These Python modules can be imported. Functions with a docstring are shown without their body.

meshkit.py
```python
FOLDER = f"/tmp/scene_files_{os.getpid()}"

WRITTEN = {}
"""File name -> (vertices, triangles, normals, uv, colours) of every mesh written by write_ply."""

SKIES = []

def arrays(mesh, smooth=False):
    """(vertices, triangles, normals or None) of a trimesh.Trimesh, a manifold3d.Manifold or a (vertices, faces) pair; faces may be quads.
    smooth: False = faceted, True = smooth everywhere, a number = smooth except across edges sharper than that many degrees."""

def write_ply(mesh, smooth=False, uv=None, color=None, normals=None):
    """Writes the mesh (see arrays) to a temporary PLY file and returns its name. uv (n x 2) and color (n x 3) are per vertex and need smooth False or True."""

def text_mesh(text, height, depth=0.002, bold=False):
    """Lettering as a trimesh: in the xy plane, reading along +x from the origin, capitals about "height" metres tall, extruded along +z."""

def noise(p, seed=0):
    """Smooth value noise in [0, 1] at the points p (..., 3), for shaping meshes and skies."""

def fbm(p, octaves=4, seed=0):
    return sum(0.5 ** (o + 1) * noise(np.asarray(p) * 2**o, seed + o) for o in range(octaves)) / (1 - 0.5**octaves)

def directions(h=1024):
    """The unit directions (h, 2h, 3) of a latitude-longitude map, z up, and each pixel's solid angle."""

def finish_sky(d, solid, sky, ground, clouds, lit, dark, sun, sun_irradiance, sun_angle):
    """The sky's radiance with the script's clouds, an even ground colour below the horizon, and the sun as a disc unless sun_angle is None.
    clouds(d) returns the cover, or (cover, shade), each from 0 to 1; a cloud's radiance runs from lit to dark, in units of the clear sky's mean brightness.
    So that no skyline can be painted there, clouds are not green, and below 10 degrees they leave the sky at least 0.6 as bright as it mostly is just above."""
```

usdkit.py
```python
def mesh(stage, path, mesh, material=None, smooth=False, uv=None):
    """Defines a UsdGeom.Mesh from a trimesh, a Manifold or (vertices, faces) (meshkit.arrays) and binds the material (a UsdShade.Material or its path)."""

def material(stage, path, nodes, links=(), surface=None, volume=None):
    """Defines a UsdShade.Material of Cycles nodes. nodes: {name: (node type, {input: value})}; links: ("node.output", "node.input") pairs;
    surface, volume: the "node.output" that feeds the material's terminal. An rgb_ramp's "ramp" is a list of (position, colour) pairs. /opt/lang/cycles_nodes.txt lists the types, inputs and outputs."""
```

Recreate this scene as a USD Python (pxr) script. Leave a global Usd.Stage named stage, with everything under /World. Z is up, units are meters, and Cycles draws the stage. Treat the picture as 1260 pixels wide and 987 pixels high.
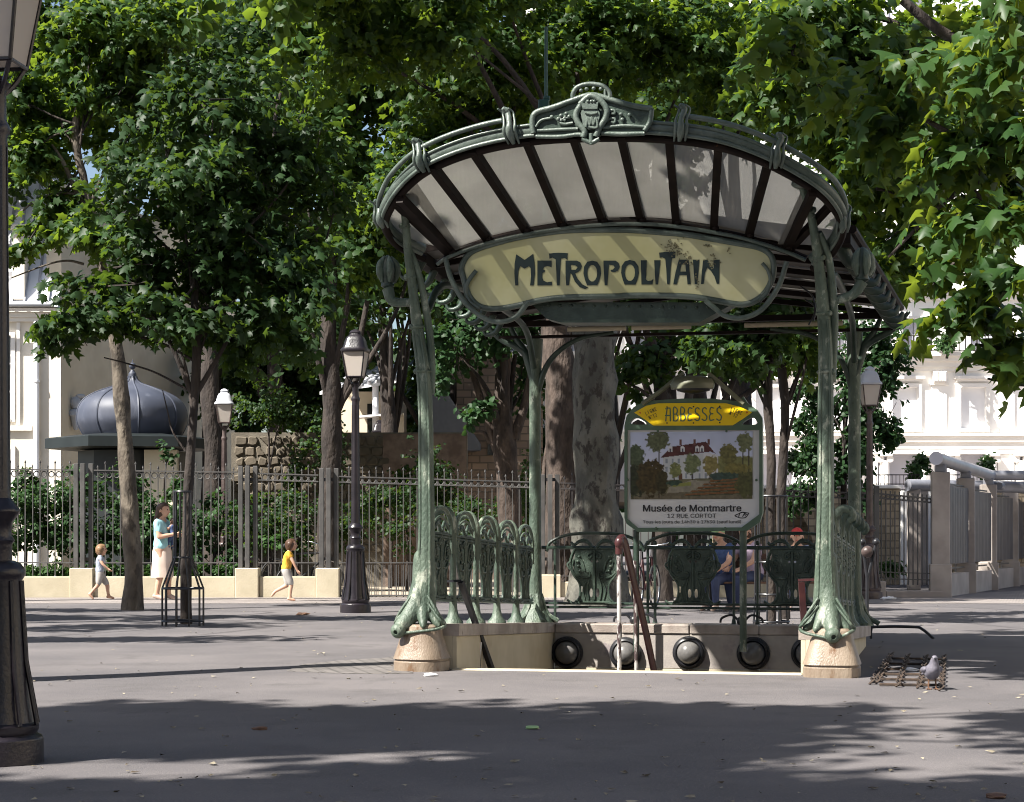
import math, random
import numpy as np
import trimesh
import manifold3d as m3
from shapely.geometry import Polygon, LineString, Point, box as sbox
from shapely.ops import unary_union
from shapely import affinity
from pxr import Usd, UsdGeom, UsdLux, UsdShade, Gf, Sdf, Vt
import usdkit, meshkit

stage = Usd.Stage.CreateInMemory()
UsdGeom.SetStageUpAxis(stage, 'Z')
UsdGeom.SetStageMetersPerUnit(stage, 1.0)
UsdGeom.Xform.Define(stage, '/World')
UsdGeom.Scope.Define(stage, '/World/Looks')
PI = math.pi

# ---------------------------------------------------------------- camera, sky, sun, exposure
F, CX, HZ, H = 2450.0, 630.0, 660.0, 1.12        # focal length, principal column, horizon row (pixels of a 1260 x 987 picture), eye height
EXPOSURE = 1.72
cam = UsdGeom.Camera.Define(stage, '/World/camera')
cam.AddTranslateOp().Set(Gf.Vec3d(0, 0, H))
cam.AddRotateXYZOp().Set(Gf.Vec3f(90, 0, 0))
cam.CreateHorizontalApertureAttr(36.0)
cam.CreateVerticalApertureAttr(36.0 * 802 / 1024)
cam.CreateFocalLengthAttr(36.0 * F / 1260)
cam.CreateVerticalApertureOffsetAttr((HZ - 493.5) / 1260 * 36.0)
cam.CreateClippingRangeAttr(Gf.Vec2f(0.1, 1000))
cam.CreateExposureAttr(EXPOSURE)

SUN_AZ, SUN_EL = math.radians(58), math.radians(49)
S = np.array([-math.sin(SUN_AZ) * math.cos(SUN_EL), -math.cos(SUN_AZ) * math.cos(SUN_EL), math.sin(SUN_EL)])
dome = UsdLux.DomeLight.Define(stage, '/World/sky')
dome.CreateIntensityAttr(1.0)
dome.GetPrim().SetCustomDataByKey('kind', 'structure')
sky = usdkit.material(stage, '/World/Looks/sky_look', {
    's': ('sky_texture', {'sky_type': 'single_scattering', 'sun_disc': False, 'sun_elevation': SUN_EL, 'sun_rotation': math.atan2(S[0], S[1]), 'aerosol_density': 2.0, 'altitude': 100.0}),
    'b': ('background_shader', {'strength': 0.05})}, [('s.color', 'b.color')], surface='b.background')
UsdShade.MaterialBindingAPI.Apply(dome.GetPrim()).Bind(sky)
sun = UsdLux.DistantLight.Define(stage, '/World/sun')
sun.CreateNormalizeAttr(True)
sun.CreateIntensityAttr(1.25)
sun.CreateAngleAttr(0.53)
sun.CreateColorAttr(Gf.Vec3f(1.0, 0.955, 0.88))
q = Gf.Rotation(Gf.Vec3d(0, 0, 1), Gf.Vec3d(*map(float, S)))
sun.AddTransformOp().Set(Gf.Matrix4d().SetRotate(q))

# ---------------------------------------------------------------- helpers
rng = np.random.default_rng(7)
random.seed(7)
USED = {}
XF = {}


def numbered(parent, name):
    k = USED.get((parent, name), 0)
    USED[(parent, name)] = k + 1
    return f'{parent}/{name}' if k == 0 else f'{parent}/{name}_{k:03d}'


def tag(p, label=None, cat=None, group=None, kind=None):
    for k, v in (('label', label), ('category', cat), ('group', group), ('kind', kind)):
        if v:
            p.SetCustomDataByKey(k, v)
    return p


def mat4(loc, rz=0.0):
    c, s = math.cos(rz), math.sin(rz)
    m = np.eye(4)
    m[:3, :3] = [[c, -s, 0], [s, c, 0], [0, 0, 1]]
    m[:3, 3] = loc
    return m


def thing(name, label, cat, loc=(0, 0, 0), rz=0.0, group=None):
    path = numbered('/World', name)
    x = UsdGeom.Xform.Define(stage, path)
    x.AddTranslateOp().Set(Gf.Vec3d(*map(float, loc)))
    if rz:
        x.AddRotateZOp().Set(math.degrees(rz))
    XF[path] = mat4(loc, rz)
    return tag(x.GetPrim(), label, cat, group)


def put(name, mesh, m, parent=None, smooth=35, local=False, label=None, kind=None, cat=None, group=None):
    """One Mesh prim. mesh in world coordinates (or in the thing's own when local)."""
    pp = str(parent.GetPath()) if parent is not None else '/World'
    root = '/'.join(pp.split('/')[:3])
    if isinstance(mesh, (list, tuple)) and not isinstance(mesh[0], np.ndarray):
        mesh = trimesh.util.concatenate([as_tri(x) for x in mesh])
    v, f, n = meshkit.arrays(mesh, smooth)
    if root in XF and not local:
        inv = np.linalg.inv(XF[root])
        v = v @ inv[:3, :3].T + inv[:3, 3]
        mesh = trimesh.Trimesh(v, f, process=False)
        if n is not None:
            n = n @ inv[:3, :3].T
    path = numbered(pp, name)
    pr = UsdGeom.Mesh.Define(stage, path)
    pr.CreatePointsAttr(Vt.Vec3fArray.FromNumpy(np.ascontiguousarray(v, np.float32)))
    pr.CreateFaceVertexCountsAttr(Vt.IntArray.FromNumpy(np.full(len(f), 3, np.int32)))
    pr.CreateFaceVertexIndicesAttr(Vt.IntArray.FromNumpy(f.astype(np.int32).ravel()))
    pr.CreateSubdivisionSchemeAttr('none')
    if n is not None:
        pr.CreateNormalsAttr(Vt.Vec3fArray.FromNumpy(n.astype(np.float32)))
        pr.SetNormalsInterpolation('vertex')
    UsdShade.MaterialBindingAPI.Apply(pr.GetPrim()).Bind(m)
    return tag(pr.GetPrim(), label, cat, group, kind)


def copy_of(src, loc, rz=0.0, label=None, group=None, scale=None):
    was = src.GetCustomData()
    r = thing(src.GetName().rstrip('0123456789').rstrip('_'), label or was['label'], was['category'], loc, rz, group or was.get('group'))
    if scale is not None:
        UsdGeom.Xformable(r).AddScaleOp().Set(Gf.Vec3f(*scale))
    r.GetReferences().AddInternalReference(src.GetPath())
    r.SetInstanceable(True)
    return r


def as_tri(x):
    if hasattr(x, 'to_mesh'):
        mm = x.to_mesh()
        return trimesh.Trimesh(mm.vert_properties[:, :3], mm.tri_verts, process=False)
    return x


def cat(*a):
    out = []
    for x in a:
        out += [as_tri(y) for y in x] if isinstance(x, (list, tuple)) else [as_tri(x)]
    return trimesh.util.concatenate(out)


def P(u, v, Y):
    return np.array([(u - CX) / F * Y, Y, H + (HZ - v) / F * Y])


def G(u, v):
    Y = F * H / (v - HZ)
    return np.array([(u - CX) / F * Y, Y, 0.0])


def bx(c, s, rz=0.0):
    b = trimesh.creation.box(s)
    b.apply_transform(mat4(c, rz))
    return b


def bb(x0, x1, y0, y1, z0, z1):
    return bx(((x0 + x1) / 2, (y0 + y1) / 2, (z0 + z1) / 2), (x1 - x0, y1 - y0, z1 - z0))


def cbox(x0, x1, y0, y1, z0, z1, c=0.01):
    """a box with chamfered edges"""
    pts = []
    for sx in (0, 1):
        for sy in (0, 1):
            for sz in (0, 1):
                p = np.array([(x0, x1)[sx], (y0, y1)[sy], (z0, z1)[sz]], float)
                d = np.array([(1, -1)[sx], (1, -1)[sy], (1, -1)[sz]], float) * c
                for k in range(3):
                    e = d.copy()
                    e[k] = 0
                    pts.append(p + e)
    return trimesh.convex.convex_hull(np.array(pts))


def cr(pts, n=8, closed=False):
    """Catmull-Rom through the points"""
    p = np.asarray(pts, float)
    if len(p) < 3:
        return p
    q_ = np.vstack([p[-1], p, p[0], p[1]]) if closed else np.vstack([2 * p[0] - p[1], p, 2 * p[-1] - p[-2]])
    out = []
    for i in range(1, len(q_) - 2):
        t = np.linspace(0, 1, n, endpoint=False)[:, None]
        a, b, c, d = q_[i - 1], q_[i], q_[i + 1], q_[i + 2]
        out.append(0.5 * (2 * b + (c - a) * t + (2 * a - 5 * b + 4 * c - d) * t ** 2 + (3 * b - a - 3 * c + d) * t ** 3))
    if not closed:
        out.append(q_[-2][None])
    return np.vstack(out)


def tube(pts, r, sides=8, closed=False, flat=None):
    """A tube along points; r a number or one per point; flat = (direction, factor) squashes it."""
    p = np.asarray(pts, float)
    n = len(p)
    r = np.broadcast_to(np.asarray(r, float), (n,))
    t = np.roll(p, -1, 0) - np.roll(p, 1, 0) if closed else np.gradient(p, axis=0)
    t = t / (np.linalg.norm(t, axis=1, keepdims=True) + 1e-12)
    a = np.cross(t[0], [0, 0, 1.0] if abs(t[0, 2]) < 0.9 else [1.0, 0, 0])
    A = []
    for i in range(n):
        a = a - t[i] * np.dot(a, t[i])
        a = a / (np.linalg.norm(a) + 1e-12)
        A.append(a)
    A = np.array(A)
    B = np.cross(t, A)
    an = np.arange(sides) * 2 * PI / sides + PI / sides
    off = np.cos(an)[None, :, None] * A[:, None] + np.sin(an)[None, :, None] * B[:, None]
    if flat is not None:
        d = np.asarray(flat[0], float)
        d = d / np.linalg.norm(d)
        off = off - (off @ d)[..., None] * d * (1 - flat[1])
    v = (p[:, None] + r[:, None, None] * off).reshape(-1, 3)
    f = []
    m = n if closed else n - 1
    for i in range(m):
        j = (i + 1) % n
        for k in range(sides):
            l = (k + 1) % sides
            f += [[i * sides + k, i * sides + l, j * sides + l], [i * sides + k, j * sides + l, j * sides + k]]
    if not closed:
        v = np.vstack([v, p[0], p[-1]])
        for k in range(sides):
            l = (k + 1) % sides
            f += [[n * sides, l, k], [n * sides + 1, (n - 1) * sides + k, (n - 1) * sides + l]]
    f = np.array(f)
    return trimesh.Trimesh(v, f, process=False)


def fixn(m):
    m = as_tri(m)
    if m.is_watertight and m.volume < 0:
        m.invert()
    return m


def lathe(prof, c=(0, 0, 0), sides=20, sx=1.0, sy=1.0, power=2.0, rz=0.0):
    """Profile [(radius, z)] turned round z; power > 2 makes the section squarish."""
    pr = np.asarray(prof, float)
    an = np.arange(sides) * 2 * PI / sides
    ca, sa = np.cos(an), np.sin(an)
    k = (np.abs(ca) ** power + np.abs(sa) ** power) ** (-1 / power)
    ca, sa = ca * k, sa * k
    v = np.stack([pr[:, 0:1] * ca * sx, pr[:, 0:1] * sa * sy, np.repeat(pr[:, 1:2], sides, 1)], -1).reshape(-1, 3)
    f = []
    n = len(pr)
    for i in range(n - 1):
        for q_ in range(sides):
            l = (q_ + 1) % sides
            f += [[i * sides + q_, i * sides + l, (i + 1) * sides + l], [i * sides + q_, (i + 1) * sides + l, (i + 1) * sides + q_]]
    v = np.vstack([v, [0, 0, pr[0, 1]], [0, 0, pr[-1, 1]]])
    for q_ in range(sides):
        l = (q_ + 1) % sides
        f += [[n * sides, l, q_], [n * sides + 1, (n - 1) * sides + q_, (n - 1) * sides + l]]
    m = trimesh.Trimesh(v, f, process=False)
    m.apply_transform(mat4(c, rz))
    return m


def ball(c, r, s=(1, 1, 1), sub=2):
    b = trimesh.creation.icosphere(sub, 1.0)
    b.apply_scale(r)
    b.apply_scale(s)
    b.apply_translation(c)
    return b


def plate(poly, depth, frame):
    """Extrude a shapely polygon (x right, y up) by depth; frame maps (x, y, d) to 3-D."""
    ms = []
    for g in getattr(poly, 'geoms', [poly]):
        if g.is_empty or g.area < 1e-9:
            continue
        m = trimesh.creation.extrude_polygon(g, depth, engine='earcut')
        m.vertices = frame(np.array(m.vertices))
        ms.append(fixn(m))
    return trimesh.util.concatenate(ms)


def spin(prof, c, axis, sides=20):
    m = lathe(prof, (0, 0, 0), sides)
    z = np.asarray(axis, float)
    z = z / np.linalg.norm(z)
    m.apply_transform(trimesh.geometry.align_vectors([0, 0, 1], z))
    m.apply_translation(c)
    return m


def hulls(parts, edge=0.012, it=8):
    ms = []
    for sph in parts:
        a_ = [m3.Manifold.sphere(r, 14).translate(tuple(map(float, c))) for c, r in sph]
        mm = a_[0]
        for x in a_[1:]:
            mm = mm + x
        ms.append(mm.hull())
    u_ = ms[0]
    for x in ms[1:]:
        u_ = u_ + x
    t_ = as_tri(u_.refine_to_length(edge))
    t_ = trimesh.Trimesh(t_.vertices, t_.faces, process=True)
    if it:
        trimesh.smoothing.filter_taubin(t_, 0.5, -0.52, it)
    return t_


# ---------------------------------------------------------------- materials
KEEP = ('asphalt', 'asphalt_patch', 'white_render', 'white_stone_trim', 'white_shutter', 'house_render')


def mat(name, c1, c2=None, scale=4.0, rough=0.6, bump=0.0, bscale=40.0, metal=0.0, spec=0.4, spots=None, detail=5.0, lo=0.4, hi=0.62, stretch=(1, 1, 1), island=0.0, grain=None):
    kf = 1.0 if name in KEEP else 0.84
    c1, c2 = [kf * x for x in c1], [kf * x for x in (c2 or c1)]
    nodes = {'g': ('geometry', {}), 'p': ('principled_bsdf', {'roughness': rough, 'metallic': metal, 'specular_ior_level': spec}),
             'mp': ('mapping', {'scale': stretch}),
             'n': ('noise_texture', {'scale': scale, 'detail': detail, 'roughness': 0.6}),
             'r': ('rgb_ramp', {'ramp': [(lo, c1), (hi, c2 or c1)]})}
    links = [('g.position', 'mp.vector'), ('mp.vector', 'n.vector'), ('n.fac', 'r.fac')]
    col = 'r.color'
    if spots:
        sc, sl, sh, sp = spots
        nodes['n2'] = ('noise_texture', {'scale': sc, 'detail': 6.0, 'roughness': 0.65})
        nodes['r2'] = ('rgb_ramp', {'ramp': [(sl, (0, 0, 0)), (sh, (1, 1, 1))]})
        nodes['mx'] = ('mix', {'color2': sp})
        links += [('mp.vector', 'n2.vector'), ('n2.fac', 'r2.fac'), ('r2.color', 'mx.fac'), (col, 'mx.color1')]
        col = 'mx.color'
    if grain:
        sc, sl, sh, sp = grain
        nodes['n4'] = ('noise_texture', {'scale': sc, 'detail': 3.0, 'roughness': 0.7})
        nodes['r4'] = ('rgb_ramp', {'ramp': [(sl, (0, 0, 0)), (sh, (0.8, 0.8, 0.8))]})
        nodes['mx4'] = ('mix', {'color2': sp})
        links += [('mp.vector', 'n4.vector'), ('n4.fac', 'r4.fac'), ('r4.color', 'mx4.fac'), (col, 'mx4.color1')]
        col = 'mx4.color'
    if island:
        nodes['isl'] = ('math', {'math_type': 'multiply_add', 'value2': island, 'value3': 1 - island / 2})
        nodes['hv'] = ('hsv', {})
        links += [('g.random_per_island', 'isl.value1'), ('isl.value', 'hv.value'), (col, 'hv.color')]
        col = 'hv.color'
    links.append((col, 'p.base_color'))
    if bump:
        nodes['nb'] = ('noise_texture', {'scale': bscale, 'detail': 4.0})
        nodes['b'] = ('bump', {'strength': bump, 'distance': 0.06 if 'bark' in name else 0.02})
        links += [('mp.vector', 'nb.vector'), ('nb.fac', 'b.height'), ('b.normal', 'p.normal')]
    return usdkit.material(stage, '/World/Looks/' + name, nodes, links, surface='p.BSDF')


def leaf_mat(name, dark, light, trans, tw=0.42, gloss=0.5):
    nodes = {'g': ('geometry', {}), 'r': ('rgb_ramp', {'ramp': [(0.0, dark), (0.75, light), (1.0, [x * 1.35 for x in light])]}),
             'rt': ('rgb_ramp', {'ramp': [(0.0, [x * 0.6 for x in trans]), (0.8, trans), (1.0, [trans[0] * 1.6, trans[1] * 1.25, trans[2]])]}),
             'n': ('noise_texture', {'scale': 1.1, 'detail': 2.0}), 'a': ('math', {'math_type': 'multiply_add', 'value2': 0.9, 'value3': -0.18}),
             'a2': ('math', {'math_type': 'multiply_add', 'value2': 0.55, 'use_clamp': True}),
             'p': ('principled_bsdf', {'roughness': gloss, 'specular_ior_level': 0.22}), 't': ('translucent_bsdf', {}), 'm': ('mix_closure', {'fac': tw})}
    links = [('g.position', 'n.vector'), ('n.fac', 'a.value1'), ('g.random_per_island', 'a2.value1'), ('a.value', 'a2.value3'),
             ('a2.value', 'r.fac'), ('a2.value', 'rt.fac'), ('r.color', 'p.base_color'), ('rt.color', 't.color'), ('p.BSDF', 'm.closure1'), ('t.BSDF', 'm.closure2')]
    return usdkit.material(stage, '/World/Looks/' + name, nodes, links, surface='m.closure')


M = {}
M['asphalt'] = mat('asphalt', (0.082, 0.076, 0.079), (0.115, 0.105, 0.106), 0.45, 0.85, 0.4, 140, spots=(1.3, 0.54, 0.72, (0.070, 0.065, 0.066)), grain=(70, 0.55, 0.72, (0.19, 0.17, 0.16)), spec=0.3)
M['patch'] = mat('asphalt_patch', (0.085, 0.08, 0.078), (0.12, 0.11, 0.105), 1.5, 0.85, 0.35, 160, spec=0.3)
M['gravel'] = mat('gravel', (0.30, 0.25, 0.19), (0.42, 0.36, 0.28), 2.0, 0.9, 0.6, 60)
M['soil'] = mat('soil', (0.06, 0.05, 0.035), (0.11, 0.09, 0.06), 2.0, 0.95, 0.8, 30)
M['green'] = mat('verdigris_paint', (0.054, 0.080, 0.058), (0.112, 0.145, 0.108), 4.5, 0.5, 0.45, 55, spots=(9, 0.58, 0.66, (0.24, 0.26, 0.21)), grain=(26, 0.60, 0.66, (0.035, 0.045, 0.035)), stretch=(1, 1, 0.5))
M['green_dark'] = mat('dark_green_iron', (0.018, 0.033, 0.024), (0.038, 0.060, 0.045), 6.0, 0.40, 0.2, 60, spots=(20, 0.66, 0.74, (0.14, 0.2, 0.17)))
M['green_mid'] = mat('weathered_green_iron', (0.030, 0.048, 0.036), (0.062, 0.090, 0.068), 6.0, 0.42, 0.3, 60, spots=(14, 0.60, 0.70, (0.16, 0.19, 0.155)))
M['rim'] = mat('grey_green_rim', (0.060, 0.082, 0.068), (0.115, 0.142, 0.122), 5.0, 0.38, 0.2, 60)
M['rib'] = mat('dark_rib', (0.008, 0.005, 0.004), (0.016, 0.010, 0.008), 6.0, 0.6, spec=0.12, spots=(8, 0.68, 0.75, (0.16, 0.06, 0.02)))
M['stone_base'] = mat('pink_stone', (0.205, 0.155, 0.112), (0.29, 0.232, 0.175), 3.5, 0.42, 0.25, 50, spots=(2.6, 0.54, 0.64, (0.11, 0.055, 0.024)), stretch=(2, 2, 0.7))
M['cap'] = mat('parapet_cap_stone', (0.24, 0.20, 0.175), (0.40, 0.35, 0.31), 3.0, 0.55, 0.2, 60, spots=(6, 0.6, 0.7, (0.14, 0.11, 0.095)))
M['cream'] = mat('cream_wall', (0.44, 0.38, 0.27), (0.52, 0.46, 0.34), 2.0, 0.6, 0.1, 60, spots=(3, 0.62, 0.75, (0.30, 0.25, 0.17)))
M['greywall'] = mat('grey_stained_wall', (0.30, 0.27, 0.25), (0.42, 0.38, 0.33), 2.5, 0.6, 0.1, 60, spots=(3.5, 0.58, 0.64, (0.22, 0.19, 0.19)))
M['domegrey'] = mat('grey_globe', (0.11, 0.106, 0.104), (0.16, 0.155, 0.15), 8.0, 0.25)
M['black'] = mat('black_iron', (0.012, 0.013, 0.016), (0.02, 0.02, 0.024), 8.0, 0.4)
M['lampiron'] = mat('lamp_iron', (0.010, 0.008, 0.011), (0.018, 0.014, 0.018), 5.0, 0.32, 0.15, 50)
M['lampbrown'] = mat('lamp_iron_brown', (0.05, 0.034, 0.032), (0.09, 0.066, 0.06), 5.0, 0.4, 0.15, 50)
M['railred'] = mat('maroon_rail', (0.035, 0.012, 0.014), (0.06, 0.02, 0.02), 6.0, 0.35)
M['railpeel'] = mat('peeling_rail', (0.05, 0.03, 0.03), (0.42, 0.40, 0.38), 30.0, 0.5, lo=0.44, hi=0.52, stretch=(1, 1, 0.35))
M['signyellow'] = mat('enamel_cream', (0.50, 0.475, 0.24), (0.60, 0.575, 0.35), 1.6, 0.35, 0.0, spots=(16, 0.70, 0.80, (0.30, 0.26, 0.10)))
M['letter'] = mat('letter_ink', (0.008, 0.02, 0.02), (0.014, 0.03, 0.028), 8.0, 0.4)
M['peel'] = mat('peeled_paint', (0.30, 0.27, 0.14), (0.10, 0.09, 0.05), 40, 0.6)
M['yellow'] = mat('sign_yellow', (0.83, 0.56, 0.004), (0.86, 0.60, 0.006), 3.0, 0.35)
M['white'] = mat('sign_white', (0.62, 0.62, 0.65), (0.68, 0.68, 0.70), 2.0, 0.35)
M['ink'] = mat('print_ink', (0.02, 0.02, 0.025), None, 3.0, 0.4)
M['frame_green'] = mat('sign_frame_green', (0.075, 0.125, 0.085), (0.105, 0.165, 0.115), 4.0, 0.4)
M['olive'] = mat('hood_olive', (0.13, 0.135, 0.09), (0.18, 0.185, 0.13), 4.0, 0.4)
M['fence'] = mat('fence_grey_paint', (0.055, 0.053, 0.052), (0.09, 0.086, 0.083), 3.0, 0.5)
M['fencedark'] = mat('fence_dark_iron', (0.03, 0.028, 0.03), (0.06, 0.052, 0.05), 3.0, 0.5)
M['limestone'] = mat('limestone', (0.40, 0.35, 0.25), (0.48, 0.42, 0.31), 1.6, 0.75, 0.15, 40, spots=(2.2, 0.62, 0.8, (0.40, 0.33, 0.22)))
M['concrete'] = mat('pale_concrete', (0.27, 0.235, 0.215), (0.36, 0.32, 0.29), 1.5, 0.7, 0.1, 40)
M['steel'] = mat('grey_steel_tube', (0.17, 0.175, 0.20), (0.23, 0.235, 0.27), 2.0, 0.38, spec=0.6)
M['slat'] = mat('dark_slat', (0.045, 0.044, 0.05), (0.07, 0.068, 0.075), 3.0, 0.5)
M['whitewall'] = mat('white_render', (0.83, 0.81, 0.78), (0.88, 0.86, 0.83), 0.8, 0.8, 0.05, 30)
M['whitestone'] = mat('white_stone_trim', (0.76, 0.73, 0.69), (0.83, 0.80, 0.76), 0.8, 0.75)
M['creamhouse'] = mat('house_render', (0.60, 0.55, 0.47), (0.70, 0.65, 0.57), 0.7, 0.85, 0.1, 20)
M['beigewall'] = mat('beige_render', (0.66, 0.57, 0.43), (0.76, 0.67, 0.52), 0.6, 0.85, 0.1, 20, spots=(0.5, 0.55, 0.75, (0.52, 0.44, 0.33)))
M['shutter'] = mat('white_shutter', (0.74, 0.74, 0.76), (0.80, 0.80, 0.82), 1.0, 0.6)
M['zinc'] = mat('zinc_roof', (0.34, 0.35, 0.38), (0.45, 0.46, 0.49), 1.0, 0.45)
M['lavender'] = mat('painted_opening', (0.50, 0.50, 0.57), (0.56, 0.56, 0.62), 1.0, 0.6)
M['darkglass'] = mat('window_glass', (0.02, 0.022, 0.025), (0.04, 0.042, 0.045), 1.0, 0.08, spec=0.8)
M['domelead'] = mat('lead_dome', (0.042, 0.049, 0.072), (0.062, 0.07, 0.098), 1.5, 0.55, spots=(3, 0.6, 0.8, (0.10, 0.11, 0.14)), stretch=(1, 1, 0.4))
M['kiosk'] = mat('kiosk_paint', (0.008, 0.012, 0.013), (0.012, 0.017, 0.018), 2.0, 0.5)
M['rubble'] = mat('rubble_stone', (0.13, 0.108, 0.078), (0.22, 0.182, 0.135), 1.3, 0.9, 0.5, 18, island=0.7)
M['mortar'] = mat('mortar', (0.13, 0.112, 0.088), (0.18, 0.158, 0.125), 3.0, 0.95, 0.4, 40)
M['brownwall'] = mat('old_stone_house', (0.13, 0.09, 0.07), (0.22, 0.16, 0.125), 3.0, 0.9, 0.5, 14)
M['bark'] = mat('plane_bark', (0.065, 0.064, 0.054), (0.12, 0.115, 0.095), 3.0, 0.85, 0.6, 14, spots=(5.5, 0.52, 0.58, (0.028, 0.024, 0.02)), stretch=(1, 1, 0.55))
M['barkred'] = mat('rough_red_bark', (0.036, 0.026, 0.021), (0.085, 0.062, 0.05), 5.0, 0.9, 0.9, 14, stretch=(1, 1, 0.4))
M['barkdark'] = mat('dark_bark', (0.020, 0.015, 0.013), (0.045, 0.034, 0.028), 5.0, 0.9, 0.7, 18, stretch=(1, 1, 0.4))
M['barkpale'] = mat('pale_bark', (0.075, 0.06, 0.046), (0.15, 0.125, 0.095), 4.0, 0.85, 0.5, 18, spots=(6, 0.52, 0.6, (0.04, 0.032, 0.024)), stretch=(1, 1, 0.5))
M['skin'] = mat('skin', (0.50, 0.29, 0.20), (0.56, 0.34, 0.24), 6, 0.5)
M['hairbrown'] = mat('brown_hair', (0.05, 0.025, 0.014), (0.08, 0.04, 0.022), 30, 0.45)
M['hairlight'] = mat('light_brown_hair', (0.17, 0.10, 0.05), (0.24, 0.145, 0.075), 30, 0.5)
M['cloth_aqua'] = mat('aqua_cloth', (0.26, 0.50, 0.54), (0.34, 0.58, 0.62), 4, 0.85)
M['cloth_beige'] = mat('beige_cloth', (0.55, 0.44, 0.37), (0.63, 0.52, 0.45), 4, 0.85)
M['cloth_blue'] = mat('blue_cloth', (0.04, 0.07, 0.17), (0.06, 0.10, 0.22), 4, 0.85)
M['cloth_greyblue'] = mat('grey_blue_cloth', (0.30, 0.34, 0.42), (0.38, 0.42, 0.50), 4, 0.85)
M['cloth_grey'] = mat('grey_cloth', (0.36, 0.34, 0.32), (0.43, 0.41, 0.39), 4, 0.85)
M['cloth_yellow'] = mat('mustard_cloth', (0.62, 0.33, 0.03), (0.70, 0.40, 0.05), 4, 0.85)
M['cloth_lilac'] = mat('lilac_cloth', (0.44, 0.34, 0.44), (0.54, 0.43, 0.53), 4, 0.85)
M['cloth_navy'] = mat('navy_cloth', (0.03, 0.04, 0.09), (0.05, 0.065, 0.13), 4, 0.85)
M['cloth_green'] = mat('pale_green_cloth', (0.22, 0.36, 0.16), (0.28, 0.42, 0.2), 4, 0.85)
M['red'] = mat('red_cloth', (0.50, 0.03, 0.03), (0.58, 0.05, 0.04), 4, 0.7)
M['shoe'] = mat('pale_shoe', (0.42, 0.30, 0.25), (0.5, 0.38, 0.32), 4, 0.6)
M['eye'] = mat('eye_dark', (0.01, 0.01, 0.01), None, 4, 0.2)
M['chrome'] = mat('chrome', (0.6, 0.6, 0.6), (0.7, 0.7, 0.7), 4, 0.2, metal=1.0)
M['rubber'] = mat('rubber', (0.012, 0.012, 0.012), (0.02, 0.02, 0.02), 4, 0.7)
M['wood'] = mat('bench_wood', (0.10, 0.05, 0.03), (0.16, 0.085, 0.05), 6, 0.6, stretch=(1, 5, 5))
M['rust'] = mat('rusty_iron', (0.022, 0.016, 0.013), (0.07, 0.045, 0.03), 25, 0.8)
M['pigeon'] = mat('pigeon_grey', (0.10, 0.095, 0.12), (0.17, 0.16, 0.19), 14, 0.6)
M['litter'] = mat('white_paper', (0.75, 0.75, 0.76), None, 4, 0.7)
M['teal'] = mat('teal_pole', (0.008, 0.040, 0.037), (0.014, 0.058, 0.052), 4, 0.5)
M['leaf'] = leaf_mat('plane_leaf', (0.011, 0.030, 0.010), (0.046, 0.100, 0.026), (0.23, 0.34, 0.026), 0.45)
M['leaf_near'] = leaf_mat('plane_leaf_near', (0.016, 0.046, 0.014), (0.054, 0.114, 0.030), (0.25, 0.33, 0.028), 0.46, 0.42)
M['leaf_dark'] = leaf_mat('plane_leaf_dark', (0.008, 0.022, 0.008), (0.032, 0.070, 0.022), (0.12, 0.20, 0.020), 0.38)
M['leaf_small'] = leaf_mat('small_leaf', (0.011, 0.032, 0.012), (0.036, 0.080, 0.028), (0.07, 0.15, 0.03), 0.32)
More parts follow.
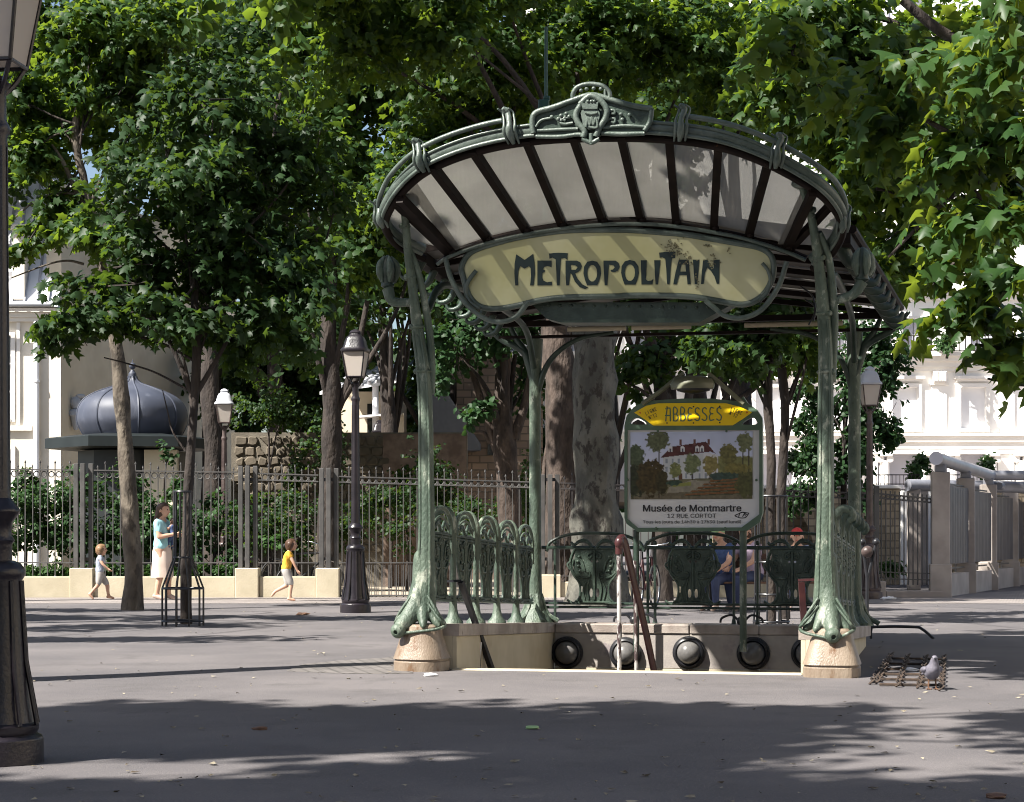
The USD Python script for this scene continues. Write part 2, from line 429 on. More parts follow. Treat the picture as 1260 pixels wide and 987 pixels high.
M['hedge'] = leaf_mat('hedge_leaf', (0.014, 0.038, 0.014), (0.048, 0.10, 0.030), (0.08, 0.16, 0.03), 0.3)
M['grass'] = leaf_mat('low_plant_leaf', (0.02, 0.055, 0.014), (0.06, 0.125, 0.03), (0.10, 0.20, 0.03), 0.3)

# dirty translucent glass
M['glass'] = usdkit.material(stage, '/World/Looks/dirty_glass', {
    'g': ('geometry', {}), 'n': ('noise_texture', {'scale': 1.3, 'detail': 5.0, 'roughness': 0.6}),
    'r': ('rgb_ramp', {'ramp': [(0.35, (0.27, 0.262, 0.242)), (0.65, (0.37, 0.358, 0.332))]}),
    'd': ('principled_bsdf', {'roughness': 0.35, 'specular_ior_level': 0.5}), 't': ('translucent_bsdf', {}), 'x': ('transparent_bsdf', {'color': (0.92, 0.92, 0.9)}),
    'w': ('wave_texture', {'scale': 9.0, 'distortion': 0.0}), 'b': ('bump', {'strength': 0.25, 'distance': 0.01}),
    'm1': ('mix_closure', {'fac': 0.52}), 'm2': ('mix_closure', {'fac': 0.34})},
    [('g.position', 'n.vector'), ('n.fac', 'r.fac'), ('r.color', 'd.base_color'), ('r.color', 't.color'), ('g.position', 'w.vector'), ('w.fac', 'b.height'), ('b.normal', 'd.normal'),
     ('d.BSDF', 'm1.closure1'), ('t.BSDF', 'm1.closure2'), ('m1.closure', 'm2.closure1'), ('x.BSDF', 'm2.closure2')], surface='m2.closure')
M['roofglass'] = usdkit.material(stage, '/World/Looks/sooty_glass', {
    'g': ('geometry', {}), 'n': ('noise_texture', {'scale': 1.6, 'detail': 5.0}), 'r': ('rgb_ramp', {'ramp': [(0.35, (0.10, 0.095, 0.085)), (0.65, (0.20, 0.19, 0.175))]}),
    'd': ('principled_bsdf', {'roughness': 0.4}), 't': ('translucent_bsdf', {}), 'm1': ('mix_closure', {'fac': 0.45})},
    [('g.position', 'n.vector'), ('n.fac', 'r.fac'), ('r.color', 'd.base_color'), ('r.color', 't.color'), ('d.BSDF', 'm1.closure1'), ('t.BSDF', 'm1.closure2')], surface='m1.closure')
# frosted lantern glass
M['lampglass'] = usdkit.material(stage, '/World/Looks/frosted_glass', {
    'd': ('principled_bsdf', {'base_color': (0.62, 0.57, 0.52), 'roughness': 0.3}), 't': ('translucent_bsdf', {'color': (0.75, 0.70, 0.66)}), 'm': ('mix_closure', {'fac': 0.5})},
    [('d.BSDF', 'm.closure1'), ('t.BSDF', 'm.closure2')], surface='m.closure')


def brick_mat(name, c1, c2, mortar, w, h, msize=0.012, rough=0.85, bump=0.5, plane='xy', rz=0.0):
    rot = {'xy': (0, 0, rz), 'xz': (PI / 2, 0, 0)}[plane]
    return usdkit.material(stage, '/World/Looks/' + name, {
        'g': ('geometry', {}), 'm': ('mapping', {'rotation': rot}),
        'k': ('brick_texture', {'color1': c1, 'color2': c2, 'mortar': mortar, 'scale': 1.0, 'mortar_size': msize, 'mortar_smooth': 0.3, 'brick_width': w, 'row_height': h, 'bias': 0.0}),
        'n': ('noise_texture', {'scale': 1.2, 'detail': 6.0}), 'mx': ('mix', {'mix_type': 'multiply', 'fac': 0.45}), 'rr': ('rgb_ramp', {'ramp': [(0.3, (0.5, 0.48, 0.46)), (0.7, (1.2, 1.2, 1.2))]}),
        'b': ('bump', {'strength': bump, 'distance': 0.015}), 'p': ('principled_bsdf', {'roughness': rough})},
        [('g.position', 'm.vector'), ('m.vector', 'k.vector'), ('g.position', 'n.vector'), ('n.fac', 'rr.fac'), ('k.color', 'mx.color1'), ('rr.color', 'mx.color2'),
         ('mx.color', 'p.base_color'), ('k.fac', 'b.height'), ('b.normal', 'p.normal')], surface='p.BSDF')


M['setts'] = brick_mat('stone_setts', (0.25, 0.22, 0.205), (0.19, 0.168, 0.16), (0.10, 0.088, 0.08), 0.16, 0.10, 0.012)
M['setts2'] = brick_mat('stone_setts_worn', (0.15, 0.135, 0.128), (0.11, 0.10, 0.095), (0.055, 0.05, 0.046), 0.14, 0.10, 0.014, rz=0.35)
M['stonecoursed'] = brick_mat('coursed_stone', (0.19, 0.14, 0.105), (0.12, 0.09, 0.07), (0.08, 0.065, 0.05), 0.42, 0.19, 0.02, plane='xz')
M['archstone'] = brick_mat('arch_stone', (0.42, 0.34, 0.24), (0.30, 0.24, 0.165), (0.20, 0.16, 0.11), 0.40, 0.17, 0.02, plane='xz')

# ---------------------------------------------------------------- entrance frame
YAW = math.radians(12.5)
W2, DEP = 1.665, 4.37
FL = np.array([-0.716, 16.70, 0])
WV = np.array([math.cos(YAW), -math.sin(YAW), 0])
NV = np.array([math.sin(YAW), math.cos(YAW), 0])
EO = FL + WV * W2


def PE(u, v, ye):
    """Point of the entrance's own frame (x right, y back, z up) seen at a pixel, at depth ye behind its front plane."""
    d = np.array([(u - CX) / F, 1, (HZ - v) / F])
    c = np.array([0, 0, H])
    t = (ye - np.dot(c - EO, NV)) / np.dot(d, NV)
    p = c + t * d - EO
    return np.array([np.dot(p, WV), np.dot(p, NV), p[2]])


def EW(p):
    p = np.atleast_2d(np.asarray(p, float))
    return EO + p[:, :1] * WV + p[:, 1:2] * NV + p[:, 2:] * np.array([0, 0, 1.0])


def zp(y):
    return 0.386 - 0.0398 * y


# ---------------------------------------------------------------- the setting: ground
hole = Polygon([tuple(EW((x, y, 0))[0, :2]) for x, y in ((-1.46, 0.12), (1.46, 0.12), (1.46, 4.30), (-1.46, 4.30))])
big = sbox(-150, -12, 150, 260).difference(hole)
g2 = trimesh.creation.extrude_polygon(big, 0.2, engine='earcut')
g2.apply_translation((0, 0, -0.2))
tag(put('ground', g2, M['asphalt'], smooth=False), kind='structure')


def sheet(name, pts, z, m, kind='structure'):
    p = Polygon([tuple(x[:2]) for x in pts])
    s_ = trimesh.creation.extrude_polygon(p, 0.003, engine='earcut')
    s_.apply_translation((0, 0, z - 0.003))
    return tag(put(name, s_, m, smooth=False), kind=kind)


sheet('sett_strip', [(-14, 33.2), (9.2, 33.2), (16, 36.0), (24, 58), (7, 36.5), (-14, 36.3)], 0.004, M['setts'])
pat = [G(352, 826), G(372, 818), G(420, 813), G(470, 810), G(508, 806), G(508, 829), G(470, 829.5), G(420, 829)]
sheet('sett_patch', pat, 0.004, M['setts2'])
sheet('park_path', [(-3.3, 36.9), (3, 36.9), (6, 60), (-9, 46), (-4, 44)], 0.004, M['gravel'])
sheet('park_soil', [(-30, 37.0), (-3.6, 37.0), (-4.4, 43.5), (-9, 46), (-6, 70), (-40, 70)], 0.004, M['soil'])

# ---------------------------------------------------------------- metro entrance
ent = thing('metro_entrance', 'green cast-iron station entrance with fan-shaped glass canopy and METROPOLITAIN sign', 'metro entrance', EO, -YAW)
L = dict(local=True)


def eplate(poly, y, depth):
    """polygon in (x, z) of the entrance frame, front face at depth y, thickness going back"""
    return plate(poly, depth, lambda v: np.stack([v[:, 0], y + v[:, 2], v[:, 1]], 1))


def pxpoly(pts, y, smooth=0):
    q_ = np.array([PE(u, v, y)[[0, 2]] for u, v in pts])
    if smooth:
        q_ = cr(q_, smooth, closed=True)
    return Polygon(q_).buffer(0)


# parapet walls: three straight sections, outer cheek of cream stone, coping on top, inner faces going down the stairwell
def wedge(x0, x1, y0, y1, zt0, zt1, zb0, zb1):
    v = np.array([[x, y, z] for (y, zt, zb) in ((y0, zt0, zb0), (y1, zt1, zb1)) for x in (x0, x1) for z in (zb, zt)])
    return trimesh.convex.convex_hull(v)


for s in (-1, 1):
    xi, xo = s * 1.46, s * 1.80
    wall = put('parapet', wedge(min(xi, xo) + 0.02, max(xi, xo) - 0.02, 0.14, 4.42, zp(0.14) - 0.10, zp(4.42) - 0.10, -0.02, -0.02), M['cream'], ent, False, **L)
    inner = wedge(min(s * 1.44, s * 1.478), max(s * 1.44, s * 1.478), 0.14, 4.36, zp(0.14) - 0.103, zp(4.36) - 0.103, -3.0, -3.0)
    put('inner_wall', inner, M['cream'], ent, False, **L)
    for k in range(4):
        y0, y1 = 0.14 + k * 1.07, 0.14 + (k + 1) * 1.07 - 0.008
        put('coping_stone', wedge(min(s * 1.42, s * 1.83), max(s * 1.42, s * 1.83), y0, y1, zp(y0), zp(y1), zp(y0) - 0.10, zp(y1) - 0.10), M['cap'], ent, False, **L)
zb = zp(4.4)
put('back_parapet', bb(-1.46, 1.46, 4.30, 4.62, -0.02, zb - 0.1), M['cream'], ent, False, **L)
for k in range(4):
    x0 = -1.42 + k * 0.71
    put('back_coping_stone', cbox(x0, x0 + 0.704, 4.26, 4.66, zb - 0.10, zb, 0.012), M['cap'], ent, False, **L)
    put('wall_panel', cbox(x0, x0 + 0.706, 4.275, 4.31, -0.245, zb - 0.103, 0.004), M['greywall'], ent, False, **L)
    put('lower_wall_panel', cbox(x0, x0 + 0.706, 4.268, 4.31, -1.0, -0.249, 0.004), M['cream'], ent, False, **L)
put('shaft_wall', bb(-1.44, 1.44, 4.30, 4.36, -3.0, -1.0), M['cream'], ent, False, **L)
# stairs going down to the back
for k in range(14):
    put('step', cbox(-1.44, 1.44, 0.12 + 0.3 * k, 0.12 + 0.3 * (k + 1) + 0.02, -0.18 * (k + 1) - 0.2, -0.18 * (k + 1), 0.01), M['cap'], ent, False, **L)
put('sill', cbox(-1.46, 1.46, 0.02, 0.16, -0.2, 0.012, 0.01), M['cream'], ent, False, **L)

# round wall lamps on the back wall of the stairwell
for u, v in ((698, 803), (770, 804), (848, 803), (927, 804), (994, 804)):
    c = PE(u, v, 4.27)
    ring = spin([(0.10, 0.0), (0.168, 0.0), (0.172, 0.015), (0.166, 0.035), (0.155, 0.038), (0.150, 0.06), (0.135, 0.07), (0.124, 0.06), (0.118, 0.035), (0.10, 0.02)], c, (0, -1, 0), 28)
    r_ = put('globe_ring', ring, M['black'], ent, 40, **L)
    a = np.linspace(0, PI / 2, 8)
    put('globe', spin([(0.122 * math.cos(t), 0.03 + 0.125 * math.sin(t)) for t in a] , c, (0, -1, 0), 24), M['domegrey'], r_, 50, **L)

# front pillars: stone plinth, flaring foot, stem, forked top
pil = {
    'left': dict(stem=[(521, 752, 0.115), (522, 741, 0.103), (523.5, 715, 0.088), (524.5, 680, 0.075), (525, 640, 0.070), (524.5, 590, 0.067), (524, 540, 0.065), (523, 490, 0.063), (520, 450, 0.060), (516, 420, 0.055), (512, 390, 0.047), (508, 355, 0.040), (503, 320, 0.036), (500, 285, 0.033), (497.5, 255, 0.032), (498, 236, 0.034)],
                 fork=[(531, 485, 0.03), (531, 450, 0.034), (529, 415, 0.034), (524, 380, 0.032), (517, 345, 0.030), (510, 322, 0.028), (503, 306, 0.026)], side=-1, plinth=(516, 806)),
    'right': dict(stem=[(1017, 760, 0.115), (1016, 741, 0.103), (1015.5, 715, 0.088), (1015, 680, 0.075), (1015.5, 640, 0.070), (1016, 590, 0.067), (1016, 540, 0.065), (1016, 490, 0.063), (1016, 450, 0.060), (1015, 410, 0.056), (1012, 370, 0.050), (1008, 330, 0.042), (1004, 300, 0.036), (998, 265, 0.032), (990, 238, 0.031), (986, 226, 0.034)],
                  fork=[(1024, 470, 0.03), (1025, 430, 0.036), (1026, 390, 0.036), (1024, 350, 0.033), (1020, 320, 0.03), (1014, 300, 0.028), (1008, 286, 0.026)], side=1, plinth=(1024, 815))}
for key, d in pil.items():
    def yy(v):
        return 0.0 if v > 430 else -0.75 * ((430 - v) / 200.0) ** 1.5
    pts = np.array([PE(u, v, yy(v)) for u, v, r in d['stem']])
    rs = np.array([r for *_, r in d['stem']])
    q_ = cr(np.column_stack([pts, rs]), 5)
    stem = tube(q_[:, :3], q_[:, 3], 14)
    x0 = d['side'] * W2
    base_pt = pts[0]
    pillar = put('pillar', stem, M['green'], ent, 60, **L)
    # raised fillets along the stem
    for ang in (-2.2, -0.9):
        off = np.column_stack([np.cos(ang) * q_[:48, 3], np.sin(ang) * q_[:48, 3], 0 * q_[:48, 3]]) * 0.98
        put('fillet', tube(q_[:48, :3] + off, 0.014, 6), M['green'], pillar, 60, **L)
    fk = np.array([PE(u, v, yy(v) + 0.03) for u, v, r in d['fork']])
    fq = cr(np.column_stack([fk, [r for *_, r in d['fork']]]), 5)
    put('fork_stem', tube(fq[:, :3], fq[:, 3], 10), M['green'], pillar, 60, **L)
    # buds and nodes on the stem
    nodes_ = []
    for i in range(3, len(q_) - 4, 9):
        nodes_ = []
        if q_[i, 2] > 2.2:
            nodes_.append(ball(q_[i, :3] + np.array([d['side'] * q_[i, 3] * 0.9, -0.02, 0]), 0.026, sub=1))
            nodes_.append(spin([(q_[i, 3] * 1.0, -0.02), (q_[i, 3] * 1.25, 0.0), (q_[i, 3] * 1.0, 0.02)], q_[i, :3], (0, 0, 1), 12))
            put('stem_node', nodes_, M['green'], pillar, 60, **L)
    put('bracket_head', ball(q_[-1, :3], 0.06, (1.3, 0.9, 0.7)), M['rim'], pillar, 60, **L)
    # foot: a curved root that splays over the plinth
    zt = zp(0)
    sd = d['side']
    fc = np.array([base_pt[0] + sd * 0.01, 0.0, 0.0])
    tx = -0.15 if key == 'left' else 0.05
    toe = fc + [tx, -0.21, zt - 0.05]
    fparts = [[(fc + [0, 0, 0.95], 0.076), (fc + [0, 0, 0.72], 0.090)], [(fc + [0, 0, 0.72], 0.090), (fc + [tx * 0.25, -0.03, 0.55], 0.098)],
              [(fc + [tx * 0.25, -0.03, 0.55], 0.098), (fc + [tx * 0.6, -0.10, 0.44], 0.076)], [(fc + [tx * 0.6, -0.10, 0.44], 0.076), (toe + [0, 0.02, 0.03], 0.050)]]
    for ang in np.arange(8) * PI / 4 + 0.3:
        e = np.array([math.cos(ang), math.sin(ang), 0])
        fparts.append([(fc + [0, 0, 0.58], 0.088), (fc + e * 0.115 + [0, 0, 0.445], 0.045)])
        fparts.append([(fc + e * 0.115 + [0, 0, 0.445], 0.045), (fc + e * 0.19 + [0, 0, zt - 0.015], 0.028)])
    foot = put('foot', hulls(fparts, 0.02, 8), M['green'], ent, 60, **L)
    put('toe_scroll', spin([(0.012, -0.05), (0.045, -0.045), (0.062, -0.02), (0.062, 0.02), (0.045, 0.045), (0.02, 0.05), (0.018, 0.02)], toe, (0.25 * sd, -1, -0.25), 16), M['green'], foot, 60, **L)
    for s2 in (-1, 1):
        for w_ in (0.0, 0.06):
            a_ = cr([fc + [s2 * 0.07, -0.09, zt + 0.24 - w_], fc + [s2 * (0.16 + w_ * 0.4), -0.12, zt + 0.10 - w_], fc + [s2 * 0.215, -0.07, zt + 0.0], fc + [s2 * 0.17, -0.16, zt - 0.035], toe + [s2 * 0.05, 0.0, -0.02]], 6)
            put('root_tendril', tube(a_, 0.013, 6), M['green'], foot, 60, **L)
    # plinth
    pc = (base_pt[0] + (-0.01 if key == 'left' else 0.045), -0.01, 0)
    pw = 4.0 if key == 'right' else 2.6
    zs = 1.0
    prof = [(0.245, -0.05), (0.245, 0.075), (0.236, 0.085), (0.236, 0.095), (0.25, 0.10), (0.225, 0.17), (0.19, 0.27), (0.17, zt - 0.02), (0.15, zt + 0.0)]
    put('plinth', lathe(prof, pc, 28, power=pw, sx=0.92), M['stone_base'], ent, 30, **L)
    # bud lamp on a curled arm
    bu = (477, 333) if key == 'left' else (1061, 324)
    a0 = PE(*((512, 372) if key == 'left' else (1022, 372)), -0.08)
    b0 = PE(bu[0], bu[1] + 22, -0.12)
    mid = PE(*((484, 371) if key == 'left' else (1050, 362)), -0.12)
    arm = cr([a0, mid, b0], 8)
    bl = put('bud_lamp', tube(arm, np.linspace(0.032, 0.05, len(arm)), 10), M['green'], ent, 60, **L)
    c = PE(bu[0], bu[1], -0.12)
    put('bud_calyx', lathe([(0.03, -0.15), (0.058, -0.13), (0.05, -0.10), (0.062, -0.04), (0.07, 0.0), (0.062, 0.06), (0.03, 0.11), (0.005, 0.13)], c, 14), M['green_dark'], bl, 60, **L)
    for ang in (-2.3, -1.0, 0.4, 1.8):
        pv = [c + np.array([math.cos(ang) * r, math.sin(ang) * r, z]) for r, z in ((0.055, -0.1), (0.075, -0.02), (0.07, 0.05), (0.03, 0.12))]
        put('bud_petal', tube(cr(pv, 5), np.interp(np.linspace(0, 1, 16), [0, 0.3, 0.7, 1], [0.012, 0.034, 0.03, 0.006])[:16], 8), M['green'], bl, 60, **L)

# back pillars
for key, u in (('left', 657), ('right', 1051)):
    s = -1 if key == 'left' else 1
    x = PE(u, 600, DEP)[0]
    prof = [(0.20, zp(4.37) - 0.0), (0.17, zp(4.37) + 0.06), (0.10, zp(4.37) + 0.16), (0.075, zp(4.37) + 0.3), (0.066, 1.0), (0.062, 2.2), (0.064, 2.8), (0.075, 3.0), (0.085, 3.2)]
    bp = put('back_pillar', lathe(prof, (x, DEP + 0.06, 0), 16), M['green'], ent, 50, **L)
    arms = []
    for dx, dz in ((0.55, 0.30), (0.30, 0.36)):
        arms.append(tube(cr([(x, DEP + 0.05, 2.75), (x + s * 0.10, DEP + 0.05, 3.05), (x + s * dx * 0.7, DEP + 0.05, 3.22), (x + s * dx, DEP + 0.05, 3.22 + dz * 0.6)], 6), np.linspace(0.055, 0.02, 19), 8))
    arms.append(tube(cr([(x, DEP + 0.05, 2.55), (x - s * 0.15, DEP + 0.04, 2.95), (x - s * 0.45, DEP + 0.03, 3.18), (x - s * 0.85, DEP + 0.02, 3.25)], 6), np.linspace(0.035, 0.02, 19), 8))
    put('arm_bracket', arms, M['green_dark'], bp, 50, **L)
    # splayed foot tendrils
    put('foot', [tube(cr([(x + math.cos(a) * 0.06, DEP + 0.06 + math.sin(a) * 0.06, zp(4.4) + 0.3), (x + math.cos(a) * 0.13, DEP + 0.06 + math.sin(a) * 0.13, zp(4.4) + 0.1), (x + math.cos(a) * 0.25, DEP + 0.06 + math.sin(a) * 0.25, zp(4.4) + 0.02)], 5), 0.026, 7) for a in np.arange(6) * PI / 3], M['green'], bp, 50, **L)

# side railings, five bays a side
SHIELD = np.array([(-0.17, 0.335), (0.17, 0.335), (0.22, 0.31), (0.255, 0.22), (0.255, 0.14), (0.225, 0.06), (0.165, -0.02), (0.15, -0.10), (0.165, -0.19), (0.21, -0.235), (0.10, -0.225), (-0.10, -0.225), (-0.21, -0.235), (-0.165, -0.19), (-0.15, -0.10), (-0.165, -0.02), (-0.225, 0.06), (-0.255, 0.14), (-0.255, 0.22), (-0.22, 0.31)])


def shield_meshes():
    """(plate, relief) in (x, depth 0 front .. back, z)"""
    outline = cr(SHIELD, 3, closed=True)
    poly = Polygon(outline).buffer(0)
    for hx in (-0.05, 0.05):
        poly = poly.difference(affinity.scale(Point(hx * 0.7, -0.13).buffer(0.02, 8), 0.9, 2.4))
    for hx, hz in ((-0.135, -0.06), (0.135, -0.06)):
        poly = poly.difference(affinity.scale(Point(hx, hz - 0.03).buffer(0.018, 8), 0.8, 1.8))
    for s_ in (-1, 1):
        poly = poly.difference(Polygon(cr(np.array([(s_ * 0.205, 0.29), (s_ * 0.235, 0.20), (s_ * 0.215, 0.09), (s_ * 0.222, 0.18)]), 4, closed=True)).buffer(0))
        poly = poly.difference(Point(s_ * 0.03, 0.20).buffer(0.012, 8))
    pl = plate(poly, 0.016, lambda v: np.stack([v[:, 0], v[:, 2], v[:, 1]], 1))
    rel = []
    def t3(pts, r, n=5):
        p = np.array([(x, -0.004, z) for x, z in pts])
        rel.append(tube(cr(p, n), r, 6))
    rel.append(tube(np.column_stack([outline[:, 0], 0 * outline[:, 0], outline[:, 1]]), 0.012, 6, closed=True))
    t3([(0, 0.32), (0, 0.1), (0, -0.2)], 0.016, 3)
    for s_ in (-1, 1):
        t3([(s_ * 0.02, 0.30), (s_ * 0.07, 0.27), (s_ * 0.055, 0.235), (s_ * 0.02, 0.26)], 0.012)
        t3([(s_ * 0.225, 0.22), (s_ * 0.23, 0.10), (s_ * 0.16, 0.035), (s_ * 0.06, 0.035), (s_ * 0.05, 0.085), (s_ * 0.085, 0.09)], 0.011)
        t3([(s_ * 0.05, 0.02), (s_ * 0.075, -0.08), (s_ * 0.06, -0.2)], 0.011)
        t3([(s_ * 0.09, -0.02), (s_ * 0.12, -0.10), (s_ * 0.10, -0.2)], 0.009)
        t3([(s_ * 0.10, 0.10), (s_ * 0.13, 0.20), (s_ * 0.19, 0.26)], 0.010)
        t3([(s_ * 0.12, 0.09), (s_ * 0.18, 0.14), (s_ * 0.20, 0.20)], 0.009)
        t3([(s_ * 0.255, 0.20), (s_ * 0.285, 0.17), (s_ * 0.27, 0.13), (s_ * 0.235, 0.10)], 0.011)
        t3([(s_ * 0.10, -0.225), (s_ * 0.22, -0.24), (s_ * 0.29, -0.205)], 0.013)
        for k, (bx_, bz_) in enumerate(((0.16, 0.25), (0.175, 0.20), (0.17, 0.15), (0.155, 0.10))):
            rel.append(ball((s_ * bx_, -0.008, bz_), 0.016, sub=1))
        # crest curls on top
        t3([(s_ * 0.02, 0.345), (s_ * 0.07, 0.40), (s_ * 0.15, 0.41), (s_ * 0.215, 0.375), (s_ * 0.25, 0.40)], 0.016)
        t3([(s_ * 0.03, 0.375), (s_ * 0.10, 0.43), (s_ * 0.19, 0.405)], 0.011)
    return pl, trimesh.util.concatenate(rel)


SH_P, SH_R = shield_meshes()


def shield_at(parent, c, ax, m1, m2, w=1.0):
    """ax = direction of the shield's width; its front looks to ax rotated by -90 degrees"""
    ax = np.asarray(ax, float)
    nrm = np.array([-ax[1], ax[0], 0])
    out = []
    for m in (SH_P, SH_R):
        v = np.array(m.vertices)
        out.append(trimesh.Trimesh(c + v[:, :1] * w * ax + v[:, 1:2] * nrm + v[:, 2:] * np.array([0, 0, 1.0]), m.faces, process=False))
    s_ = put('shield', out[0], m1, parent, 30, **L)
    put('shield_relief', out[1], m2, s_, 60, **L)


for s in (-1, 1):
    xr = s * W2
    r_ = put('side_railing', [tube([(xr, 0.1, zp(0.1) + dz), (xr, 4.3, zp(4.3) + dz)], 0.014, 6) for dz in (0.205, 0.235, 0.75, 0.775)], M['green_dark'], ent, 40, **L)
    for k in range(1, 5):
        y = 0.04 + k * 0.865
        z0 = zp(y)
        foot = lathe([(0.105, z0 - 0.01), (0.10, z0 + 0.02), (0.06, z0 + 0.06), (0.042, z0 + 0.13), (0.036, z0 + 0.22)], (xr, y, 0), 12, sx=0.9)
        shaft = [tube([(xr - 0.0, y + dy, z0 + 0.2), (xr, y + dy, z0 + 0.86)], 0.021, 8) for dy in (-0.024, 0.024)]
        head = tube(cr([(xr, y, z0 + 0.80), (xr + s * 0.01, y, z0 + 0.92), (xr + s * 0.06, y, z0 + 1.00), (xr + s * 0.14, y, z0 + 0.985), (xr + s * 0.155, y, z0 + 0.93), (xr + s * 0.115, y, z0 + 0.90)], 6), np.linspace(0.044, 0.026, 31), 9)
        put('railing_post', [foot] + shaft + [head], M['green'], ent, 50, **L)
    for k in range(5):
        y = 0.04 + (k + 0.5) * 0.865
        z0 = zp(y)
        arch = [tube(cr([(xr, y - 0.36, z0 + 0.60), (xr, y - 0.36, z0 + 0.84), (xr, y - 0.22, z0 + 0.965), (xr, y, z0 + 1.0), (xr, y + 0.22, z0 + 0.965), (xr, y + 0.36, z0 + 0.84), (xr, y + 0.36, z0 + 0.60)], 6), 0.020, 7),
                tube(cr([(xr, y - 0.28, z0 + 0.70), (xr, y - 0.24, z0 + 0.86), (xr, y, z0 + 0.925), (xr, y + 0.24, z0 + 0.86), (xr, y + 0.28, z0 + 0.70)], 6), 0.011, 6)]
        put('railing_arch', arch, M['green'], ent, 50, **L)
        shield_at(ent, np.array([xr, y, z0 + 0.45]), (0, 1.0, 0), M['green_mid'], M['green_mid'], 1.08)

# back railing: three wide bays
zq = zp(4.45)
yb = 4.47
rows = [zq + dz for dz in (0.165, 0.205)]
br = put('back_railing', [tube([(-1.6, yb, z), (1.6, yb, z)], 0.013, 6) for z in rows] + [tube([(-1.6, yb, PE(800, 674, yb)[2]), (1.6, yb, PE(800, 674, yb)[2])], 0.019, 6)], M['green_dark'], ent, 40, **L)
ztop = PE(800, 674, yb)[2]
for u in (732, 853, 975):
    c = PE(u, 700, yb)
    shield_at(ent, np.array([c[0], yb - 0.03, ztop - 0.345]), (1.0, 0, 0), M['green_mid'], M['green_mid'], 1.0)
    put('railing_arch', tube(cr([(c[0] - 0.52, yb, ztop - 0.04), (c[0] - 0.47, yb, ztop + 0.06), (c[0] - 0.28, yb, ztop + 0.135), (c[0], yb, ztop + 0.15), (c[0] + 0.28, yb, ztop + 0.135), (c[0] + 0.47, yb, ztop + 0.06), (c[0] + 0.52, yb, ztop - 0.04)], 6), 0.018, 7), M['green_dark'], ent, 50, **L)
for u in (683, 797, 806, 903, 932):
    c = PE(u, 700, yb)
    put('railing_bar', [tube([(c[0], yb, zq - 0.02), (c[0], yb, ztop + 0.02)], 0.015, 6), ball((c[0], yb, ztop + 0.05), 0.024, sub=1), lathe([(0.03, zq - 0.01), (0.016, zq + 0.06)], (c[0], yb, 0), 8)], M['green_dark'], ent, 40, **L)
for u in (783, 914):
    c = PE(u, 760, yb)
    put('scroll_bracket', [tube(cr([(c[0] + s * 0.02, yb - 0.12, zq + 0.03), (c[0] + s * 0.10, yb - 0.12, zq + 0.10), (c[0] + s * 0.20, yb - 0.12, zq + 0.07), (c[0] + s * 0.22, yb - 0.12, zq + 0.02)], 5), 0.012, 6) for s in (-1, 1)] + [ball((c[0], yb - 0.14, zq + 0.04), 0.05)], M['black'], ent, 40, **L)

# ---- the name board
SIGN3 = [(125, 440), (108, 370), (125, 310), (170, 250), (250, 210), (350, 180), (500, 140), (700, 105), (900, 82), (1100, 78), (1260, 78)]
SIGN4 = [(100, 80), (300, 95), (500, 112), (700, 145), (900, 180), (1030, 205), (1110, 245), (1145, 300), (1152, 380), (1130, 470), (1080, 550), (1010, 605), (930, 628), (850, 622), (700, 595), (550, 572), (300, 562), (60, 563)]
SIGN3B = [(1260, 568), (900, 575), (700, 595), (550, 630), (420, 655), (330, 660), (250, 645), (190, 600), (150, 530)]
z3 = lambda a: [(550 + x / 6, 270 + y / 6) for x, y in a]
z4 = lambda a: [(760 + x / 6, 270 + y / 6) for x, y in a]
YS = -0.10
sign_px = z3(SIGN3) + z4(SIGN4) + z3(SIGN3B)
spoly = pxpoly(sign_px, YS, 4)
board = put('name_board', eplate(spoly, YS, 0.05), M['signyellow'], ent, 30, label='cream name board lettered METROPOLITAIN', **L)
so = np.array(spoly.exterior.coords)[:-1]
edge = np.column_stack([so[:, 0], np.full(len(so), YS), so[:, 1]])
put('board_frame', tube(edge, 0.026, 8, closed=True), M['rim'], ent, 60, **L)
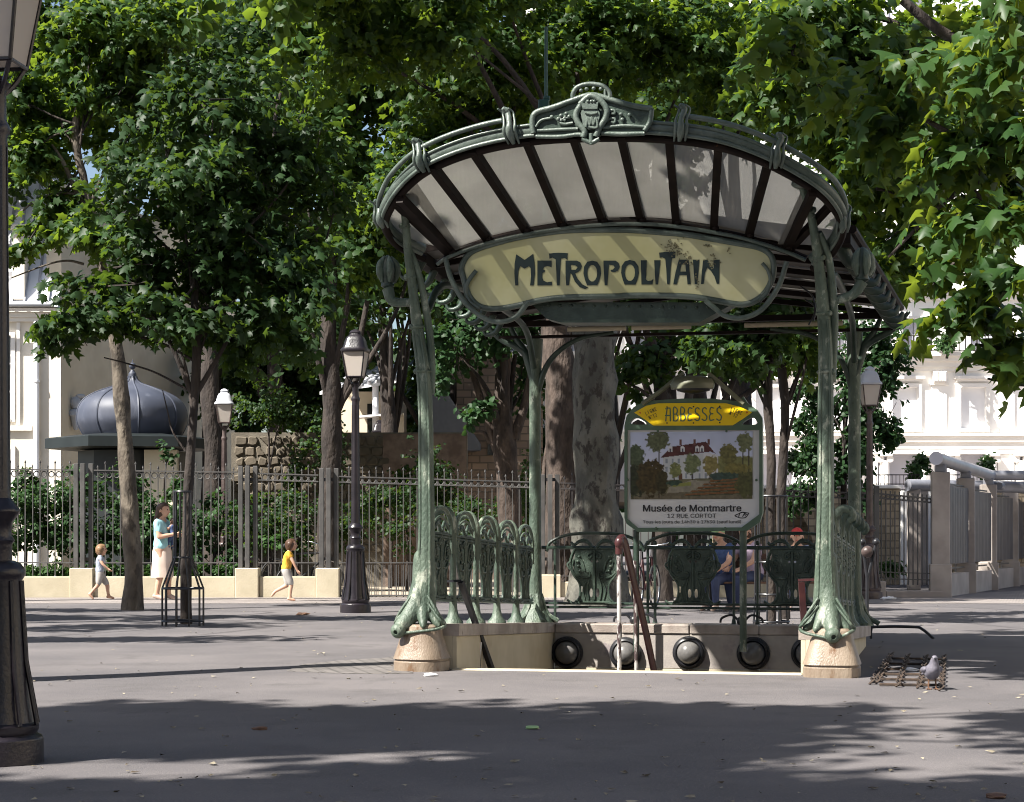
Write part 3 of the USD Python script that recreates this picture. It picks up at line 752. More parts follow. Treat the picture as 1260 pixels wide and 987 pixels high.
LET = {
    'm': (3, [(512, 258), (574, 300), (636, 256), (648, 330), (650, 400), (640, 488), (614, 488), (622, 420), (618, 360), (606, 346), (573, 364), (542, 346), (529, 375), (524, 430), (526, 488), (505, 488), (498, 400), (500, 330)], []),
    'e': (3, [(668, 305), (773, 305), (773, 354), (745, 345), (718, 352), (708, 370), (722, 374), (722, 388), (706, 396), (702, 425), (712, 452), (740, 465), (775, 460), (775, 488), (668, 488)], []),
    't': (3, [(754, 253), (790, 249), (822, 247), (892, 250), (889, 298), (870, 285), (842, 290), (838, 350), (832, 488), (812, 488), (806, 350), (803, 295), (778, 283), (757, 291)], []),
    'r': (3, [(876, 305), (960, 305), (985, 318), (997, 345), (985, 375), (962, 393), (945, 398), (965, 438), (1000, 480), (1043, 503), (1020, 515), (980, 500), (945, 460), (922, 405), (912, 398), (906, 440), (901, 488), (881, 488), (876, 400)], [[(914, 336), (945, 338), (966, 353), (950, 374), (916, 372)]]),
    'o': (3, [(1073, 305), (1110, 314), (1133, 350), (1138, 400), (1126, 450), (1110, 487), (1035, 487), (1020, 450), (1008, 400), (1013, 350), (1036, 314)], [[(1073 + 37 * math.cos(a), 398 + 62 * math.sin(a)) for a in np.arange(14) * 2 * PI / 14]]),
    'p': (3, [(1155, 305), (1245, 305), (1268, 322), (1276, 352), (1262, 380), (1237, 391), (1212, 386), (1208, 374), (1226, 371), (1239, 355), (1228, 338), (1197, 335), (1191, 400), (1185, 487), (1165, 487), (1160, 400)], []),
    'o2': (4, [(90, 300), (128, 310), (152, 345), (158, 395), (147, 445), (132, 482), (52, 482), (38, 445), (26, 395), (30, 345), (54, 310)], [[(91 + 38 * math.cos(a), 394 + 62 * math.sin(a)) for a in np.arange(14) * 2 * PI / 14]]),
    'l': (4, [(172, 302), (216, 302), (212, 400), (208, 440), (225, 456), (250, 452), (263, 440), (258, 481), (176, 481)], []),
    'i': (4, [(270, 302), (317, 302), (298, 481), (280, 481)], []),
    't2': (4, [(306, 246), (350, 241), (428, 240), (424, 286), (402, 288), (393, 350), (384, 480), (366, 480), (358, 350), (352, 292), (330, 280), (311, 284)], []),
    'a': (4, [(452, 298), (524, 298), (532, 380), (541, 480), (516, 480), (511, 412), (456, 412), (436, 480), (411, 480), (428, 390)], [[(472, 334), (500, 334), (506, 386), (460, 386)]]),
    'i2': (4, [(556, 298), (604, 298), (589, 478), (570, 478)], []),
    'n': (4, [(632, 298), (662, 298), (690, 335), (712, 365), (706, 298), (754, 298), (749, 476), (732, 476), (716, 425), (690, 382), (662, 356), (645, 395), (635, 478), (616, 478), (622, 385)], []),
}
for k, (zone, out, holes) in LET.items():
    f_ = z3 if zone == 3 else z4
    pg = pxpoly(f_(out), YS)
    for h_ in holes:
        pg = pg.difference(pxpoly(f_(h_), YS))
    put('letter', eplate(pg, YS - 0.006, 0.008), M['letter'], board, False, **L)
# flaked enamel
fl = []
r2 = np.random.default_rng(3)
for (cx_, cy_, sx_, sy_, n_) in ((830, 305, 9, 8, 60), (845, 320, 10, 6, 26), (875, 322, 8, 10, 22), (870, 302, 4, 2, 14), (896, 308, 2, 3, 6), (858, 345, 3, 16, 10)):
    for _ in range(n_):
        u, v = cx_ + r2.normal() * sx_ * 0.6, cy_ + r2.normal() * sy_ * 0.6
        c = PE(u, v, YS)
        pg = Polygon([(c[0] + r2.uniform(0.3, 1) * 0.009 * math.cos(a), c[2] + r2.uniform(0.3, 1) * 0.009 * math.sin(a)) for a in np.arange(6) * PI / 3])
        if spoly.contains(pg):
            fl.append(eplate(pg.buffer(0), YS - 0.009, 0.004))
put('enamel_chip', fl, M['peel'], board, False, kind='stuff', **L)
for pts, r in (([(586, 333), (577, 345), (573, 358), (578, 371), (590, 380)], 0.018), ([(938, 324), (945, 333), (948, 346), (944, 360), (935, 370)], 0.016)):
    put('hook', tube(cr([PE(u, v, YS - 0.03) for u, v in pts], 6), r, 8), M['rim'], board, 60, **L)
for pts in ([(548, 318), (556, 345), (572, 372), (595, 391), (615, 396), (635, 390), (650, 371)], [(968, 322), (958, 352), (938, 380), (915, 391), (893, 389), (878, 378), (868, 370)]):
    put('looped_tube', tube(cr([PE(u, v, YS - 0.06) for u, v in pts], 6), 0.022, 8), M['rim'], ent, 60, **L)
# riveted box under the board
put('riveted_box', eplate(pxpoly([(652, 372), (672, 392), (690, 397), (860, 397), (884, 384), (905, 372)], YS + 0.08), YS + 0.08, 0.25), M['green_dark'], ent, 30, **L)
put('rivet', [ball(PE(u, 377 + 0.012 * (u - 780), YS + 0.075), 0.012, sub=1) for u in range(675, 880, 14)], M['green_dark'], ent, 40, **L)

# ---- the fan-shaped canopy in front
RIM = [(520, 306, -0.12), (488, 290, -0.35), (472, 267, -0.60), (479, 243, -0.80), (500, 216, -0.95), (530, 194, -1.02), (582, 174, -1.06), (647, 161, -1.10), (728, 156, -1.10), (806, 157, -1.10), (880, 166, -1.07), (942, 187, -1.03), (1000, 219, -0.92), (1028, 246, -0.75), (1036, 272, -0.55), (1022, 300, -0.30), (1000, 318, -0.12)]
rim = cr([PE(*p) for p in RIM], 10)
put('canopy_rim', tube(rim, 0.044, 10, flat=((0.1, 1, 0), 0.6)), M['rim'], ent, 60, **L)
put('rim_molding', tube(rim + np.array([0, -0.022, -0.047]), 0.017, 7), M['rim'], ent, 60, **L)
put('rim_molding', tube(rim + np.array([0, -0.026, 0.034]), 0.013, 7), M['rim'], ent, 60, **L)
rim_low = rim + np.array([0, 0.05, -0.075])
put('rim_flange', tube(rim_low, 0.034, 8), M['rib'], ent, 60, **L)
# upper rail that springs over the rim
ctr = rim.mean(0)
out_dir = rim - ctr
out_dir[:, 2] *= 0.6
out_dir /= np.linalg.norm(out_dir, axis=1, keepdims=True)
tpar = np.linspace(0, 1, len(rim))
lift = 0.105 * np.clip(np.sin(tpar * PI) * 1.6, 0, 1)
upr = rim + out_dir * lift[:, None] * 0.45 + np.array([0, -0.03, 0]) + np.column_stack([0 * lift, 0 * lift, lift * 0.75])
put('upper_rail', tube(upr[:68], 0.021, 8), M['rim'], ent, 60, **L)
put('upper_rail', tube(upr[94:], 0.021, 8), M['rim'], ent, 60, **L)
for i in (20, 48, 68, 94, 112, 140):
    a, b = rim[i] + np.array([0, -0.02, -0.09]), upr[i] + np.array([0, -0.01, 0.05])
    mid = (a + b) / 2 + np.array([0, -0.05, 0])
    cl = cr([a, mid + [0.0, 0, -0.03], mid + [0, 0, 0.03], b, b + np.array([-0.03, -0.03, 0.03])], 5)
    put('rim_clasp', [tube(cl, np.interp(np.linspace(0, 1, len(cl)), [0, 0.15, 0.5, 0.85, 1], [0.016, 0.032, 0.020, 0.028, 0.014]), 9), tube(cl + [0.042, 0.01, 0.0], np.interp(np.linspace(0, 1, len(cl)), [0, 0.2, 0.6, 1], [0.008, 0.016, 0.009, 0.007]), 7), tube(cl - [0.042, -0.01, 0.0], np.interp(np.linspace(0, 1, len(cl)), [0, 0.2, 0.6, 1], [0.008, 0.016, 0.009, 0.007]), 7)], M['rim'], ent, 60, **L)
# ribs and panes
UP = [(492, 246), (531, 205), (581, 185), (647, 172), (705, 168), (764, 167), (823, 168), (884, 176), (946, 198), (1000, 238)]
LO = [(556, 312), (601, 296), (648, 285), (692, 278), (742, 273), (789, 272), (832, 275), (878, 282), (921, 291), (968, 306)]


def ye_of(u):
    return float(np.interp(u, [p[0] for p in RIM[2:15]], [p[2] for p in RIM[2:15]])) + 0.02


up = np.array([PE(u, v, ye_of(u)) for u, v in UP])
lo = np.array([PE(u, v, -0.06) for u, v in LO])


def bar(a, b, w, h, up_=(0, 0, 1)):
    a, b = np.asarray(a, float), np.asarray(b, float)
    d = b - a
    ln = np.linalg.norm(d)
    d /= ln
    x = np.cross(d, up_)
    x /= np.linalg.norm(x)
    z = np.cross(x, d)
    m = trimesh.creation.box((w, ln, h))
    v = np.array(m.vertices)
    m.vertices = (a + b) / 2 + v[:, :1] * x + v[:, 1:2] * d + v[:, 2:] * z
    return m


for a, b in zip(up, lo):
    put('canopy_rib', [bar(a, b, 0.062, 0.05), bar(a + [0, 0, 0.04], b + [0, 0, 0.04], 0.034, 0.05), ball(b + np.array([0.02, -0.05, 0.0]), 0.032, sub=1)], M['rib'], ent, 30, **L)
arc = cr([PE(u, v, -0.06) for u, v in [(540, 322)] + LO + [(992, 316)]], 6)
put('rib_seat', tube(arc + [0, -0.01, -0.02], 0.03, 7), M['rib'], ent, 60, **L)
put('seat_molding', tube(arc + [0, -0.07, -0.035], 0.016, 7), M['rim'], ent, 60, **L)
rimg = rim[8:-8]
def rim_between(ua, ub, n=5):
    ua_, ub_ = ua, ub
    uu = np.array([CX + F * p[0] / p[1] for p in EW(rimg)])
    i0, i1 = int(np.argmin(np.abs(uu[12:-12] - ua_))) + 12, int(np.argmin(np.abs(uu[12:-12] - ub_))) + 12
    return rimg[np.linspace(i0, i1, n).round().astype(int)]
def pane(top, bot):
    n = len(top)
    v = np.vstack([top, bot, np.asarray(top) + [0, 0, 0.012], np.asarray(bot) + [0, 0, 0.012]])
    f = []
    for i in range(n - 1):
        f += [[i, i + 1, n + i + 1], [i, n + i + 1, n + i], [2 * n + i, 3 * n + i + 1, 2 * n + i + 1], [2 * n + i, 3 * n + i, 3 * n + i + 1]]
    ring = list(range(n)) + list(range(2 * n - 1, n - 1, -1))
    for a_, b_ in zip(ring, ring[1:] + ring[:1]):
        f += [[a_, a_ + 2 * n, b_ + 2 * n], [a_, b_ + 2 * n, b_]]
    m = trimesh.Trimesh(v, f, process=False)
    trimesh.repair.fix_normals(m)
    return m
for i in range(len(UP) - 1):
    top = rim_between(UP[i][0], UP[i + 1][0]) + [0, 0.02, 0.015]
    bot = lo[i] + (lo[i + 1] - lo[i]) * np.linspace(0, 1, 5)[:, None] + [0, 0, 0.035]
    put('canopy_pane', pane(top, bot), M['glass'], ent, False, **L)
for sgn in (0, 1):
    seg = rim[8:42][np.linspace(0, 33, 6).round().astype(int)] if sgn == 0 else rim[-42:-8][np.linspace(0, 33, 6).round().astype(int)]
    pv = (lo[0] + [-0.03, 0, 0.035]) if sgn == 0 else (lo[-1] + [0.03, 0, 0.035])
    bot = np.array([pv + [(0.02 * k if sgn == 0 else 0.02 * k - 0.1), 0, 0] for k in range(6)])
    put('canopy_pane', pane(seg + [0, 0.02, 0.012], bot), M['glass'], ent, False, **L)
    put('canopy_rib', bar(rim[30] if sgn == 0 else rim[-31], pv - [0, 0, 0.03], 0.06, 0.05), M['rib'], ent, False, **L)
# crest with the city arms
zc = lambda a: [(640 + x / 6.17, 80 + y / 6.17) for x, y in a]
YC = -1.16
crest = pxpoly(zc([(92, 500), (95, 385), (135, 352), (250, 322), (400, 268), (470, 240), (540, 226), (610, 235), (690, 262), (850, 308), (995, 332), (985, 430), (945, 505), (800, 515), (620, 520), (585, 560), (540, 590), (490, 560), (450, 530), (300, 545), (130, 550)]), YC)
cp = put('crest', eplate(crest, YC, 0.03), M['green_dark'], ent, 30, **L)


def ctube(pts, r, n=6, y=YC - 0.01, closed=False):
    return tube(cr([PE(u, v, y) for u, v in zc(pts)], n, closed), r, 8, closed=closed)


put('crest_edge', [ctube([(100, 520), (92, 460), (98, 390), (140, 352), (250, 322), (400, 268), (540, 228), (680, 262), (850, 308), (1000, 332)], 0.022), ctube([(120, 545), (300, 545), (440, 528), (480, 540)], 0.016), ctube([(130, 500), (300, 490), (440, 485)], 0.013), ctube([(620, 520), (780, 525), (945, 520)], 0.018), ctube([(630, 478), (780, 462), (950, 470)], 0.014), ctube([(1000, 332), (985, 430), (945, 500)], 0.02)], M['rim'], cp, 60, **L)
put('crest_loop', [ctube([(402, 268), (400, 220), (430, 172), (490, 148), (560, 145), (630, 160), (672, 195), (682, 235), (672, 258)], 0.017), ctube([(645, 250), (645, 200), (650, 175)], 0.01)] + [ball(PE(*zc([(x, y)])[0], YC - 0.01), 0.015, sub=1) for x, y in ((462, 194), (504, 182), (558, 178), (612, 182))], M['rim'], cp, 60, **L)
med = pxpoly(zc([(478, 352), (602, 352), (606, 430), (590, 470), (540, 500), (494, 475), (480, 430)]), YC, 3)
put('medallion', [eplate(med, YC - 0.05, 0.05), ctube([(455, 300), (500, 255), (540, 232), (600, 262), (655, 330), (650, 400), (600, 480), (575, 545)], 0.024, y=YC - 0.03), ctube([(470, 290), (425, 370), (440, 440), (490, 500), (480, 550)], 0.024, y=YC - 0.03), ctube([(540, 520), (540, 560), (540, 605)], 0.018, y=YC - 0.03), ctube([(470, 560), (540, 590), (600, 560)], 0.018, y=YC - 0.03)], M['rim'], cp, 50, **L)
crown_ = pxpoly(zc([(485, 345), (470, 290), (500, 305), (515, 275), (540, 300), (560, 272), (575, 302), (605, 290), (595, 345)]), YC)
put('medallion_crown', [eplate(crown_, YC - 0.06, 0.03)] + [ball(PE(*zc([(x, 275)])[0], YC - 0.06), 0.012, sub=1) for x in (515, 540, 562)], M['rim'], cp, 40, **L)
put('medallion_monogram', [ctube([(500, 472), (512, 405), (527, 455), (543, 398), (556, 452), (574, 402), (588, 460), (570, 478), (520, 470)], 0.010, y=YC - 0.055), ctube([(496, 362), (540, 372), (586, 362)], 0.010, y=YC - 0.055)], M['rim'], cp, 40, **L)
sc = [ctube([(640, 440), (680, 410), (720, 410), (715, 440), (690, 430)], 0.011, y=YC - 0.015), ctube([(640, 390), (680, 350), (715, 345), (718, 370), (690, 370)], 0.011, y=YC - 0.015), ctube([(300, 430), (340, 400), (350, 365)], 0.012, y=YC - 0.015), ctube([(300, 440), (340, 450), (400, 440)], 0.012, y=YC - 0.015), ctube([(345, 405), (385, 395)], 0.01, 2, y=YC - 0.015), ctube([(345, 420), (290, 405)], 0.012, 2, y=YC - 0.015), ctube([(120, 470), (160, 420), (250, 400)], 0.01, y=YC - 0.015)]
sc += [ball(PE(*zc([p])[0], YC - 0.02), 0.016, sub=1) for p in ((765, 375), (830, 378), (775, 415), (290, 410), (240, 395), (372, 392), (350, 370), (310, 385))]
for x_ in sc:
    put('crest_ornament', x_, M['rim'], cp, 60, **L)

# ---- roof behind: shallow gable of glass on dark ribs
ZE0, ZE1, ZR = 3.52, 3.42, 3.80
ys = np.linspace(0.05, 4.75, 7)
for s in (-1, 1):
    e = lambda y: np.array([s * np.interp(y, [0, 4.75], [1.80, 2.06]), y, np.interp(y, [0, 4.75], [ZE0, ZE1])])
    c_ = lambda y: np.array([0.0, y, np.interp(y, [0, 4.75], [ZR, ZR - 0.12])])
    put('eave_beam', [bar(e(0.0), e(4.8), 0.09, 0.11), tube([e(0) + [s * 0.06, 0, 0.06], e(4.8) + [s * 0.06, 0, 0.06]], 0.035, 8)], M['rib'], ent, 40, **L)
    for y in ys:
        put('roof_rib', bar(e(y), c_(y), 0.045, 0.05), M['rib'], ent, False, **L)
    for y0, y1 in zip(ys[:-1], ys[1:]):
        put('roof_pane', pane(np.array([e(y0 + 0.03), e(y1 - 0.03)]) + [0, 0, 0.045], np.array([c_(y0 + 0.03), c_(y1 - 0.03)]) + [0, 0, 0.045]), M['roofglass'], ent, False, **L)
    # scalloped valance under the eave
    for k in range(9):
        y = 0.25 + 0.5 * k
        c = e(y)
        pv = cr([c + [s * -0.05, 0, -0.05], c + [s * 0.02, 0, -0.17], c + [s * 0.12, 0, -0.19], c + [s * 0.16, 0, -0.12]], 4)
        put('valance_scroll', tube(pv, np.linspace(0.07, 0.02, len(pv)) if s > 0 else np.linspace(0.035, 0.012, len(pv)), 8), M['green_dark'], ent, 50, **L)
put('ridge_beam', bar((0, 0, ZR), (0, 4.8, ZR - 0.12), 0.08, 0.1), M['rib'], ent, False, **L)
zbm = PE(850, 404, DEP)[2]
put('back_beam', [bar((-2.05, DEP + 0.05, zbm + 0.09), (2.05, DEP + 0.05, zbm + 0.09), 0.08, 0.06), bar((-2.05, DEP + 0.05, zbm - 0.05), (2.05, DEP + 0.05, zbm - 0.05), 0.06, 0.03)], M['rib'], ent, False, **L)
for x0 in (-1.3, -0.62, 0.55):
    put('tube_light', tube([(x0, DEP - 0.02, zbm + 0.015), (x0 + (0.62 if x0 < 0 else 1.0), DEP - 0.02, zbm + 0.015)], 0.026, 8), M['limestone'], ent, 50, **L)
# side tie beams between front and back pillars
for s in (-1, 1):
    put('tie_beam', tube(cr([(s * W2, 0.0, 3.0), (s * W2, 0.5, 3.28), (s * W2, 1.6, 3.36), (s * W2, 3.2, 3.34), (s * W2, 4.0, 3.24), (s * W2, DEP, 2.9)], 6), 0.032, 8), M['green_dark'], ent, 50, **L)
# hanging cables under the roof
put('cable', [tube(cr([PE(985, 352, 1.0), PE(1000, 365, 1.0), PE(1002, 385, 1.0), PE(995, 400, 1.0)], 6), 0.008, 5), tube(cr([PE(990, 368, 1.0), PE(1003, 378, 1.0), PE(1001, 395, 1.0)], 6), 0.008, 5)], M['black'], ent, 50, **L)

# mast behind the canopy
mp = EW((PE(672, 300, 3.2)[0], 3.2, 3.5))[0]
ym = mp[1]
zt_ = H + (HZ - 33) / F * ym
zbx = H + (HZ - 128) / F * ym
ma = thing('utility_mast', 'thin teal mast with a small box rising above the green canopy', 'mast', mp)
put('pole', lathe([(0.05, 3.62), (0.05, 3.70), (0.035, 3.72), (0.035, zbx)], (mp[0], mp[1], 0), 10), M['teal'], ma)
put('rod', lathe([(0.020, zbx), (0.016, zt_)], (mp[0], mp[1], 0), 8), M['teal'], ma)
put('box', [cbox(mp[0] - 0.08, mp[0] + 0.03, mp[1] - 0.08, mp[1] + 0.04, zbx - 0.13, zbx + 0.03, 0.01), cbox(mp[0] - 0.03, mp[0] + 0.04, mp[1] - 0.06, mp[1] + 0.03, zbx + 0.03, zbx + 0.07, 0.01)], M['teal'], ma)

# ---------------------------------------------------------------- hand rails
hr = thing('stair_handrail', 'maroon and peeling white inverted-V handrail in the middle of the stairs', 'handrail', EW((PE(770, 828, 0.2)[0], 0.2, 0))[0])


def elocal(pts):
    return EW(np.array(pts))


A0, A1 = PE(762, 832, 0.12), PE(761.5, 672, 0.12)
put('post', tube(elocal([A0, A1]), 0.019, 8), M['railpeel'], hr, 50)
put('post', tube(elocal([PE(783, 826, 0.9), PE(781, 690, 0.9)]), 0.017, 8), M['railpeel'], hr, 50)
B1 = PE(768, 668, 0.25)
put('rail', tube(elocal(cr([PE(761.5, 682, 0.12), PE(761.5, 668, 0.12), PE(764, 662, 0.16), PE(769, 668, 0.24), PE(780, 715, 0.7), PE(793, 770, 1.1), PE(806, 832, 1.4)], 6)), 0.030, 10), M['railred'], hr, 50)
put('rail_end', ball(elocal([PE(762, 668, 0.11)])[0], 0.040, (1, 1, 1.25)), M['railred'], hr, 50)
put('foot', tube(elocal([PE(805, 833, 1.4), PE(804, 815, 1.4)]), 0.024, 8), M['shoe'], hr, 50)
hl = thing('wall_handrail', 'black handrail sloping down the left stair wall', 'handrail', EW((-1.3, 0.4, 0))[0])
put('rail', bar(elocal([PE(567, 716, 0.75)])[0], elocal([PE(607, 829, 1.2)])[0], 0.05, 0.035), M['black'], hl, False)
put('wall_bar', bar(elocal([PE(538, 716, 0.75)])[0], elocal([PE(568, 714.5, 0.75)])[0], 0.03, 0.02), M['black'], hl, False)
put('stay', tube(elocal([PE(592, 790, 1.0), PE(590, 829, 1.0)]), 0.010, 6), M['chrome'], hl)
hr2 = thing('wall_handrail', 'dark brown handrail by the foot of the right pillar', 'handrail', EW((1.3, 0.4, 0))[0])
put('rail', bar(elocal([PE(986, 716, 0.5)])[0], elocal([PE(993, 825, 0.6)])[0], 0.05, 0.035, (0, 1, 0)), M['railred'], hr2, False)
put('wall_bar', bar(elocal([PE(982, 714, 0.5)])[0], elocal([PE(1008, 713, 0.5)])[0], 0.03, 0.02), M['railred'], hr2, False)

# ---------------------------------------------------------------- ABBESSES information sign
YI = 4.02
isg = thing('station_sign', 'green framed sign with yellow ABBESSES header and painted museum poster', 'sign', EW((PE(850, 700, YI)[0], YI, 0))[0], -YAW)


def iplate(poly, y, depth):
    m = eplate(poly, y, depth)
    m.vertices = EW(m.vertices)
    return m


zi = lambda a: [(755 + x / 4.7, 450 + y / 4.7) for x, y in a]
fr_out = pxpoly(zi([(62, 345), (75, 290), (115, 240), (180, 205), (400, 190), (560, 190), (720, 205), (750, 178), (775, 215), (830, 255), (858, 300), (862, 345), (862, 850), (845, 905), (770, 955), (140, 962), (75, 915), (62, 880)]), YI)
fr_in = pxpoly(zi([(80, 372), (842, 372), (842, 860), (740, 935), (140, 938), (78, 885)]), YI)
hole2 = pxpoly(zi([(100, 338), (105, 312), (140, 302), (190, 338)]), YI, 3)
hole3 = pxpoly(zi([(740, 338), (795, 300), (820, 310), (826, 338)]), YI, 3)
frame = put('frame', iplate(fr_out.difference(fr_in).difference(hole2).difference(hole3), YI, 0.10), M['frame_green'], isg, 30)
head = pxpoly(zi([(120, 272), (190, 232), (260, 218), (460, 216), (650, 218), (730, 238), (802, 270), (745, 310), (690, 345), (460, 347), (230, 347), (180, 310)]), YI)
hd = put('header_panel', iplate(head, YI - 0.012, 0.014), M['yellow'], isg, False)
put('back_board', iplate(fr_in.buffer(0.004), YI + 0.03, 0.04), M['white'], isg, False)


def stroke_text(word, origin, hgt, wid, gap, y, thick, m, name, parent, rot=0.0):
    glyph = {
        'A': [[(0.0, 0.0), (0.1, 0.55), (0.25, 0.95), (0.55, 1.0), (0.72, 0.9), (0.75, 0.0)], [(-0.05, 0.42), (0.75, 0.42)], [(-0.02, 0.95), (0.25, 0.95)]],
        'B': [[(0.1, 0.0), (0.1, 1.0), (0.55, 1.0), (0.72, 0.8), (0.55, 0.55), (0.15, 0.52)], [(0.15, 0.52), (0.6, 0.5), (0.85, 0.25), (0.6, 0.0), (0.1, 0.0)]],
        'E': [[(0.75, 0.95), (0.3, 1.0), (0.12, 0.7), (0.3, 0.52), (0.6, 0.52)], [(0.3, 0.52), (0.05, 0.3), (0.2, 0.0), (0.75, 0.05)]],
        'S': [[(0.75, 0.9), (0.5, 1.0), (0.15, 0.9), (0.15, 0.65), (0.5, 0.5), (0.8, 0.3), (0.7, 0.05), (0.35, 0.0), (0.05, 0.1)]],
        'L': [[(0.1, 1.0), (0.1, 0.0), (0.7, 0.0)]], 'I': [[(0.3, 1.0), (0.3, 0.0)]],
        'G': [[(0.75, 0.9), (0.4, 1.0), (0.1, 0.7), (0.1, 0.3), (0.4, 0.0), (0.75, 0.1), (0.75, 0.45), (0.45, 0.45)]],
        'N': [[(0.1, 0.0), (0.1, 1.0), (0.75, 0.0), (0.75, 1.0)]], '1': [[(0.15, 0.75), (0.4, 1.0), (0.4, 0.0)]],
        '2': [[(0.1, 0.8), (0.35, 1.0), (0.7, 0.8), (0.65, 0.5), (0.1, 0.0), (0.75, 0.0)]], '°': [[(0.2, 0.9), (0.35, 1.0), (0.45, 0.85), (0.3, 0.75), (0.2, 0.9)]], ' ': []}
    cr_, sr = math.cos(rot), math.sin(rot)
    x = 0.0
    for ch in word:
        gs = []
        for st in glyph[ch]:
            pts = [((x + a * wid) * cr_ - b * hgt * sr + origin[0], (x + a * wid) * sr + b * hgt * cr_ + origin[2]) for a, b in st]
            pp = cr(pts, 5) if len(pts) > 3 and ch not in 'NL1' else np.array(pts)
            gs.append(LineString(pp).buffer(thick, 4))
        if gs:
            put(name, iplate(unary_union(gs), y, 0.004), m, parent, False)
        x += wid + gap


o = PE(755 + 303 / 4.7, 450 + 320 / 4.7, YI)
stroke_text('ABBESSES', o, 72 / 4.7 / 118, 0.062, 0.0118, YI - 0.0145, 0.0062, M['frame_green'], 'letter', hd)
o = PE(755 + 190 / 4.7, 450 + 288 / 4.7, YI)
stroke_text('LIGNE', o, 0.037, 0.020, 0.006, YI - 0.0145, 0.0022, M['ink'], 'small_letter', hd, rot=0.42)
o = PE(755 + 210 / 4.7, 450 + 312 / 4.7, YI)
stroke_text('N°12', o, 0.035, 0.018, 0.005, YI - 0.0145, 0.0022, M['ink'], 'small_letter', hd, rot=0.42)
o = PE(755 + 676 / 4.7, 450 + 258 / 4.7, YI)
stroke_text('LIGNE', o, 0.037, 0.020, 0.006, YI - 0.0145, 0.0022, M['ink'], 'small_letter', hd, rot=-0.42)
o = PE(755 + 668 / 4.7, 450 + 282 / 4.7, YI)
stroke_text('N°12', o, 0.035, 0.018, 0.005, YI - 0.0145, 0.0022, M['ink'], 'small_letter', hd, rot=-0.42)
put('dot', [iplate(Point(PE(755 + x / 4.7, 450 + y / 4.7, YI)[0], PE(755 + x / 4.7, 450 + y / 4.7, YI)[2]).buffer(0.008, 6), YI - 0.0145, 0.004) for x, y in ((310, 332), (463, 332), (615, 330), (310, 240), (463, 238), (615, 236))], M['ink'], hd, False)
put('arrow_mark', [iplate(pxpoly(zi([(770, 262), (778, 271), (768, 277)]), YI), YI - 0.0145, 0.004), iplate(pxpoly(zi([(148, 272), (158, 268), (157, 280)]), YI), YI - 0.0145, 0.004)], M['red'], hd, False)

# the poster: a flat painting of a white house among trees, as vertex colours on one grid
nx, nz = 210, 120
x0, zt0 = PE(755 + 95 / 4.7, 450 + 385 / 4.7, YI)[[0, 2]]
x1, zb0 = PE(755 + 803 / 4.7, 450 + 770 / 4.7, YI)[[0, 2]]
gx, gz = np.meshgrid(np.linspace(0, 1, nx), np.linspace(0, 1, nz))       # gz downwards
def nz3(s, k=4, seed=1):
    return meshkit.fbm(np.stack([gx * s * 1.8, gz * s, 0 * gx + seed], -1), k, seed)
C = np.zeros((nz, nx, 3))
def lay(mask, col, amt=0.25, s=20, seed=1):
    m = np.clip(mask, 0, 1)[..., None]
    n_ = nz3(s, 4, seed)[..., None]
    C[:] = C * (1 - m) + m * np.asarray(col) * (1 - amt + 2 * amt * n_)
lay(np.ones_like(gx), (0.42, 0.45, 0.57), 0.12, 5)
lay((gz - 0.15) * 1.1, (0.55, 0.54, 0.58), 0.1, 4)
def blob(cx_, cy_, rx_, ry_, seed, rag=0.55):
    d = ((gx - cx_) / rx_) ** 2 + ((gz - cy_) / ry_) ** 2
    return np.clip((1 - d + (nz3(26, 4, seed) - 0.5) * 2.4 * rag) * 6, 0, 1)
for k, (a, b, c_, d_) in enumerate(((0.75, 0.50, 0.25, 0.16), (0.93, 0.55, 0.15, 0.2))):
    lay(blob(a, b, c_, d_, 11 + k), (0.20, 0.20, 0.10), 0.4, 24, k)
# house
def poly_mask(pts):
    import shapely
    return shapely.contains_xy(Polygon(pts), gx, gz).astype(float)
lay(poly_mask([(0.27, 0.37), (0.66, 0.31), (0.66, 0.72), (0.27, 0.72)]), (0.44, 0.45, 0.47), 0.12, 8)
lay(poly_mask([(0.60, 0.32), (0.68, 0.33), (0.72, 0.36), (0.72, 0.70), (0.60, 0.72)]), (0.50, 0.50, 0.53), 0.1, 8)
lay(poly_mask([(0.25, 0.38), (0.34, 0.22), (0.62, 0.15), (0.70, 0.33), (0.66, 0.30), (0.27, 0.38)]), (0.115, 0.05, 0.05), 0.3, 20)
for x in (0.33, 0.43, 0.55, 0.59):
    lay(poly_mask([(x - 0.017, 0.30), (x - 0.017, 0.23), (x, 0.205), (x + 0.017, 0.23), (x + 0.017, 0.30)]), (0.5, 0.5, 0.52), 0.1)
    lay(poly_mask([(x - 0.008, 0.30), (x - 0.008, 0.245), (x + 0.008, 0.245), (x + 0.008, 0.30)]), (0.12, 0.12, 0.15), 0.1)
for x in (0.405, 0.52, 0.635):
    lay(poly_mask([(x, 0.2), (x, 0.11), (x + 0.018, 0.11), (x + 0.018, 0.2)]), (0.16, 0.09, 0.08), 0.2)
for x in (0.29, 0.34, 0.39, 0.45, 0.50, 0.56, 0.61):
    for y in (0.40, 0.52, 0.62):
        lay(poly_mask([(x, y), (x + 0.017, y), (x + 0.017, y + 0.07), (x, y + 0.07)]), (0.26, 0.28, 0.32), 0.15)
lay(poly_mask([(0.40, 0.62), (0.43, 0.62), (0.43, 0.72), (0.40, 0.72)]), (0.14, 0.08, 0.05), 0.2)
lay(poly_mask([(0, 0.74), (1, 0.66), (1, 1.01), (0, 1.01)]), (0.16, 0.15, 0.10), 0.35, 16)
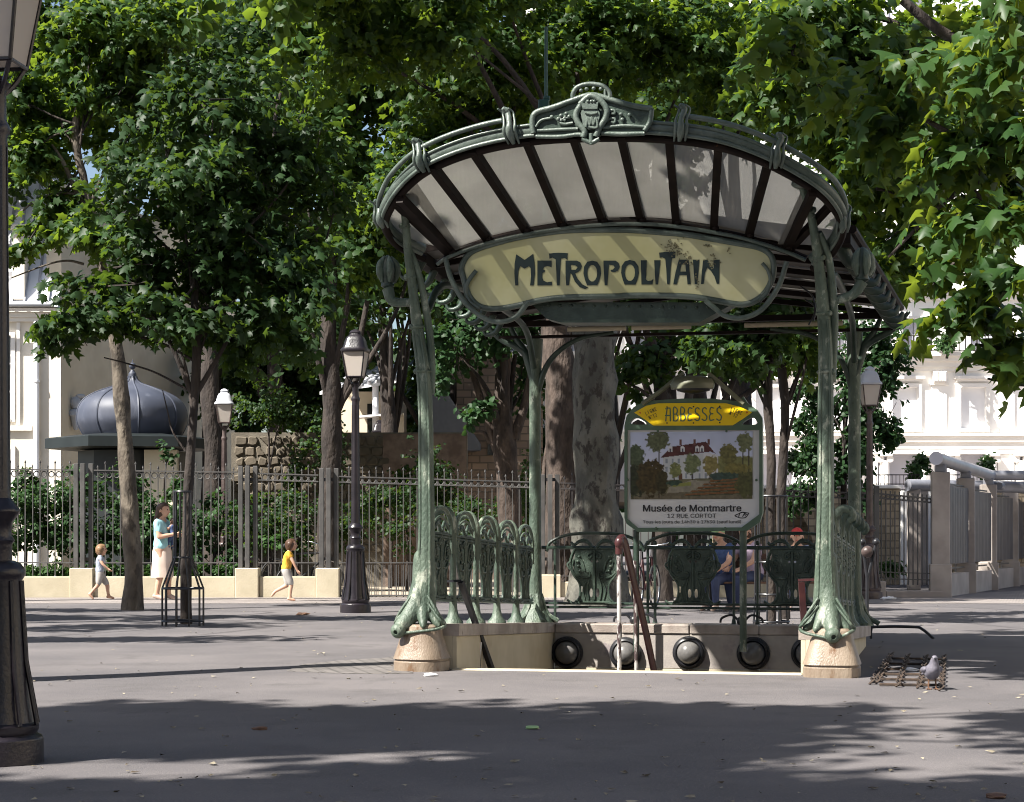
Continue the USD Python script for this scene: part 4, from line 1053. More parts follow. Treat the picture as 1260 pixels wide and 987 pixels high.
lay(poly_mask([(0.50, 0.72), (0.68, 0.73), (0.72, 0.80), (0.48, 0.90), (0.30, 0.92), (0.32, 0.82)]), (0.27, 0.25, 0.21), 0.25, 22)
lay(poly_mask([(0.36, 0.78), (0.5, 0.74), (0.5, 0.80), (0.34, 0.82)]), (0.24, 0.25, 0.10), 0.2)
lay(poly_mask([(0.06, 0.93), (0.5, 0.89), (1, 0.95), (1, 1.01), (0, 1.01)]), (0.17, 0.15, 0.11), 0.3, 30)
for k in range(5):
    y = 0.70 + 0.05 * k
    lay(poly_mask([(0.66 - 0.05 * k, y + 0.02), (0.93, y - 0.02), (0.95, y + 0.01), (0.64 - 0.05 * k, y + 0.045)]), (0.21, 0.115, 0.055), 0.35, 40)
    lay(poly_mask([(0.66 - 0.05 * k, y + 0.045), (0.95, y + 0.012), (0.95, y + 0.026), (0.64 - 0.05 * k, y + 0.058)]), (0.07, 0.08, 0.05), 0.3, 40)
for k, (tx_, y0_, y1_) in enumerate(((0.235, 0.25, 0.98), (0.80, 0.4, 0.66), (0.92, 0.3, 0.62), (0.97, 0.2, 0.62), (0.51, 0.5, 0.72), (0.655, 0.55, 0.7), (0.36, 0.6, 0.74))):
    lay((np.abs(gx - tx_) < 0.0045) * (gz > y0_) * (gz < y1_), (0.07, 0.055, 0.045), 0.2)
for k, (a, b, c_, d_, col) in enumerate(((0.23, 0.12, 0.10, 0.17, (0.13, 0.14, 0.09)), (0.05, 0.40, 0.07, 0.22, (0.10, 0.12, 0.08)), (0.05, 0.72, 0.11, 0.25, (0.055, 0.06, 0.035)), (0.17, 0.68, 0.12, 0.28, (0.085, 0.065, 0.03)), (0.26, 0.75, 0.05, 0.18, (0.07, 0.06, 0.03)), (0.51, 0.48, 0.065, 0.16, (0.17, 0.19, 0.11)), (0.66, 0.50, 0.06, 0.15, (0.24, 0.21, 0.10)), (0.37, 0.57, 0.05, 0.11, (0.19, 0.20, 0.10)), (0.80, 0.34, 0.075, 0.16, (0.16, 0.15, 0.07)), (0.94, 0.16, 0.07, 0.14, (0.17, 0.18, 0.11)), (0.88, 0.56, 0.12, 0.09, (0.19, 0.17, 0.07)), (0.78, 0.66, 0.14, 0.05, (0.07, 0.10, 0.08)), (0.95, 0.80, 0.09, 0.2, (0.11, 0.11, 0.05)), (0.36, 0.76, 0.07, 0.04, (0.06, 0.09, 0.07)), (0.72, 0.67, 0.05, 0.06, (0.07, 0.10, 0.09)))):
    lay(blob(a, b, c_, d_, 30 + k, 0.7), col, 0.5, 34, 50 + k)
pv = EW(np.stack([x0 + gx * (x1 - x0), np.full_like(gx, YI + 0.022), zt0 + gz * (zb0 - zt0)], -1).reshape(-1, 3))
ii, jj = np.meshgrid(np.arange(nz - 1), np.arange(nx - 1), indexing='ij')
q0 = ii * nx + jj
pf = np.vstack([np.stack([q0, q0 + nx, q0 + nx + 1], -1).reshape(-1, 3), np.stack([q0, q0 + nx + 1, q0 + 1], -1).reshape(-1, 3)])
M['poster'] = usdkit.material(stage, '/World/Looks/poster_print', {'a': ('attribute', {'attribute': 'paint'}), 'p': ('principled_bsdf', {'roughness': 0.12, 'specular_ior_level': 0.6})}, [('a.color', 'p.base_color')], surface='p.BSDF')
po = put('poster', trimesh.Trimesh(pv, pf, process=False), M['poster'], isg, False, label='painted poster of a white house with dark red roof among trees')
UsdGeom.PrimvarsAPI(UsdGeom.Mesh(po)).CreatePrimvar('paint', Sdf.ValueTypeNames.Color3fArray, 'vertex').Set(Vt.Vec3fArray.FromNumpy(np.clip(C ** 1.35 * 1.4, 0, 1).reshape(-1, 3).astype(np.float32)))


def itext(txt, u, v, wpx, hpx, name, bold=False):
    """text with its lower left corner at a pixel, wpx wide"""
    t = meshkit.text_mesh(txt, hpx / 118.0, 0.004, bold)
    a, b = PE(u, v, YI), PE(u + wpx, v, YI)
    vv = np.array(t.vertices)
    vv[:, 0] *= (b[0] - a[0]) / (vv[:, 0].max() - vv[:, 0].min())
    t.vertices = EW(np.stack([a[0] + vv[:, 0], YI + 0.029 - vv[:, 2], a[2] + vv[:, 1]], 1))
    put(name, t, M['ink'], isg, False)


itext('Musée de Montmartre', 755 + 163 / 4.7, 450 + 843 / 4.7, 570 / 4.7, 36 / 4.7, 'poster_title', True)
itext('12 RUE CORTOT', 755 + 305 / 4.7, 450 + 880 / 4.7, 282 / 4.7, 23 / 4.7, 'poster_address')
itext('Tous les jours de 14h30 à 17h30 (sauf lundi)', 755 + 166 / 4.7, 450 + 912 / 4.7, 568 / 4.7, 17 / 4.7, 'poster_hours')
lg = [[(700, 866), (722, 856), (745, 848), (780, 853)], [(702, 870), (730, 880), (760, 878), (778, 858)], [(722, 872), (730, 852), (752, 850), (760, 868)], [(745, 872), (756, 856), (772, 862)]]
put('poster_logo', [iplate(LineString(cr([PE(u, v, YI)[[0, 2]] for u, v in zi(l_)], 6)).buffer(0.005), YI + 0.0285, 0.004) for l_ in lg], M['ink'], isg, False)
for u in (783, 914.5):
    a, b = PE(u, 652, YI + 0.05), PE(u, 802, YI + 0.05)
    put('post', tube(EW([a, b]), 0.036 if u > 900 else 0.030, 10), M['green'] if u > 900 else M['green_dark'], isg, 50)
# lamp hood over the sign, on two stays
hc = PE(853, 472, YI)
hood = lathe([(0.005, 0.085), (0.10, 0.08), (0.17, 0.055), (0.20, 0.0), (0.19, -0.05), (0.17, -0.05), (0.16, -0.01)], (hc[0], YI - 0.06, hc[2] - 0.01), 20, sx=1.15, sy=0.75)
hood.vertices = EW(hood.vertices)
hp = put('lamp_hood', hood, M['olive'], isg, 50)
shade = lathe([(0.165, -0.045), (0.15, -0.09), (0.06, -0.115), (0.004, -0.12)], (hc[0] + 0.01, YI - 0.06, hc[2] + 0.01), 16, sx=1.1, sy=0.7)
shade.vertices = EW(shade.vertices)
put('lamp_bowl', shade, M['black'], hp, 50)
for pts in ([(790, 497), (812, 482), (832, 466), (841, 460)], [(915, 497), (900, 484), (884, 470), (872, 460)]):
    put('stay', tube(EW(cr([PE(u, v, YI - 0.02) for u, v in pts], 5)), 0.024, 6), M['olive'], isg, 50)
put('bolt', [ball(EW(PE(755 + x / 4.7, 450 + y / 4.7, YI - 0.005))[0], 0.014, sub=1) for x, y in ((255, 378), (653, 378), (245, 940), (645, 940), (826, 662), (82, 660))], M['frame_green'], isg, 40)


# ---------------------------------------------------------------- street lamps


def lantern_ring(w0, z0, w1, z1, t):
    """four tapered glazing bars"""
    out = []
    for sx in (-1, 1):
        for sy in (-1, 1):
            out.append(tube([(sx * w0, sy * w0, z0), (sx * w1, sy * w1, z1)], t, 6))
    for w, z in ((w0, z0), (w1, z1)):
        c = [(-w, -w, z), (w, -w, z), (w, w, z), (-w, w, z)]
        for a, b in zip(c, c[1:] + c[:1]):
            out.append(tube([a, b], t, 6))
    return out


def street_lamp(loc, rz, label, iron, roof, group, arms=False):
    t = thing('street_lamp', label, 'street lamp', loc, rz, group)
    base = lathe([(0.20, 0), (0.228, 0.0), (0.228, 0.115), (0.222, 0.13), (0.195, 0.145), (0.205, 0.165), (0.205, 0.185), (0.185, 0.20), (0.165, 0.30), (0.145, 0.50), (0.13, 0.75), (0.122, 0.90), (0.138, 0.925), (0.138, 0.955), (0.118, 0.985), (0.085, 1.0)], (0, 0, 0), 24)
    b = put('pedestal', base, iron, t, 40, local=True)
    put('pedestal_flute', [tube([(0.207 * math.cos(a), 0.207 * math.sin(a), 0.19), (0.150 * math.cos(a), 0.150 * math.sin(a), 0.5), (0.125 * math.cos(a), 0.125 * math.sin(a), 0.9)], 0.012, 5) for a in np.arange(10) * PI / 5], iron, b, 60, local=True)
    put('neck', [lathe([(0.075, 0.99), (0.075, 1.08), (0.088, 1.10), (0.072, 1.13), (0.078, 1.19), (0.112, 1.235), (0.112, 1.255), (0.085, 1.29), (0.068, 1.31)], (0, 0, 0), 20), [ball((0.082 * math.cos(a), 0.082 * math.sin(a), 1.16), 0.02, sub=1) for a in np.arange(8) * PI / 4]], iron, t, 40, local=True)
    sh = lathe([(0.068, 1.30), (0.060, 2.2), (0.052, 3.10), (0.066, 3.12), (0.066, 3.15), (0.048, 3.18), (0.045, 3.32), (0.07, 3.36), (0.03, 3.40)], (0, 0, 0), 18)
    p = put('post', sh, iron, t, 40, local=True)
    put('flute', [tube([(0.062 * math.cos(a), 0.062 * math.sin(a), 1.35), (0.050 * math.cos(a), 0.050 * math.sin(a), 3.05)], 0.008, 4) for a in np.arange(8) * PI / 4], iron, p, 60, local=True)
    put('lantern_cradle', [tube(cr([(0, 0, 3.28), (sx * 0.06, sy * 0.06, 3.36), (sx * 0.108, sy * 0.108, 3.46)], 5), 0.012, 6) for sx in (-1, 1) for sy in (-1, 1)], iron, t, 40, local=True)
    fr = put('lantern_frame', lantern_ring(0.112, 3.46, 0.165, 3.83, 0.011), iron, t, 40, local=True)
    for k in range(4):
        c, s_ = math.cos(k * PI / 2), math.sin(k * PI / 2)
        v = np.array([(-0.108, -0.110, 3.47), (0.108, -0.110, 3.47), (0.16, -0.163, 3.82), (-0.16, -0.163, 3.82)])
        v2 = v + [0, 0.006, 0]
        vv = np.vstack([v, v2])
        vv = np.column_stack([vv[:, 0] * c - vv[:, 1] * s_, vv[:, 0] * s_ + vv[:, 1] * c, vv[:, 2]])
        put('glass_pane', trimesh.Trimesh(vv, [[0, 1, 2], [0, 2, 3], [4, 6, 5], [4, 7, 6], [0, 4, 5], [0, 5, 1], [1, 5, 6], [1, 6, 2], [2, 6, 7], [2, 7, 3], [3, 7, 4], [3, 4, 0]], process=False), M['lampglass'], fr, False, local=True)
    put('lantern_roof', lathe([(0.19, 3.825), (0.20, 3.835), (0.20, 3.86), (0.165, 3.90), (0.14, 4.0), (0.115, 4.05), (0.085, 4.07), (0.075, 4.09), (0.085, 4.11), (0.06, 4.14), (0.02, 4.16)], (0, 0, 0), 32, power=5.0), roof, t, 40, local=True)
    return t


LG = 'lantern street lamps of the square'
lp = G(437.5, 753.8)
street_lamp(lp, -0.15, 'dark lantern street lamp on the asphalt, on the left between boy in yellow and entrance', M['lampiron'], M['lampiron'], LG)
street_lamp(G(-4, 938), -0.12, 'very near dark street lamp cut off by the left edge of the picture', M['lampiron'], M['lampiron'], LG)
p_ = G(1070, 737)
street_lamp(p_, 0.1, 'brown street lamp with pale lantern roof on the right, behind the right pillars', M['lampbrown'], M['zinc'], LG)
p_ = P(276, 700, 41.0)
street_lamp((p_[0], 41.0, 0), 0.1, 'brown street lamp with pale lantern behind the left fence beside the onion dome', M['lampbrown'], M['zinc'], LG)
p_ = P(467, 700, 52.0)
street_lamp((p_[0], 52.0, 0), 0.0, 'small far street lamp in the garden behind the fence gate', M['lampbrown'], M['lampiron'], LG)

# forked stand beside the right lamp
fs = thing('forked_stand', 'thin dark forked stand leaning beside the right street lamp', 'stand', G(1067, 772))
yk = G(1067, 772)[1]
put('leg', tube([P(1067, 771, yk), P(1067, 705, yk)], 0.022, 8), M['black'], fs)
put('arm', tube(cr([P(1067, 712, yk), P(1073, 690, yk), P(1078, 668, yk)], 4), 0.02, 8), M['black'], fs)
put('arm', tube(cr([P(1067, 712, yk), P(1064, 690, yk), P(1061, 670, yk)], 4), 0.02, 8), M['black'], fs)
put('knob', [ball(P(1078, 667, yk), 0.045), ball(P(1061, 667, yk), 0.04)], M['black'], fs)
put('hub', ball(P(1067, 679, yk), 0.075), M['lampbrown'], fs)

# low hoop rail right of the entrance
hp_ = thing('hoop_rail', 'low thin dark hoop rail right of the entrance', 'rail', G(1100, 785))
a, b = G(1072, 786), G(1149, 786)
put('rail', tube(cr([a, a + [0, 0, 0.10], a + [0.05, 0, 0.13], b + [-0.22, 0, 0.13], b + [-0.12, 0, 0.10], b], 6), 0.016, 6), M['black'], hp_)

# chain grating and pigeon
gt = thing('chain_grating', 'rusty chain grating lying on the asphalt right of the right pillar', 'grating', G(1115, 828) + [0, 0, 0.0])
for (u0, v0, u1, v1) in ((1072, 843, 1098, 806), (1080, 842, 1097, 808), (1105, 846, 1118, 808), (1131, 848, 1140, 809), (1158, 851, 1162, 809)):
    a, b = G(u0, v0), G(u1, v1)
    n = 19
    ms = []
    for i in range(n):
        c = a + (b - a) * (i + 0.5) / n
        d = (b - a) / np.linalg.norm(b - a)
        ang = math.atan2(d[1], d[0])
        rr = trimesh.creation.torus(0.030, 0.008, 10, 6)
        rr.apply_scale((3.2, 0.8, 0.8))
        rr.apply_transform(trimesh.transformations.rotation_matrix(0.6 if i % 2 else -0.6, (1, 0, 0)))
        rr.apply_transform(mat4(c + [0, 0, 0.018], ang))
        ms.append(rr)
    put('chain', ms, M['rust'], gt, 50)
for k in range(6):
    v = 812 + k * 6.5
    put('cross_bar', tube([G(1082 + 2.2 * (5 - k), v) + [0, 0, 0.014], G(1161, v + 1) + [0, 0, 0.014]], 0.011, 5), M['rust'], gt)

pg_ = G(1147, 848.5)
pt = thing('pigeon', 'grey pigeon standing on the rusty chain grating', 'pigeon', pg_)
pb = hulls([[((0, 0.0, 0.13), 0.062), ((0, -0.05, 0.155), 0.05)], [((0, 0, 0.13), 0.06), ((0, 0.13, 0.12), 0.022)], [((0, -0.05, 0.16), 0.045), ((0, -0.075, 0.225), 0.024)], [((0, -0.075, 0.225), 0.026), ((0, -0.085, 0.235), 0.024)]], 0.012, 4)
put('body', pb, M['pigeon'], pt, 60, local=True)
put('tail', hulls([[((-0.02, 0.1, 0.12), 0.01), ((0.02, 0.1, 0.12), 0.01), ((-0.03, 0.21, 0.10), 0.007), ((0.03, 0.21, 0.10), 0.007)]], 0.02, 0), M['pigeon'], pt, 60, local=True)
for s in (-1, 1):
    put('wing', hulls([[((s * 0.055, -0.02, 0.15), 0.022), ((s * 0.05, 0.07, 0.14), 0.025), ((s * 0.025, 0.16, 0.125), 0.008)]], 0.015, 2), M['pigeon'], pt, 60, local=True)
    put('leg', [tube([(s * 0.025, 0, 0.08), (s * 0.028, -0.005, 0.006)], 0.006, 6)] + [tube([(s * 0.028, -0.005, 0.006), (s * 0.028 + dx, -0.035 + abs(dx) * 0.4, 0.005)], 0.005, 5) for dx in (-0.018, 0, 0.018)], M['wood'], pt, local=True)
    put('eye', ball((s * 0.02, -0.092, 0.238), 0.005, sub=1), M['eye'], pt, local=True)
put('beak', lathe([(0.009, 0), (0.007, 0.012), (0.001, 0.026)], (0, 0, 0), 8).apply_transform(trimesh.transformations.rotation_matrix(PI / 2, (1, 0, 0))).apply_translation((0, -0.105, 0.232)), M['black'], pt, local=True)

# scraps on the ground
r3 = np.random.default_rng(21)
for k, (u, v, sz, m, lab) in enumerate(((1094, 738, 0.10, 'litter', 'white crumpled paper by the foot of the right street lamp'), (1120, 826, 0.05, 'litter', 'small white scrap on the chain grating'),
                                       (372, 757, 0.07, 'wood', 'brown dry leaf on the asphalt behind the running boy'), (655, 897, 0.035, 'cloth_green', 'dark bottle cap in the shaded foreground'),
                                       (320, 898, 0.035, 'wood', 'dry leaf in the shaded foreground on the left'), (530, 832, 0.045, 'litter', 'paper scraps in front of the left plinth'),
                                       (1227, 982, 0.04, 'wood', 'dry twig near the lower right corner'))):
    p = G(u, v)
    tri = trimesh.creation.icosphere(2, sz)
    n_ = meshkit.noise(tri.vertices * 30 + k * 7)
    tri.vertices = tri.vertices * (0.6 + 0.7 * n_[:, None]) * np.array([1.3, 1.0, 0.35])
    tri.apply_translation(p + [0, 0, sz * 0.25])
    tag(put('scrap', tri, M[m], smooth=False), lab, 'litter')

rl_ = np.random.default_rng(31)
bits = []
for _ in range(520):
    y = 8 + 26 * rl_.uniform() ** 1.6
    x = rl_.uniform(-0.27, 0.27) * y
    if hole.buffer(0.4).contains(Point(x, y)):
        continue
    a_, sz = rl_.uniform(0, 6.3), rl_.uniform(0.008, 0.024)
    pl_ = np.array([(math.cos(a_ + t) * sz * rl_.uniform(0.5, 1.2) * (1.6 if j % 2 else 0.8), math.sin(a_ + t) * sz * rl_.uniform(0.5, 1.2), 0.004 + rl_.uniform(0, 0.012)) for j, t in enumerate(np.arange(5) * 1.257)])
    bits.append(trimesh.Trimesh(pl_ + [x, y, 0], [[0, 1, 2], [0, 2, 3], [0, 3, 4]], process=False))
M['litterbits'] = mat('dry_litter', (0.05, 0.035, 0.02), (0.34, 0.30, 0.22), 9.0, 0.9)
tag(put('ground_litter', bits, M['litterbits'], smooth=False), 'tiny dry leaf bits and grit scattered over the asphalt', 'litter', kind='stuff')

# ---------------------------------------------------------------- fences in front of the garden
YF = 36.5
SF = F / YF
zf = lambda v: H + (HZ - v) / SF
xf = lambda u: (u - CX) / SF
ftop = lambda u: float(np.interp(u, [0, 300, 600, 1060], [572, 576, 584, 600]))
segs = [(-40, 87), (116, 290), (319, 389)]
lw = thing('low_wall', 'low limestone garden wall with square piers on the left below the fence', 'wall', (xf(200), YF, 0))
for a, b in segs:
    n = max(1, round((b - a) / 58))
    for k in range(n):
        put('wall_stone', cbox(xf(a + (b - a) * k / n) + 0.004, xf(a + (b - a) * (k + 1) / n) - 0.004, YF - 0.06, YF + 0.30, -0.05, zf(709.5), 0.012), M['limestone'], lw, False)
for a, b in ((87, 116), (290, 319), (389, 418)):
    put('pier', cbox(xf(a), xf(b), YF - 0.12, YF + 0.36, -0.05, zf(699), 0.015), M['limestone'], lw, False)
lw2 = thing('low_wall', 'pale low garden wall seen between the back railing of the entrance', 'wall', (xf(860), YF, 0))
for k in range(7):
    a, b = 664 + k * 58, 664 + (k + 1) * 58
    put('wall_stone', cbox(xf(a) + 0.004, xf(b) - 0.004, YF - 0.06, YF + 0.30, -0.05, zf(716), 0.012), M['limestone'], lw2, False)
put('pier', cbox(xf(660), xf(690), YF - 0.12, YF + 0.36, -0.05, zf(707), 0.015), M['limestone'], lw2, False)


def fence_run(label, u0, u1, vb, rail_vs, step, group=None, tall=True, m='fence', dense=None):
    t = thing('iron_fence', label, 'fence', (xf((u0 + u1) / 2), YF + 0.12, 0))
    y = YF + 0.12
    n = max(2, int(round((u1 - u0) / step)))
    for k in range(n):
        u = u0 + (u1 - u0) * (k + 0.5) / n
        top = ftop(u) - (5 if (k % 2 and tall) else 0)
        put('bar', [tube([(xf(u), y, zf(vb)), (xf(u), y, zf(top + 2))], 0.0125, 4), lathe([(0.012, zf(top + 2.2)), (0.02, zf(top + 1.2)), (0.003, zf(top - 1.5))], (xf(u), y, 0), 4)], M[m], t, False)
    for v_off in rail_vs:
        za, zb_ = (zf(ftop(u0) + v_off), zf(ftop(u1) + v_off)) if v_off < 60 else (zf(v_off), zf(v_off))
        put('rail', bar((xf(u0), y, za), (xf(u1), y, zb_), 0.045, 0.022), M[m], t, False)
    rings = []
    for k in range(n - 1):
        u = u0 + (u1 - u0) * (k + 1.0) / n
        tt = trimesh.creation.torus(0.050, 0.011, 12, 5)
        tt.apply_transform(trimesh.transformations.rotation_matrix(PI / 2, (1, 0, 0)))
        tt.apply_translation((xf(u), y, zf(ftop(u) + 10.5)))
        rings.append(tt)
    put('ring', rings, M[m], t, False, kind='stuff')
    if dense:
        for k in range(n * 2):
            u = u0 + (u1 - u0) * (k + 0.25) / (2 * n)
            put('short_bar', tube([(xf(u) + 0.02, y, zf(dense[1])), (xf(u) + 0.02, y, zf(dense[0]))], 0.009, 4), M[m], t, False)
    return t


fence_run('leftmost panel of the grey iron fence, before green shrubs', -40, 89, 709, (5, 692.5), 9.2)
fence_run('grey iron fence panel behind the woman and the tree guard', 114, 291, 709, (5, 692.5), 9.2)
fence_run('narrow grey iron fence panel behind the running boy', 317, 391, 709, (6, 14, 692.5), 8.6)
fence_run('grey iron gate reaching down to the ground behind the dark street lamp', 416, 660, 735, (7, 14, 692.5, 733), 8.5, dense=(694, 733))
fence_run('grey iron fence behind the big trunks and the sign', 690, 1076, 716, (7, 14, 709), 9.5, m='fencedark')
PG = 'triple fence posts on stone piers'
for k, (u, lab) in enumerate(((101, 'triple grey fence post beside the bareheaded toddler'), (304, 'triple grey fence post between tree guard and running boy'), (404, 'triple grey fence post just left of the dark street lamp'), (677, 'triple grey fence post just right of the slim back pillar'))):
    t = thing('fence_post', lab, 'post', (xf(u), YF + 0.12, zf(700)), 0, PG)
    for j, (du, dy) in enumerate(((-9, 0.0), (0, -0.06), (9, 0.02))):
        w = 0.042
        put('post', cbox(xf(u + du) - w, xf(u + du) + w, YF + 0.12 + dy - w, YF + 0.12 + dy + w, zf(701) if u < 600 else zf(708), zf(ftop(u) - 3), 0.006), M['fence'], t, False)
    for v in (592, 690):
        put('clip', cbox(xf(u - 9), xf(u + 9), YF + 0.10, YF + 0.13, zf(v), zf(v - 4), 0.003), M['fencedark'], t, False)

# ---------------------------------------------------------------- right: gate, pergola of columns and tubes
gtr = thing('tall_gate', 'tall grey barred gate left of the pale columns on the right', 'gate', (xf(1117), YF + 0.1, 0))
put('gate_post', cbox(xf(1076), xf(1082), YF, YF + 0.1, zf(716), zf(598), 0.008), M['fence'], gtr, False)
put('rail', [bar((xf(1082), YF + 0.05, zf(v0)), (xf(1155), YF + 0.05, zf(v1)), 0.04, 0.03) for v0, v1 in ((607.5, 614.5), (613, 619))], M['fence'], gtr, False)
put('lower_rail', [bar((xf(1082), YF + 0.05, zf(v0)), (xf(1155), YF + 0.05, zf(v1)), 0.03, 0.018) for v0, v1 in ((704, 706), (712, 714))], M['fence'], gtr, False)
for k in range(13):
    u = 1085 + k * 5.6
    put('bar', tube([(xf(u), YF + 0.05, zf(720)), (xf(u), YF + 0.05, zf(603 + 0.1 * (u - 1085)))], 0.014, 5), M['fence'], gtr, False)
put('ring', [trimesh.creation.torus(0.032, 0.009, 10, 5).apply_transform(trimesh.transformations.rotation_matrix(PI / 2, (1, 0, 0))).apply_translation((xf(1087.8 + 5.6 * k), YF + 0.05, zf(610.5 + 0.55 * k))) for k in range(12)], M['fence'], gtr, False, kind='stuff')
lw3 = thing('low_wall', 'low stepped concrete wall under the tall gate', 'wall', (xf(1115), YF, 0))
put('wall_stone', cbox(xf(1072), xf(1089), YF - 0.1, YF + 0.3, -0.1, zf(715), 0.012), M['concrete'], lw3, False)
put('wall_stone', cbox(xf(1089.3), xf(1160), YF - 0.1, YF + 0.3, -0.1, zf(727), 0.012), M['concrete'], lw3, False)

pg0 = P(1157, 700, 36.6)
pd = np.array([0.378, 0.926, 0])
perg = thing('pergola', 'row of pale square columns carrying grey steel tubes on the right', 'pergola', (pg0[0], pg0[1], 0))


def along(u):
    t = (pg0[0] - (u - CX) / F * pg0[1]) / ((u - CX) / F * pd[1] - pd[0])
    return pg0 + pd * t


cols = [(1157, 581, 737), (1188, 588.5, 735), (1216, 596.5, 733), (1243, 603, 731), (1266, 608.5, 729), (1288, 613, 728)]
prang = math.atan2(pd[1], pd[0]) - PI / 2
for i, (u, vt, vb) in enumerate(cols):
    c = along(u)
    Y = c[1]
    zt, zb_ = H + (HZ - vt) / F * Y, min(0.0, H + (HZ - vb) / F * Y) - 0.05
    hw = 0.165
    m = cbox(-hw, hw, -hw, hw, zb_, zt, 0.012)
    m.apply_transform(mat4((c[0], c[1], 0), prang + 0.25))
    put('column', m, M['concrete'], perg, False)
    m = cbox(-hw - 0.03, hw + 0.03, -hw - 0.03, hw + 0.03, zb_, H + (HZ - 694) / F * 36.6 + 0.0 - 0.02 * i, 0.012)
    m.apply_transform(mat4((c[0], c[1], 0), prang + 0.25))
    put('plinth', m, M['concrete'], perg, False)
    m = cbox(-0.1, 0.1, -0.1, 0.1, zt, zt + 0.13, 0.01)
    m.apply_transform(mat4((c[0], c[1], 0), prang + 0.25))
    put('saddle', m, M['steel'], perg, False)
    if i < len(cols) - 1:
        c2 = along(cols[i + 1][0])
        zt2 = H + (HZ - cols[i + 1][1]) / F * c2[1]
        a = c + (c2 - c) * 0.12
        b = c + (c2 - c) * 0.92
        m = bar((a[0], a[1], 0.17), (b[0], b[1], 0.17), 0.22, 0.5)
        put('low_wall', m, M['concrete'], perg, False)
        for k in range(12):
            q_ = a + (b - a) * (k + 0.5) / 12 + np.array([0.08, 0.0, 0])
            put('slat', bx((q_[0], q_[1], (0.55 + zt - 0.28) / 2 + 0.05), (0.035, np.linalg.norm(b - a) / 12 - 0.018, zt - 0.35 - 0.5), prang), M['slat'], perg, False)
        for z in (0.52, 0.66, zt - 0.2, zt - 0.3):
            put('rail', bar((a[0], a[1], z), (b[0], b[1], z), 0.03, 0.03), M['fence'], perg, False)
ta = along(1152)
zt_a = H + (HZ - 564) / F * ta[1]
tb = along(1219)
zt_b = H + (HZ - 585) / F * tb[1]
tc_ = tb + np.array([4.0, 1.2, 0])
put('steel_tube', tube([np.array([ta[0], ta[1], zt_a]), np.array([tb[0], tb[1], zt_b])], 0.115, 18), M['steel'], perg, 50)
put('steel_tube', tube([np.array([tb[0] - 0.02, tb[1], zt_b]), np.array([tc_[0], tc_[1], zt_b + 0.02])], 0.105, 18), M['steel'], perg, 50)
put('steel_tube', tube([np.array([tb[0] + 0.2, tb[1] + 0.1, zt_b - 0.22]), np.array([tb[0] + 3.5, tb[1] + 6.0, zt_b - 0.4])], 0.08, 14), M['steel'], perg, 50)
y2 = 41.5
put('steel_tube', tube([P(1117, 597, y2), P(1290, 600, y2 + 1.5)], 0.125, 18), M['steel'], perg, 50)
put('tube_cap', spin([(0.10, 0), (0.118, 0.004), (0.125, 0.012)], np.array([ta[0], ta[1], zt_a]) - 0.01 * pd, -pd, 18), M['lavender'], perg, 50)
put('column', cbox(P(1118, 0, 41.6)[0], P(1132, 0, 41.6)[0], 41.5, 41.8, 0, P(0, 602, 41.6)[2], 0.01), M['concrete'], perg, False)

# terrace wall with an arch
YT = 46.0
tw = thing('terrace_wall', 'rough stone terrace wall with a low arch behind the right fence', 'wall', (P(1000, 0, YT)[0], YT, 0))
tx = lambda u: P(u, 0, YT)[0]
tz = lambda v: P(0, v, YT)[2]
wp = sbox(tx(880), 0, tx(1107), tz(601))
ac = (tx(948), tz(690))
arch = Point(ac).buffer(1.0, 24)
arch = affinity.scale(arch, (tx(1003) - tx(948)), (tz(613) - tz(690)), origin=ac).union(sbox(ac[0] - (tx(1003) - tx(948)), 0, tx(1003), ac[1]))
wp = wp.difference(arch)
put('wall_face', plate(wp, 0.7, lambda v: np.stack([v[:, 0], YT + v[:, 2], v[:, 1]], 1)), M['archstone'], tw, False)
put('arch_back', bb(tx(890), tx(1010), YT + 0.62, YT + 0.7, 0, tz(612)), M['archstone'], tw, False)
put('coping', cbox(tx(880), tx(1110), YT - 0.06, YT + 0.76, tz(601), tz(597), 0.01), M['whitestone'], tw, False)
put('white_pier', cbox(tx(1107.5), tx(1152), YT - 0.1, YT + 0.7, 0, tz(604), 0.01), M['whitewall'], tw, False)
put('white_pier', cbox(tx(1128), tx(1139), YT - 0.3, YT - 0.104, 0, tz(604), 0.01), M['concrete'], tw, False)
put('terrace_slab', bb(tx(640), tx(1500), YT + 0.77, 58, tz(601) - 0.3, tz(601)), M['concrete'], tw, False)
put('terrace_face', bb(tx(1152.5), tx(1500), YT + 0.1, YT + 0.75, 0, tz(601)), M['archstone'], tw, False)
rl = thing('terrace_railing', 'thin dark railing on the terrace before the white building', 'railing', (tx(1100), YT + 0.5, tz(597)))
put('rail', [bar((tx(1000), YT + 0.5, tz(v)), (tx(1260), YT + 0.5, tz(v)), 0.03, 0.025) for v in (583.5, 595)], M['fencedark'], rl, False)
for k in range(54):
    put('bar', tube([(tx(1002 + 4.8 * k), YT + 0.5, tz(596.5)), (tx(1002 + 4.8 * k), YT + 0.5, tz(583))], 0.009, 4), M['fencedark'], rl, False)

# ---------------------------------------------------------------- white building on the right
YB = 56.0
bxp = lambda u: (u - CX) / F * YB
bzp = lambda v: H + (HZ - v) / F * YB
wbld = thing('white_building', 'sunlit white building with cornices, shuttered windows and balcony behind the right trees', 'building', (bxp(1100), YB, 2.0))


def fb(u0, v0, u1, v1, proj, back=0.0):
    """block on the facade: proj metres proud of it (negative = recessed)"""
    return bb(bxp(u0), bxp(u1), YB - proj, YB + back, bzp(v1), bzp(v0))


